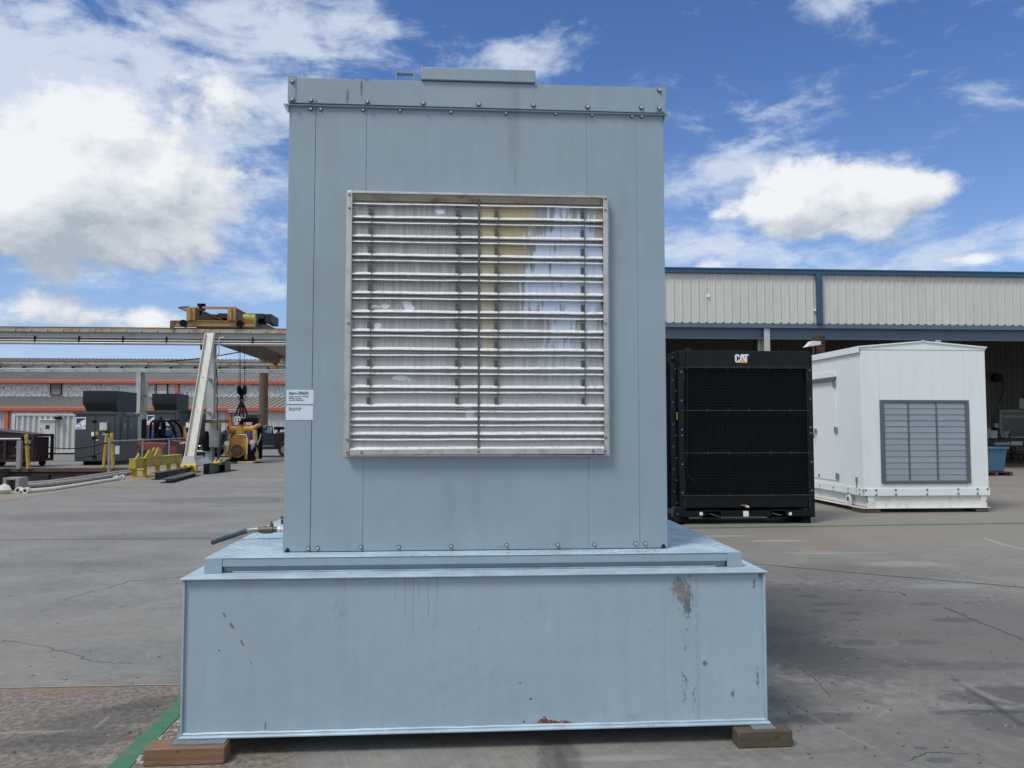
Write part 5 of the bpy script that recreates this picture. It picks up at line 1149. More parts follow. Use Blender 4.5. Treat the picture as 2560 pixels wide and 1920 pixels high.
for x0, x1 in gx:
    zb0 = ez1+.001
    pr_ = [(Yn-.25, zb0), (Yn+.5, zb0), (Yn+2.2, nzt-.30), (Yf-2.0, nzt-.30), (Yf-.5, fzt+.46), (Yf+.3, fzt+.46), (Yf+.3, gz1), (Yn-.25, gz1)]
    a = MB(); a.prism(pr_, 'x', x0+.04, x1-.04); gd = build(a, 'girder', 'tan_dark', CR)
    a = MB(); a.box(x0-.02, x1+.02, Yn-.27, Yf+.3, gz1+.001, gz1+.05); build(a, 'girder_flange', 'tan', gd)
    a = MB(); a.box(x0, x1, Yn-.30, Yn-.2505, zb0, gz1); a.box((x0+x1)/2-.02, (x0+x1)/2+.02, Yn-.40, Yn-.3005, zb0, gz1); build(a, 'end_plate', 'tan', gd)
# catwalk brackets at the left girder, cross tie
a = MB(); q = [P(*c1(x_, y_), Yn+.2) for x_, y_ in ((1450,82),(1370,88),(1450,120),(1400,86),(1460,100))]
for p0, p1 in ((0, 1), (1, 2), (3, 4), (0, 2)): a.cyl(q[p0], q[p1], .035, 6)
build(a, 'service_bracket', 'tan_dark', CR)
q0, q1 = P(*c1(1515, 90), Yn+.6), P(*c1(1815, 90), Yn+.6); a = MB(); a.box(q0.x, q1.x, Yn+.55, Yn+.65, q0.z-.05, q0.z+.05); build(a, 'cross_tie', 'tan', CR)
q = P(*c1(1543, 60), Yn+.6); a = MB(); a.box(q.x-.05, q.x+.05, Yn+.5, Yn+.6, gz1-.2, q.z); a.box(q.x-.16, q.x+.16, Yn+.6, Yn+.8, gz1+.05, gz1+.35); build(a, 'limit_switch_post', 'black_mat', CR)
# hoist trolley
Yh = 40.2
def hb_(x0, y0, x1, y1, ya, yb, nm, mt, par=CR): p0, p1 = P(*c1(x0, y1), ya), P(*c1(x1, y0), ya); a = MB(); a.box(p0.x, p1.x, ya, yb, p0.z, p1.z); return build(a, nm, mt, par, .02)
hoist = hb_(1670, 135, 2030, 172, Yh, Yh+1.0, 'hoist_trolley', 'gen_dark'); hb_(1690, 173, 1950, 200, Yh+.2, Yh+1.0, 'hoist_frame', 'black_mat', hoist)
hb_(1930, 173, 2020, 203, Yh+.1, Yh+.9, 'hoist_motor', 'black_mat', hoist); hb_(2036, 138, 2085, 204, Yh-.2, Yh+1.4, 'control_cabinet', 'gen_dark', hoist)
a = MB(); p0, p1 = P(*c1(1600, 146), Yh), P(*c1(1670, 152), Yh); a.cyl(p0, p1, .06, 8); build(a, 'festoon_arm', 'black_mat', hoist)
a = MB(); p0, p1 = P(*c1(1872, 172), Yn+.3), P(*c1(1962, 175), Yn+.3); a.cyl(p0, p1, .20, 14); build(a, 'drive_motor', 'yellow_olive', CR)
# lower bracing seen under the near beam at the far end
a = MB(); p0 = P(*c1(2105, 440), 53.0); a.box(p0.x-.22, p0.x+.22, 52.8, 53.2, fzt-.55, nzt-.31); build(a, 'hanger_bracket', 'tan', CR)
a = MB(); p0 = P(*c1(2105, 490), 53.0); a.box(p0.x-1.2, p0.x+1.8, 52.9, 53.1, fzt+.18, fzt+.42); build(a, 'lower_tie', 'tan_dark', CR)
# ropes, block, hook, slings
Yk = 38.2; hb0 = P(*c1(1857, 722), Yk)
for x_ in (1836, 1847, 1879):
    p1, p0 = P(*c1(x_, 715), Yk), P(*c1(x_, 300), Yk); a = MB(); a.cyl(p0, p1, .012, 5); build(a, 'wire_rope', 'black_mat', CR)
a = MB()
for x_ in (1838, 1880): q = P(*c1(x_, 722), Yk); a.cyl((q.x-.05, Yk, q.z), (q.x+.05, Yk, q.z), .22, 14)
q0, q1 = P(*c1(1838, 722), Yk), P(*c1(1880, 722), Yk); a.box(q0.x, q1.x, Yk-.08, Yk+.08, q0.z-.1, q0.z+.06)
a.cyl((hb0.x, Yk, hb0.z-.05), (hb0.x, Yk, hb0.z-.45), .09, 8); hk = build(a, 'hook_block', 'black_mat', CR)
a = MB(); q = P(*c1(1858, 775), Yk); pts = [(q.x+.17*math.sin(t_), Yk, q.z+.20*math.cos(t_)) for t_ in [i*.35 for i in range(0, 15)]]; a.tube(pts, .045, 8); build(a, 'hook', 'dull_metal', hk)
a = MB(); p0 = P(*c1(1855, 800), Yk)
for dx, y1 in ((-.12, 925), (-.04, 935), (.05, 930), (.13, 920)): p1 = P(*c1(1852, y1), Yk); a.tube([(p0.x, Yk, p0.z), (p0.x+dx, Yk+dx, (p0.z+p1.z)/2), (p0.x+dx*1.5, Yk+dx*3, p1.z)], .05, 6)
build(a, 'lifting_sling', 'rubber', hk)
# sagging supply cable crossing between the beams
a = MB(); A_, B_ = P(*c1(1180, 512), 56.5), P(*c1(1965, 408), 50.0)
pts = [A_.lerp(B_, i/12)-Vector((0, 0, .12*math.sin(math.pi*i/12))) for i in range(13)]; a.tube(pts, .035, 6); tag(build(a, 'supply_cable', 'black_mat', None), 'thin dark cable sloping across the sky between the two crane runways', 'cable')
# round pole
q = P(659, 1000, 57.5); po = T('round_pole', 'tall brown round pole behind the yellow engine', 'pole', (q.x, 57.5, 0))
a = MB(); a.cyl((q.x, 57.5, 0), (q.x, 57.5, P(659, 880, 57.5).z), .33, 16, .30); build(a, 'shaft', 'pole', po)
a = MB(); z = P(659, 888, 57.5).z; a.box(q.x-.1, q.x+.9, 57.3, 57.7, z-.5, z+.15); build(a, 'head_bracket', 'grey_steel', po)

# ------------------------------------------------------------------ container office
YC = 48.0
def k1(x, y, Y=YC): return P(*c1(x, y), Y)
ctx1 = k1(90, 1000).x; ctx2 = ctx1+6.4; z0, z1 = k1(300, 1205).z, k1(300, 905).z
CT = T('container_office', 'pale grey shipping container with a personnel door and small square window', 'container', (ctx1+4.5, YC, 0))
a = MB(); pf = []; x = ctx1+.22
while x < ctx2-.3: pf += [(x, YC), (x+.11, YC), (x+.16, YC+.10), (x+.27, YC+.10), (x+.32, YC)]; x += .32
a.strip(pf, 'z', z0+.14, z1-.11); build(a, 'corrugated_side', 'pale_cont' if 'pale_cont' in M else 'grey_steel', CT, fix=False)
M['cont'] = mat('container_paint', (.52, .54, .54), .5, var=.08, dirt=(.28, .25, .2), dirt_amt=.3, streak=True); CT.children[0].data.materials[0] = M['cont']
a = MB(); a.box(ctx1, ctx1+.20, YC-.03, YC+2.4, z0, z1); a.box(ctx2-.2, ctx2, YC-.03, YC+2.4, z0, z1); a.box(ctx1+.2, ctx2-.2, YC-.03, YC+.06, z1-.11, z1); a.box(ctx1+.2, ctx2-.2, YC-.03, YC+.06, z0, z0+.14); build(a, 'frame', 'cont', CT, .01)
a = MB(); a.box(ctx1+.2, ctx2-.2, YC+.13, YC+2.38, z0+.01, z1-.02); build(a, 'box', 'cont', CT)
dx0, dx1 = k1(312, 1000).x, k1(428, 1000).x; dz0, dz1 = k1(400, 1193).z, k1(400, 953).z
a = MB(); a.box(dx0, dx1, YC-.07, YC-.001, dz0, dz1); dr = build(a, 'door', 'cont', CT, .01)
a = MB(); a.box(dx0-.05, dx1+.08, YC-.16, YC-.005, dz1+.001, dz1+.05); build(a, 'door_hood', 'logo_white', dr); a = MB(); a.box(dx0, dx1, YC-.13, YC-.005, dz0-.06, dz0-.001); build(a, 'threshold', 'logo_white', dr)
q0, q1 = k1(354, 1022), k1(386, 992); a = MB(); a.box(q0.x, q1.x, YC-.075, YC-.0705, q0.z, q1.z); build(a, 'door_window', 'glass', dr)
q = k1(409, 1070); a = MB(); a.cyl((q.x, YC-.07, q.z), (q.x, YC-.12, q.z), .05, 8); a.box(q.x-.03, q.x+.09, YC-.13, YC-.10, q.z-.015, q.z+.015); build(a, 'handle', 'chrome', dr)
q = k1(462, 938); a = MB(); a.box(q.x-.16, q.x+.12, YC-.3, YC-.031, q.z-.08, q.z+.08); build(a, 'lamp', 'black_mat', CT)
q = k1(300, 1050); a = MB(); a.tube([k1(308, 1010, YC-.1), k1(290, 1090, YC-.3), k1(278, 1160, YC-.6)], .02, 5); tag(build(a, 'loose_cord', 'light_wood', None), 'pale cord hanging left of the container door', 'cord')
for x in (ctx1+.9, ctx2-3.2, ctx2-.6):
    a = MB(); a.box(x-.35, x+.35, YC+.1, YC+2.2, 0, z0-.001); build(a, 'support', 'black_mat', CT)

# ------------------------------------------------------------------ slate grey generator cabinets with black hoods
GY = 34.6
def g1(x, y, Y=GY): return P(*c1(x, y), Y)
gx0, gx1 = g1(576, 1100).x, g1(884, 1100).x; gz0, gzt = g1(700, 1270).z, g1(700, 897).z; gd_ = 2.35
GN = T('cabinet_generator', 'slate grey generator cabinet with black intake hood at the dock, nearer of two', 'generator', ((gx0+gx1)/2, GY, 0), 'slate grey generator cabinets')
a = MB(); a.box(gx0, gx1, GY+.0, GY+gd_, gz0, gzt-.07); build(a, 'cabinet', 'gen', GN, .01)
a = MB(); a.box(gx0-.06, gx1+.0, GY-.06, GY+gd_*.35, gzt-.0695, gzt+.045); a.box(gx1+.001, gx1+.06, GY+gd_*.35, GY+gd_+.05, gzt-.12, gzt+.0); build(a, 'roof_edge', 'gen', GN, .006)
a = MB(); a.box(gx0+.25, gx1-.05, GY+.25, GY+gd_-.1, 0, gz0-.002); build(a, 'plinth', 'black_mat', GN)
dm = g1(731, 1100).x
for x0, x1 in ((gx0+.03, dm-.012), (dm+.012, gx1-.05)): a = MB(); a.box(x0, x1, GY-.028, GY-.001, gz0+.03, gzt-.13); build(a, 'door', 'gen', GN, .006)
for y_ in (962, 1092, 1235):
    q = g1(728, y_); a = MB(); a.box(q.x-.09, q.x+.09, GY-.06, GY-.0285, q.z-.03, q.z+.03); a.box(q.x-.02, q.x+.02, GY-.07, GY-.0605, q.z-.06, q.z+.06); build(a, 'latch', 'black_mat', GN)
for y0 in (GY+.55, GY+1.25): a = MB(); a.box(gx1+.0005, gx1+.025, y0, y0+.62, gz0+.7, gzt-.15); sdor = build(a, 'side_door', 'gen', GN, .005); a = MB(); a.box(gx1+.0255, gx1+.05, y0+.2, y0+.32, gz0+1.35, gz0+1.6); build(a, 'handle', 'dull_metal', sdor)
# hood with sloped front slot
hx0, hx1 = g1(625, 800).x, g1(888, 800).x; hz1 = g1(700, 728, GY+.1).z; hz0 = gzt+.046; hy0, hy1 = GY+.12, GY+gd_-.15
hm = g1(700, 822).z
a = MB()
a.add([(hx0, hy0, hm), (hx1, hy0, hm), (hx1, hy0, hz1), (hx0, hy0, hz1), (hx0+.12, hy0+.14, hz0), (hx1-.0, hy0+.14, hz0), (hx0+.12, hy1, hz0), (hx1+.0, hy1, hz0), (hx0, hy1, hz1), (hx1, hy1, hz1), (hx0, hy1, hm), (hx1, hy1, hm)],
      [(0,1,2,3),(4,5,1,0),(3,2,9,8),(1,5,7,11),(1,11,9,2),(4,0,10,6),(0,3,8,10),(6,10,11,7),(10,8,9,11),(4,6,7,5)])
hood = build(a, 'intake_hood', 'gen_dark', GN)
a = MB(); a.prism([(hy0+.005, hm-.01), (hy0+.125, hz0+.03), (hy0+.115, hz0+.03), (hy0-.004, hm-.01)], 'x', hx0+.14, hx1-.05); build(a, 'intake_slot', 'void', hood)
# square emblem: navy field, pale swoosh and crescent, lettering below
def emblem(par, x0, z0, w2, h2, y):
    a = MB(); a.box(x0, x0+w2, y-.004, y, z0, z0+h2); pl_ = build(a, 'emblem_plate', 'logo_white', par)
    def f_(u_, v_): return (x0+w2*u_, z0+h2*v_)
    arc = [f_(.93, .79), f_(.80, .79), f_(.66, .73), f_(.50, .63), f_(.33, .52), f_(.20, .42), f_(.10, .32)]
    a = MB(); a.prism([f_(.08, .93), f_(.93, .93)]+arc, 'y', y-.007, y-.0041); build(a, 'emblem_field', 'logo_navy', pl_)
    cres = [f_(.46+.0, .60), f_(.42, .50), f_(.41, .42), f_(.44, .33), f_(.52, .26), f_(.64, .245), f_(.72, .26), f_(.62, .29), f_(.54, .34), f_(.49, .41), f_(.48, .50)]
    a = MB(); a.prism(cres, 'y', y-.007, y-.0041); build(a, 'emblem_crescent', 'logo_navy', pl_)
    a = MB(); a.prism([f_(.78, .22), f_(.93, .22), f_(.93, .36), f_(.86, .29)], 'y', y-.007, y-.0041); build(a, 'emblem_tip', 'logo_navy', pl_)
    text('saturn', h2*.20, (x0+w2*.08, y-.0045, z0+h2*.06), pl_, 'logo_navy', sx=w2*.84/(h2*.20*2.9), bold=.003)
e0_, e1_ = g1(580, 1023), g1(662, 932); emblem(GN, e0_.x, e0_.z, e1_.x-e0_.x, e1_.z-e0_.z, GY-.029)
def plate(x0, y0, x1, y1, nm, mt, dy=.012): p0, p1 = g1(x0, y1), g1(x1, y0); a = MB(); a.box(p0.x, p1.x, GY-.029-dy, GY-.0285, p0.z, p1.z); return build(a, nm, mt, GN)
plate(775, 972, 830, 1031, 'filter_box', 'pale_steel', .12); plate(705, 1044, 724, 1076, 'notice', 'logo_white'); plate(736, 1042, 758, 1069, 'warning_label', 'yellow')
pl_ = plate(787, 1058, 828, 1066, 'notice', 'logo_white'); plate(795, 1044, 803, 1052, 'notice', 'logo_white'); plate(738, 1100, 758, 1112, 'notice', 'pale_steel'); plate(887-2, 1150, 921, 1215, 'notice', 'beige')
# second cabinet: copy standing farther back
off = P(*c1(1130, 900), 47.5).x-gx0
G2 = duptree(GN, GN.location+Vector((off, 47.5-GY, 0)), 'slate grey generator cabinet with black intake hood behind the red forklift')
G2.scale = (1, 1, 1.13)
q = P(*c1(1470, 1000), 46.0); a = MB(); a.cyl((q.x, 46, 0), (q.x, 46, P(*c1(1470, 890), 46).z), .75, 20); a.cyl((q.x, 46, P(*c1(1470, 892), 46).z+.02), (q.x, 46, P(*c1(1470, 884), 46).z+.06), .80, 20); tag(build(a, 'storage_tank', 'gen_dark', None), 'tall dark cylindrical tank right of the farther grey cabinet', 'tank')
# ------------------------------------------------------------------ maroon machine on castors
YM = 32.9
def m1(x, y, Y=YM): return P(*c1(x, y), Y)
mx1 = m1(256, 1200).x; mx0 = mx1-4.6; mz0 = m1(100, 1275).z; mz1 = m1(200, 1062).z; mza = m1(10, 1022).z
MR = T('maroon_machine_frame', 'dark maroon machine frame on castor wheels at the far left dock edge', 'machine', ((mx0+mx1)/2, YM, 0))
a = MB()
for x in (mx0, mx1-1.15, mx1-.10):
    for y in (YM, YM+1.5): a.box(x, x+.10, y, y+.1, mz0, mz1)
for z in (mz0, mz1-.1): 
    for y in (YM, YM+1.5): a.box(mx0+.1, mx1-1.15, y+.002, y+.098, z, z+.1); a.box(mx1-1.05, mx1-.10, y+.002, y+.098, z, z+.1)
    a.box(mx0+.002, mx0+.098, YM+.1, YM+1.5, z, z+.1); a.box(mx1-.098, mx1-.002, YM+.1, YM+1.5, z, z+.1)
build(a, 'frame', 'maroon', MR)
a = MB(); a.box(mx0+.05, mx1-.12, YM+.5, YM+1.45, mz0+.05, mz1-.12); build(a, 'housing', 'maroon', MR, .03)
a = MB(); a.prism([(mx1-1.3, mz1), (mx1-.1, mz1), (mx1-1.9, mza+.02), (mx0, mza+.02), (mx0, mz1)], 'y', YM+.2, YM+1.3); build(a, 'cover', 'maroon', MR, .03)
a = MB(); a.box(mx0, mx1-1.9, YM+.1, YM+.8, mza+.021, mza+.14); a.cyl((mx0, YM+.15, mza-.1), (mx1-1.7, YM+.15, mza-.12), .09, 10); build(a, 'top_duct', 'black_mat', MR)
a = MB(); rr = random.Random(8)
for i in range(16):
    x = mx1-.3-rr.random()*2.6; z = rr.uniform(mz0+.2, mz1-.2); a.cyl((x, YM+.15, z), (x+rr.uniform(.1, .5), YM+.15, z+rr.uniform(-.05, .05)), rr.uniform(.03, .08), 8)
build(a, 'pipework', 'rubber', MR, kind='stuff')
for (x_, y_, s_) in ((290-256+190, 1115, .12), (140, 1160, .10), (228, 1130, .08), (222, 1165, .09)):
    q = m1(x_, y_); a = MB(); a.box(q.x-s_, q.x+s_*.6, YM-.02, YM+.14, q.z-s_*.35, q.z+s_*.3); build(a, 'valve_block', 'dull_metal', MR)
for x in (mx1-.35, mx1-1.95, mx0+.3):
    for y in (YM+.1, YM+1.4):
        a = MB(); a.cyl((x-.0, y-.04, .13), (x, y+.04, .13), .128, 16); w_1 = build(a, 'castor_wheel', 'rubber', MR); a = MB(); a.box(x-.08, x+.08, y-.07, y-.045, .10, mz0-.001); a.box(x-.08, x+.08, y+.045, y+.07, .10, mz0-.001); build(a, 'fork', 'black_mat', w_1)
gr = T('dock_railing', 'grey pipe railing before the maroon machine at the far left', 'railing', (-19, 32.0, 0))
q = P(49, 1098, 32.0); a = MB(); a.cyl((q.x-6, 32, q.z), (q.x+.05, 32, q.z), .05, 10); build(a, 'rail', 'galv', gr)
for dx in (0, -3): a = MB(); a.box(q.x+dx-.08, q.x+dx+.08, 31.95, 32.1, 0, q.z-.051); build(a, 'post', 'galv', gr)
# ------------------------------------------------------------------ yellow bollards
def bollard(px0, py0, px1, py1, r, label, base):
    b0_ = G(px0, py0); t_ = P(px1, py1, b0_.y); o = T('bollard', label, 'bollard', b0_, 'yellow pipe bollards along the dock')
    a = MB(); a.cyl(b0_, t_, r, 12); a.ball(t_, r, r, r*.6, 10); build(a, 'pipe', 'yellow', o); a = MB(); m_ = b0_.lerp(t_, .72); a.cyl(m_, b0_.lerp(t_, .76), r*1.06, 12); build(a, 'clamp_band', 'black_mat', o)
    return o
bollard(71, 1172, 66, 1089, .07, 'worn yellow bollard before the maroon machine', 0)
bollard(259, 1169, 267, 1087, .065, 'yellow bollard leaning right before the slate grey cabinet', 0)
bollard(283, 1171, 279, 1085, .065, 'scuffed yellow bollard leaning left beside the fence end post', 0)
bollard(468, 1154, 468, 1084, .075, 'upright yellow bollard between red forklift and the raking crane leg', 0)
# ------------------------------------------------------------------ chain fence along the well
FN = T('chain_link_fence', 'grey chain-link fence with pipe rails beside the red forklift', 'fence', (-12.5, 29.3, 0))
fps = []
for px_, py_ in ((272, 1181), (355, 1172), (422, 1163), (482, 1157)):
    q = G(px_, py_); fps.append(q)
fz = P(272, 1103, fps[0].y).z
for i, q in enumerate(fps):
    a = MB(); a.cyl(q, (q.x, q.y, fz+(.12 if i == 0 else -.03)), .05 if i == 0 else .03, 10); build(a, 'post', 'galv', FN)
a = MB(); a.tube([(q.x, q.y, fz) for q in fps], .026, 8); build(a, 'top_rail', 'galv', FN)
a = MB()
for q0, q1 in zip(fps, fps[1:]):
    d_ = q1-q0; L_ = d_.length; nn = int(L_/.16)
    for k in range(nn+6):
        for sg in (1, -1):
            t0, t1 = (k-6)/nn, k/nn
            if sg < 0: t0, t1 = t1, t0
            za, zb2 = .05, fz
            def cl(t0, z0, t1, z1):
                # clip to 0..1
                if t0 > t1: t0, z0, t1, z1 = t1, z1, t0, z0
                if t1 <= 0 or t0 >= 1: return None
                if t0 < 0: z0 = z0+(z1-z0)*(-t0)/(t1-t0); t0 = 0
                if t1 > 1: z1 = z0+(z1-z0)*(1-t0)/(t1-t0); t1 = 1
                return t0, z0, t1, z1
            r__ = cl(t0, za, t1, zb2)
            if r__: a.cyl(q0+d_*r__[0]+Vector((0, 0, r__[1])), q0+d_*r__[2]+Vector((0, 0, r__[3])), .0022, 3)
build(a, 'wire_mesh', 'galv', FN, fix=False, kind='stuff')
# sagging chain from machine to bollard
for y0_, y1_, y2_ in ((1140, 1172, 1128), ):
    A_, M_, B_ = P(*c1(258, 1143), 32.2), P(*c1(560, 1172), 32.4), P(*c1(806, 1128), 32.6)
    pts = []
    for i in range(17):
        t_ = i/16; pts.append(A_*(1-t_)*(1-t_)+(M_*2-(A_+B_)*.5)*2*t_*(1-t_)+B_*t_*t_)
    a = MB(); a.tube(pts, .018, 6); tag(build(a, 'barrier_chain', 'black_mat', None), 'dark sagging chain strung from maroon machine to leaning bollards', 'chain')
a = MB(); pts = [P(*c1(x_, y_), 33.2) for x_, y_ in ((585, 1243), (640, 1242), (700, 1230), (760, 1212), (808, 1198))]; a.tube(pts, .016, 6); tag(build(a, 'barrier_chain', 'black_mat', None), 'lower dark chain across the foot of the slate grey cabinet', 'chain')
# ------------------------------------------------------------------ red forklift
YK = 40.5
def f1(x, y, Y=YK): return P(340+x*.10850, 1000+y*.10850, Y)
fx_0, fx_1 = f1(-60, 1000).x, f1(1110, 1000).x
FK = T('forklift', 'red forklift with black overhead guard parked behind the chain-link fence', 'forklift', ((fx_0+fx_1)/2, YK+.6, 0))
zb = f1(500, 885).z
a = MB(); a.prism([(fx_0+.1, .45), (fx_0, .75), (fx_0+.05, zb-.04), (f1(180, 0).x, zb+.0), (f1(240, 0).x, zb-.25), (f1(330, 0).x, .85), (f1(600, 0).x, .82), (f1(760, 0).x, .80), (f1(850, 0).x, .95), (fx_1-.05, .90), (fx_1, .60), (fx_1-.1, .40)], 'y', YK, YK+1.15); build(a, 'body', 'red', FK, .03)
a = MB(); a.box(f1(330, 0).x, f1(760, 0).x, YK+.1, YK+1.0, .80, 1.02); build(a, 'seat_deck', 'black_mat', FK, .03)
a = MB(); q = f1(560, 800); a.box(q.x-.25, q.x+.25, YK+.35, YK+.85, 1.021, 1.15); a.box(q.x-.28, q.x-.14, YK+.35, YK+.85, 1.151, 1.50); build(a, 'seat', 'black_mat', FK, .05)
zg_ = f1(600, 478).z
for y_ in (YK+.05, YK+1.05):
    a = MB(); a.tube([(f1(330, 0).x, y_, .9), (f1(350, 0).x, y_, zg_-.12), (f1(400, 0).x, y_, zg_), (f1(720, 0).x, y_, zg_), (f1(860, 0).x, y_, zg_-.28), (f1(960, 0).x, y_, .95)], .055, 8); build(a, 'guard_post', 'black_mat', FK)
    a = MB(); a.box(f1(425, 0).x, f1(520, 0).x, y_-.03, y_+.03, .95, zg_-.06); build(a, 'guard_pillar', 'black_mat', FK)
a = MB(); a.box(f1(380, 0).x, f1(870, 0).x, YK+.11, YK+1.0, zg_-.02, zg_+.05); build(a, 'overhead_guard', 'black_mat', FK)
a = MB(); q = f1(410, 620); a.cyl((q.x, YK-.03, q.z-.12), (q.x, YK-.03, q.z+.14), .06, 10); a.cyl((q.x, YK-.03, q.z+.14), (q.x, YK-.03, q.z+.3), .02, 8); build(a, 'fire_extinguisher', 'red', FK)
a = MB(); q = f1(820, 760); a.tube([(q.x-.25, YK+.5, 1.0), (q.x-.05, YK+.5, 1.35)], .03, 6); a.cyl((q.x-.07, YK+.5, 1.36), (q.x-.03, YK+.5, 1.39), .17, 14); build(a, 'steering_wheel', 'black_mat', FK)
for x_, r in ((f1(20, 0).x, .36), (f1(880, 0).x, .46)):
    for y_ in (YK-.05, YK+.95):
        a = MB(); a.cyl((x_, y_, r), (x_, y_+.26, r), r, 22); w1_ = build(a, 'wheel', 'rubber', FK); a = MB(); a.cyl((x_, y_-.012, r), (x_, y_-.001, r), r*.5, 16); build(a, 'rim', 'red', w1_)
a = MB(); xm_ = f1(1185, 0).x
for y_ in (YK+.15, YK+.85): a.box(xm_-.08, xm_+.06, y_, y_+.1, .1, f1(0, 530).z)
for z in (.3, 1.0, f1(0, 560).z): a.box(xm_-.06, xm_+.04, YK+.251, YK+.849, z, z+.08)
build(a, 'mast', 'black_mat', FK)
q = f1(1195, 575); a = MB(); a.box(q.x-.13, q.x+.13, YK+.10, YK+.149, q.z-.13, q.z+.13); build(a, 'work_lamp', 'logo_white', FK)
a = MB(); q = f1(1095, 730); a.box(q.x-.1, q.x+.1, YK+.3, YK+.35, q.z-.3, q.z+.28); build(a, 'warning_panel', 'tan', FK)
a = MB(); q = f1(1055, 995); a.cyl((q.x-.16, YK+.03, q.z-.03), (q.x+.16, YK+.03, q.z+.03), .04, 8); build(a, 'head_lamp', 'logo_white', FK)
a = MB(); q0, q1 = f1(360, 850, 43), f1(720, 712, 43); a.box(q0.x, q1.x, 43, 43.8, .0, q1.z); tag(build(a, 'tool_crate', 'blue', None, .03), 'blue steel crate standing behind the forklift seat', 'crate')
# ------------------------------------------------------------------ yellow spreader beam
sp0 = G(327, 1197); Xs = sp0.x; y0s = sp0.y
zs_b, zs_t = P(325, 1171, y0s).z, P(325, 1149, y0s).z; xe0 = P(320.5, 1160, y0s).x; xe1 = P(335.5, 1160, y0s).x
y1s = PX(455, 1135, xe1).y
SB = T('spreader_beam', 'long faded yellow lifting spreader beam standing on its feet by the fence', 'lifting beam', ((xe0+xe1)/2, y0s, 0))
a = MB(); a.box(xe0, xe1, y0s+.1, y1s, zs_b, zs_t); a.box(xe0-.01, xe1+.01, y0s+.085, y0s+.0995, zs_b-.02, zs_t+.015); build(a, 'beam', 'yellow_olive', SB, .006)
a = MB(); a.box(xe0-.03, xe1+.03, y0s+.1, y1s+.01, zs_t+.0005, zs_t+.018); a.box(xe0-.03, xe1+.03, y0s+.1, y1s+.01, zs_b-.018, zs_b-.0005); build(a, 'beam_flange', 'yellow', SB)
for f_ in (.22, .86):
    y = y0s+(y1s-y0s)*f_; a = MB(); a.box(xe1+.0005, xe1+.035, y-.04, y+.04, zs_b, zs_t); build(a, 'stiffener', 'yellow', SB)
for px_, hh_, ww_ in ((346, 1133, .05), (373, 1125, .13)):
    xm_ = (xe0+xe1)/2; y = PX(px_, 1140, xm_).y; zt_ = PX(px_, hh_, xm_).z
    a = MB(); a.prism([(y-ww_*2-.15, zs_t+.019), (y+ww_*2+.15, zs_t+.019), (y+ww_, zt_-.06), (y+ww_*.4, zt_), (y-ww_*.4, zt_), (y-ww_, zt_-.06)], 'x', xm_-.02, xm_+.02); build(a, 'lifting_lug', 'yellow', SB, .004)
xm_ = (xe0+xe1)/2; y = PX(390, 1130, xm_).y; zt_ = PX(394, 1120, xm_).z
a = MB(); a.prism([(y-.42, zs_t+.019), (y+.42, zs_t+.019), (y+.16, zt_), (y+.0, zt_+.02), (y-.16, zt_-.1)], 'x', xm_-.09, xm_-.05); a.prism([(y-.42, zs_t+.019), (y+.42, zs_t+.019), (y+.16, zt_), (y+.0, zt_+.02), (y-.16, zt_-.1)], 'x', xm_+.05, xm_+.09); build(a, 'lifting_lug', 'yellow', SB, .004)
for i, f_ in enumerate((.03, .22, .48, .72, .95)):
    y = y0s+.12+(y1s-y0s)*f_
    a = MB(); a.box(xe0+.02, xe1-.02, y-.03, y+.03, .035, zs_b-.0185); a.box(xe0-.10, xe1+.30, y-.10, y+.10, 0, .0345); build(a, 'foot', 'yellow', SB, .004)
a = MB(); a.cyl((xe0-.02, y0s+.15, zs_b-.06), (xe1+.25, y0s+.15, zs_b-.04), .035, 8); build(a, 'shackle_bar', 'yellow', SB)
# ------------------------------------------------------------------ black beams with yellow rollers
def steel_beam(pa, pb, h, w2, label, z0=0.0, grp='dark steel beams by the crane leg'):
    A_, B_ = Vector(pa), Vector(pb); d_ = (B_-A_); L_ = d_.length; an = math.atan2(d_.y, d_.x)
    a = MB(); a.box(0, L_, -w2/2, w2/2, z0, z0+.02); a.box(0, L_, -w2/2, w2/2, z0+h-.02, z0+h); a.box(0, L_, -.012, .012, z0+.0201, z0+h-.0201)
    o = build(a, 'steel_beam', 'black', None, .003, loc=(0, 0, 0)); o.location = A_; o.rotation_euler = (0, 0, an); return tag(o, label, 'steel beam', grp)
q0, q1 = G(415, 1208), G(488, 1188); steel_beam(q0, q1, .12, .35, 'low dark steel beam lying nearest the yellow spreader feet')
q0, q1 = G(418, 1202), G(505, 1180); steel_beam(q0+Vector((-.5, .4, 0)), q1+Vector((-.3, .4, 0)), .22, .25, 'dark steel beam just behind the low one by the spreader')
q0, q1 = G(519, 1185), G(566, 1177); steel_beam(q0+Vector((0, .5, 0)), q1+Vector((.0, .5, 0)), .30, .5, 'dark steel beam bridging the two black end boxes')
for (x0, x1, yb_, yt2, lab) in ((508, 528, 1186, 1160, 'black upright steel box at the left end of the beams, under a grey sheet'), (555, 567, 1179, 1154, 'black upright steel box at the right end of the beams')):
    q0, q1 = G(x0, yb_), G(x1, yb_-1); zt_ = P(x0, yt2, q0.y).z
    a = MB(); a.box(q0.x, q1.x, q0.y, q0.y+.03, 0, zt_); a.box(q0.x, q0.x+.02, q0.y+.0301, q0.y+.6, 0, zt_); a.box(q1.x-.02, q1.x, q0.y+.0301, q0.y+.6, 0, zt_); a.box(q0.x, q1.x, q0.y+.6001, q0.y+.63, 0, zt_)
    tag(build(a, 'end_box', 'black', None, .003, loc=(q0.x, q0.y, 0)), lab, 'steel box')
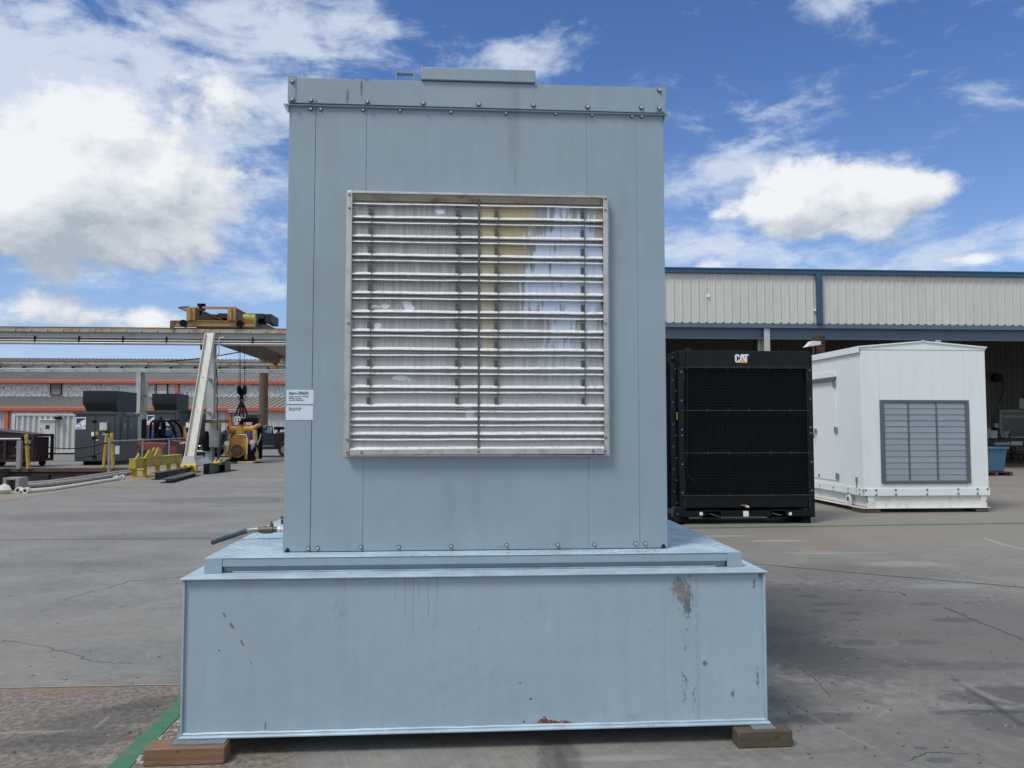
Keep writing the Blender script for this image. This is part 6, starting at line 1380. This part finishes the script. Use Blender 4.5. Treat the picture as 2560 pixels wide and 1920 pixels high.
def roller(px_, py_, py_b, label):
    q = G(px_, py_b+4); q.y -= 0; z1_ = P(px_, py_, q.y).z; o = T('roller_guide', label, 'roller', (q.x, q.y, 0), 'yellow roller guides on the beams')
    z0_ = P(px_, py_b, q.y).z; w2 = .17; a = MB()
    a.prism([(q.x-w2, z0_), (q.x+w2, z0_), (q.x+w2, z1_-.12), (q.x+w2*.5, z1_), (q.x-w2*.5, z1_), (q.x-w2, z1_-.12)], 'y', q.y-.02, q.y+.02); build(a, 'plate', 'yellow_bright', o, .005)
    a = MB(); a.cyl((q.x, q.y-.024, (z0_+z1_)/2+.05), (q.x, q.y-.0205, (z0_+z1_)/2+.05), .035, 10); build(a, 'axle', 'black_mat', o)
    a = MB(); a.box(q.x-.12, q.x+.12, q.y+.021, q.y+.25, 0, z0_+.1); build(a, 'bracket', 'black', o)
roller(463.5, 1162, 1177, 'bright yellow roller plate, left one of the pair near the raking leg'); roller(479, 1161.5, 1178, 'bright yellow roller plate, right one of the pair near the raking leg')
roller(541.5, 1150, 1159, 'bright yellow roller plate beside the right black box'); roller(555, 1150, 1157, 'bright yellow roller half hidden behind the right black box')
a = MB(); q0 = G(509, 1178); ys = q0.y
pa = [P(496, 1148, ys-.1), P(518, 1143, ys+1.0), P(530, 1160, ys+.6), P(512, 1163, ys-.2)]
a.add(pa+[p_-Vector((0, 0, .02)) for p_ in pa], [(0,1,2,3),(7,6,5,4),(0,4,5,1),(1,5,6,2),(2,6,7,3),(3,7,4,0)]); tag(build(a, 'grey_sheet', 'tarp', None), 'crumpled grey sheet lying tilted on the left black box', 'sheet')
# ------------------------------------------------------------------ pipes and block by the well
def gpipe(pts, r, mt, label, name='pipe', flat=0.0):
    P_ = [G(*p_)+Vector((0, 0, r+flat)) for p_ in pts]; a = MB(); a.tube(P_, r, 10); return tag(build(a, name, mt, None), label, 'pipe', 'long pipes along the dock well')
gpipe([(40, 1216), (120, 1211), (200, 1200), (270, 1189), (330, 1181)], .06, 'pvc_old', 'long pale grey pipe lying along the dock well, upper one')
gpipe([(40, 1223), (120, 1217), (200, 1207), (270, 1196), (335, 1186)], .065, 'pvc_old', 'long dull grey pipe beside the white pipe, middle one')
wp = gpipe([(67, 1233), (130, 1227), (200, 1216), (260, 1206), (300, 1200)], .048, 'pvc', 'long white pipe with elbow fittings nearest the yard floor')
for px_, py_ in ((49, 1232), (67, 1233), (291, 1201), (306, 1199)):
    q = G(px_, py_); a = MB(); a.cyl((q.x, q.y-.09, .07), (q.x, q.y+.05, .07), .075, 14); c_ = build(a, 'fitting', 'pvc', wp); a = MB(); a.cyl((q.x, q.y-.0925, .07), (q.x, q.y-.0902, .07), .04, 12); build(a, 'fitting_bore', 'void', c_)
a = MB(); q0, q1 = G(49, 1232), G(67, 1233); a.cyl((q0.x, q0.y-.02, .07), (q1.x, q1.y-.02, .07), .05, 10); build(a, 'fitting', 'pvc', wp)
q = G(30, 1227); bx0, bx1 = q.x-.17, q.x+.20; zt_ = P(30, 1199, q.y).z+.05
CB = T('concrete_block', 'hollow weathered concrete block upright at the pipe ends', 'block', (q.x, q.y, 0)); a = MB(); yy = q.y-.05
a.box(bx0-.04, bx0+.05, yy, yy+.4, 0, zt_); a.box(bx1-.10, bx1, yy, yy+.4, 0, zt_); a.box(bx0+.0501, bx1-.1001, yy, yy+.4, zt_-.06, zt_); a.box(bx0+.0501, bx1-.1001, yy+.3, yy+.39, 0, zt_-.0601); build(a, 'block', 'conc_block', CB, .012)
q = G(10, 1235); a = pebble(.17, 44); a.v = [(x+q.x, y+q.y, z*1.3+.10) for x, y, z in a.v]; tag(build(a, 'broken_rock', 'stone', None, loc=(q.x, q.y, 0)), 'pale broken rock in front of the hollow concrete block', 'rock')
# ------------------------------------------------------------------ yellow engine being lifted
YN = 36.0
def e1(x, y, Y=YN): return P(540+x*.12056, 980+y*.12056, Y)
EN = T('diesel_engine', 'large yellow diesel engine with round brown flywheel housing hanging from slings', 'engine', (e1(450, 1400).x, YN, 0))
zf0 = e1(0, 1405).z
a = MB(); pl2 = [e1(x_, y_) for x_, y_ in ((250,1400),(300,1400),(330,1300),(590,1300),(590,1400),(650,1400),(660,1150),(640,900),(590,870),(570,720),(440,720),(420,860),(330,930),(290,1020),(250,1180))]
a.prism([(p_.x, p_.z) for p_ in pl2], 'y', YN, YN+.55); blk = build(a, 'block', 'cat_yellow', EN, .03)
c_ = e1(455, 1215); rfl = e1(600, 1215).x-c_.x
a = MB(); a.cyl((c_.x, YN-.14, c_.z), (c_.x, YN-.001, c_.z), rfl, 36); build(a, 'flywheel_housing', 'cat_yellow', EN, .01)
a = MB(); a.cyl((c_.x, YN-.145, c_.z), (c_.x, YN-.1401, c_.z), rfl*.90, 36); fw_ = build(a, 'flywheel', 'rail', EN)
a = MB(); a.cyl((c_.x, YN-.16, c_.z), (c_.x, YN-.1451, c_.z), rfl*.45, 24); a.cyl((c_.x, YN-.18, c_.z), (c_.x, YN-.1601, c_.z), rfl*.10, 12); build(a, 'hub', 'tan_dark', fw_)
rg = bolt_mesh('bolt', .02, .02, 'cat_yellow', False)
for i in range(20): t_ = i*math.pi/10; put('bolt', rg, EN, (c_.x+rfl*.95*math.sin(t_), YN-.1405, c_.z+rfl*.95*math.cos(t_)))
a = MB(); a.prism([(e1(230, 0).x, zf0-.16), (e1(670, 0).x, zf0-.16), (e1(670, 0).x, zf0), (e1(230, 0).x, zf0)], 'y', YN+.0, YN+1.4); build(a, 'base_rail', 'black_mat', EN)
for x0, x1 in ((265, 455), (570, 785)):
    p0, p1 = e1(x0, 765), e1(x1, 765); a = MB(); r__ = (e1(0, 690).z-e1(0, 850).z)/2; yy = YN+.15; a.cyl((p0.x+.06, yy, p0.z), (p1.x-.06, yy, p1.z), r__, 20); a.cyl((p0.x, yy, p0.z), (p0.x+.06, yy, p0.z), r__*.8, 20, r__); a.cyl((p1.x-.06, yy, p1.z), (p1.x, yy, p1.z), r__, 20, r__*.8); build(a, 'air_cleaner', 'cat_yellow', EN)
for x_, s_ in ((390, .20), (640, .20)):
    p0 = e1(x_, 680); a = MB(); a.cyl((p0.x, YN+.15, p0.z-.02), (p0.x, YN+.15, p0.z+.05), .16, 16); a.cyl((p0.x, YN+.15, p0.z+.051), (p0.x, YN+.15, p0.z+.11), .19, 16); build(a, 'intake_cap', 'chrome', EN)
a = MB(); a.prism([(e1(425, 0).x, e1(0, 860).z), (e1(575, 0).x, e1(0, 860).z), (e1(545, 0).x, e1(0, 715).z), (e1(500, 0).x, e1(0, 690).z), (e1(465, 0).x, e1(0, 715).z)], 'y', YN-.08, YN-.001); build(a, 'lifting_bracket', 'cat_yellow', EN, .01)
a = MB(); p0, p1 = e1(375, 660), e1(765, 545); a.box(p0.x, p1.x, YN+.6, YN+1.1, p0.z-.1, p1.z); build(a, 'radiator_top', 'black_mat', EN, .03)
a = MB(); p0, p1 = e1(520, 545), e1(755, 460); a.box(p0.x, p1.x, YN+.7, YN+1.6, p0.z+.001, p1.z); build(a, 'top_box', 'gen_dark', EN, .03)
a = MB(); p0, p1 = e1(830, 1385, YN+.8), e1(975, 700, YN+1.0); a.box(p0.x, p1.x, YN+.8, YN+1.0, p0.z, p1.z); build(a, 'guard_panel', 'black_mat', EN, .02)
a = MB(); a.box(e1(300, 0, YN+.6).x, e1(830, 0, YN+1.1).x, YN+.56, YN+1.1, zf0+.01, e1(0, 670).z); build(a, 'engine_body', 'tan_dark', EN, .05)
a = MB()
for x_ in (400, 465): a.tube([e1(x_-20, 640, YN+.5), e1(x_-20, 540, YN+.5), e1(x_, 512, YN+.5), e1(x_+28, 540, YN+.5), e1(x_+28, 600, YN+.5)], .035, 8)
build(a, 'top_loop_pipe', 'logo_white', EN)
a = MB(); a.tube([e1(800, 745, YN+.1), e1(850, 700, YN+.1), e1(900, 690, YN+.3)], .09, 10); a.tube([e1(800, 800, YN+.05), e1(808, 900, YN), e1(815, 1050, YN+.05)], .10, 10); a.tube([e1(800, 1160, YN), e1(835, 1250, YN), e1(840, 1380, YN+.1)], .09, 10); build(a, 'exhaust_pipe', 'tan', EN)
a = MB(); a.tube([e1(285, 850, YN), e1(270, 950, YN), e1(280, 1030, YN)], .08, 10); a.tube([e1(210, 1120, YN), e1(205, 1220, YN), e1(230, 1310, YN)], .08, 10); build(a, 'side_pipe', 'tan', EN)
for x_, y_ in ((248, 1065), (768, 1038)): q = e1(x_, y_, YN-.1); a = MB(); a.cyl((q.x, YN-.28, q.z), (q.x, YN, q.z), .11, 16, .12); a.cyl((q.x, YN-.05, q.z), (q.x-.05, YN, q.z-.35), .1, 12); build(a, 'filter_bowl', 'chrome', EN)
a = MB(); a.tube([e1(430, 880, YN-.05), e1(520, 885, YN-.05), e1(620, 890, YN-.05), e1(645, 960, YN-.05), e1(650, 1060, YN-.05), e1(640, 1180, YN-.05), e1(640, 1290, YN-.05)], .03, 8); build(a, 'oil_line', 'pale_steel', EN)
a = MB(); a.tube([e1(935, 870, YN+.3), e1(900, 980, YN+.2), e1(850, 1090, YN+.1), e1(800, 1110, YN)], .025, 8); build(a, 'coolant_line', 'pale_steel', EN)
a = MB(); q = e1(665, 890); a.box(q.x-.1, q.x+.14, YN-.05, YN+.1, q.z-.1, q.z+.1); build(a, 'blue_filter', 'blue', EN, .02)
a = MB(); q = e1(740, 1320); a.box(q.x-.16, q.x+.2, YN-.02, YN+.5, .18, q.z+.5); a.cyl((q.x+.05, YN-.1, q.z+.25), (q.x+.05, YN+.2, q.z+.25), .17, 12); build(a, 'starter', 'black_mat', EN, .02)
for k in range(4): a = MB(); z = e1(0, 950+k*30).z; a.box(e1(330+k*0, 0).x, e1(590, 0).x, YN-.02, YN-.001, z-.006, z+.006); build(a, 'rib', 'cat_yellow', EN)
q = e1(635, 1478); a = MB(); a.box(q.x-.36, q.x+.30, YN-.2, YN+.3, 0, .09); tag(build(a, 'timber_block', 'light_wood', None, .01, loc=(q.x, YN, 0)), 'pale wood block on the ground before the yellow engine', 'timber')
for x_, lb in ((e1(300, 0).x, 'left'), (e1(770, 0).x, 'right')):
    a = MB(); a.box(x_-.3, x_+.3, YN+.0, YN+1.3, 0, zf0-.165); tag(build(a, 'timber_block', 'timber_old', None, .01, loc=(x_, YN+.31, 0)), 'dark cribbing timber under the %s side of the yellow engine' % lb, 'timber')
# ------------------------------------------------------------------ dark pickup truck
YT2 = 43.0
def t1(px_, py_, Y=YT2): return P(px_, py_, Y)
tx0, tx1 = t1(494, 1100).x, t1(494, 1100).x+5.9
TK = T('pickup_truck', 'dark pickup truck parked side on behind the yellow engine', 'pickup truck', ((tx0+tx1)/2, YT2+.9, 0))
zh = t1(600, 1085).z; rw = .40; wa, wb_ = t1(519, 1100).x, t1(709, 1100).x+.1
pr_ = [(tx0+.05, .42), (tx0, .7), (tx0+.05, zh-.12), (tx0+.25, zh), (tx0+1.5, zh+.05), (tx0+3.5, zh+.03), (tx1-.02, zh), (tx1, .6), (wb_+rw+.12, .45)]
for k in range(9): t_ = math.pi*k/8; pr_.append((wb_+(rw+.1)*math.cos(t_), .42+(rw+.1)*math.sin(t_)*.95))
pr_.append((wa+rw+.1, .42))
for k in range(9): t_ = math.pi*k/8; pr_.append((wa+(rw+.1)*math.cos(t_), .42+(rw+.1)*math.sin(t_)*.95))
a = MB(); a.prism(pr_, 'y', YT2, YT2+1.85); build(a, 'body', 'truck', TK, .03)
cb = [(tx0+1.45, zh+.051), (tx0+2.05, 1.70), (tx0+3.3, 1.72), (tx0+3.5, zh+.035)]
a = MB(); a.prism(cb, 'y', YT2+.12, YT2+1.73); build(a, 'cab', 'truck', TK, .04)
a = MB(); a.prism([(tx0+1.62, zh+.07), (tx0+2.1, 1.63), (tx0+2.62, 1.64), (tx0+2.62, zh+.08)], 'y', YT2+.112, YT2+.1195); build(a, 'window', 'glass', TK); a = MB(); a.prism([(tx0+2.70, zh+.08), (tx0+2.70, 1.64), (tx0+3.22, 1.64), (tx0+3.38, zh+.08)], 'y', YT2+.112, YT2+.1195); build(a, 'window', 'glass', TK)
a = MB(); a.box(wa+rw+.2, wb_-rw-.2, YT2-.012, YT2-.0005, .58, .61); build(a, 'side_trim', 'chrome', TK)
for x_ in (wa, wb_):
    for y_ in (YT2+.02, YT2+1.58):
        a = MB(); a.cyl((x_, y_, rw), (x_, y_+.25, rw), rw, 26); w1_ = build(a, 'wheel', 'rubber', TK, .02); a = MB(); a.cyl((x_, y_-.02, rw), (x_, y_+.001, rw), rw*.58, 18)
        for k in range(6): t_ = k*math.pi/3; a.box(x_+rw*.3*math.cos(t_)-.03, x_+rw*.3*math.cos(t_)+.03, y_-.035, y_-.0201, rw+rw*.3*math.sin(t_)-.03, rw+rw*.3*math.sin(t_)+.03)
        build(a, 'rim', 'chrome', w1_)
a = MB(); q0, q1 = t1(664, 1086, YT2+.5), t1(682, 1067, YT2+.5); a.tube([(q0.x, YT2+.5, zh), (q0.x+.03, YT2+.5, q1.z), (q1.x-.03, YT2+.5, q1.z), (q1.x, YT2+.5, zh)], .04, 8); build(a, 'bed_rack', 'black_mat', TK)
a = MB(); q0, q1 = t1(687, 1080, YT2+.5), t1(704, 1067, YT2+.5); a.box(q0.x, q1.x, YT2+.3, YT2+1.2, q1.z-.16, q1.z); a.box((q0.x+q1.x)/2-.05, (q0.x+q1.x)/2+.05, YT2+.6, YT2+.7, zh, q1.z-.161); build(a, 'tool_box', 'black_mat', TK)
a = MB(); q0 = t1(691, 1083, YT2+.3); a.box(q0.x, q0.x+.5, YT2+.2, YT2+.6, zh+.001, q0.z+.06); build(a, 'load', 'red', TK, .02)
a = MB(); q0 = t1(500, 1128); a.box(tx0-.02, tx0+.45, YT2-.02, YT2-.001, q0.z-.04, q0.z+.05); build(a, 'head_lamp', 'logo_white', TK, .01)
a = MB(); a.box(tx0-.08, tx0+.3, YT2+.0, YT2+1.85, .45, .62); build(a, 'bumper', 'chrome', TK, .02)
a = MB(); a.box(tx0+1.75, tx0+1.95, YT2-.16, YT2-.001, zh+.08, zh+.24); build(a, 'mirror', 'black_mat', TK, .02)
# dark coveralls-like bundle hung at the column
a = MB(); q = P(515, 1100, 36.2); a.tube([(q.x, 36.2, P(515, 1078, 36.2).z), (q.x-.03, 36.2, q.z), (q.x+.02, 36.2, P(515, 1128, 36.2).z)], .2, 10, radii=[.09, .2, .14]); tag(build(a, 'hanging_cable_coil', 'black_mat', None), 'dark coil of cable hanging at the crane column beside the raking leg', 'cable coil')
# ------------------------------------------------------------------ worker bending over the engine
def person():
    Yq = 37.6; base = G(548, 1150); s_ = 1.0
    bx = P(549, 1150, Yq).x; root = T('person', 'worker in dark blue work clothes bending towards the yellow engine', 'person', (bx, Yq, 0))
    V_ = [(0, 0, .90),  # 0 pelvis
          (.05, 0, 1.06), (.13, 0, 1.22), (.20, 0, 1.34),   # 1 spine 2 chest 3 upper chest
          (.27, 0, 1.42), (.32, 0, 1.46),  # 4 neck 5 head base
          (.0, -.10, .86), (.04, -.12, .48), (-.05, -.13, .10), (.08, -.14, .05),  # 6-9 near leg
          (.0, .10, .86), (-.03, .12, .48), (-.14, .13, .10), (-.01, .14, .05),   # 10-13 far leg
          (.19, -.19, 1.33), (.40, -.21, 1.18), (.60, -.17, 1.30),  # 14-16 near arm
          (.19, .19, 1.33), (.42, .21, 1.20), (.64, .17, 1.34)]
    E_ = [(0,1),(1,2),(2,3),(3,4),(4,5),(0,6),(6,7),(7,8),(8,9),(0,10),(10,11),(11,12),(12,13),(3,14),(14,15),(15,16),(3,17),(17,18),(18,19)]
    rad = [.15, .145, .165, .13, .06, .055, .10, .07, .05, .045, .10, .07, .05, .045, .07, .05, .036, .07, .05, .036]
    me = bpy.data.meshes.new('clothed_body'); me.from_pydata(V_, E_, []); o = bpy.data.objects.new('body', me); COL.objects.link(o)
    me.materials.append(M['cloth']); o.parent = root
    sk_ = o.modifiers.new('skin', 'SKIN'); sk_.use_smooth_shade = True
    for i, r in enumerate(rad): me.skin_vertices[0].data[i].radius = (r, r*(.85 if i in (0, 1, 2, 3) else 1))
    me.skin_vertices[0].data[0].use_root = True
    o.modifiers.new('sub', 'SUBSURF').levels = 1; o.modifiers['sub'].render_levels = 1
    hx, hz_ = .40, 1.53
    a = MB(); a.ball((hx, 0, hz_), .095, .08, .115, 16); a.ball((hx+.092, 0, hz_-.012), .018, .014, .022, 8); a.ball((hx+.02, -.08, hz_-.005), .02, .012, .03, 8); a.ball((hx+.02, .08, hz_-.005), .02, .012, .03, 8)
    a.ball((hx+.04, 0, hz_-.08), .05, .045, .04, 10); me2 = a.mesh('head', 'skin'); hd = bpy.data.objects.new('head', me2); COL.objects.link(hd); hd.parent = root
    a = MB(); a.ball((hx+.083, -.03, hz_+.012), .010, .012, .008, 8); a.ball((hx+.083, .03, hz_+.012), .010, .012, .008, 8); e_ = bpy.data.objects.new('eyes', a.mesh('eyes', 'hair')); COL.objects.link(e_); e_.parent = hd
    a = MB(); a.ball((hx+.084, 0, hz_-.05), .008, .022, .005, 8); e_ = bpy.data.objects.new('mouth', a.mesh('mouth', 'red')); COL.objects.link(e_); e_.parent = hd
    a = MB(); a.ball((hx-.02, 0, hz_+.03), .098, .088, .10, 14); e_ = bpy.data.objects.new('hair', a.mesh('hair', 'hair')); COL.objects.link(e_); e_.parent = hd
    for sy, (wx, wy, wz) in ((-1, (.60, -.17, 1.30)), (1, (.64, .17, 1.34))):
        a = MB(); a.ball((wx+.055, wy, wz+.01), .055, .042, .022, 12)
        for k in range(4):
            yy = wy-.030+k*.020; ln = (.065, .075, .072, .055)[k]; a.tube([(wx+.085, yy, wz+.01), (wx+.085+ln*.5, yy, wz+.012), (wx+.085+ln, yy, wz-.012)], .0095, 6)
        a.tube([(wx+.03, wy-.035*sy, wz), (wx+.06, wy-.06*sy, wz-.005), (wx+.09, wy-.055*sy, wz-.02)], .012, 6)
        e_ = bpy.data.objects.new('hand', a.mesh('hand', 'cloth_grey')); COL.objects.link(e_); e_.parent = root
    for (fx, fy) in ((-.02, -.135), (-.11, .135)):
        a = MB(); a.ball((fx+.05, fy, .05), .14, .05, .05, 12); a.box(fx-.08, fx+.18, fy-.045, fy+.045, 0, .02); e_ = bpy.data.objects.new('boot', a.mesh('boot', 'rubber')); COL.objects.link(e_); e_.parent = root
person()
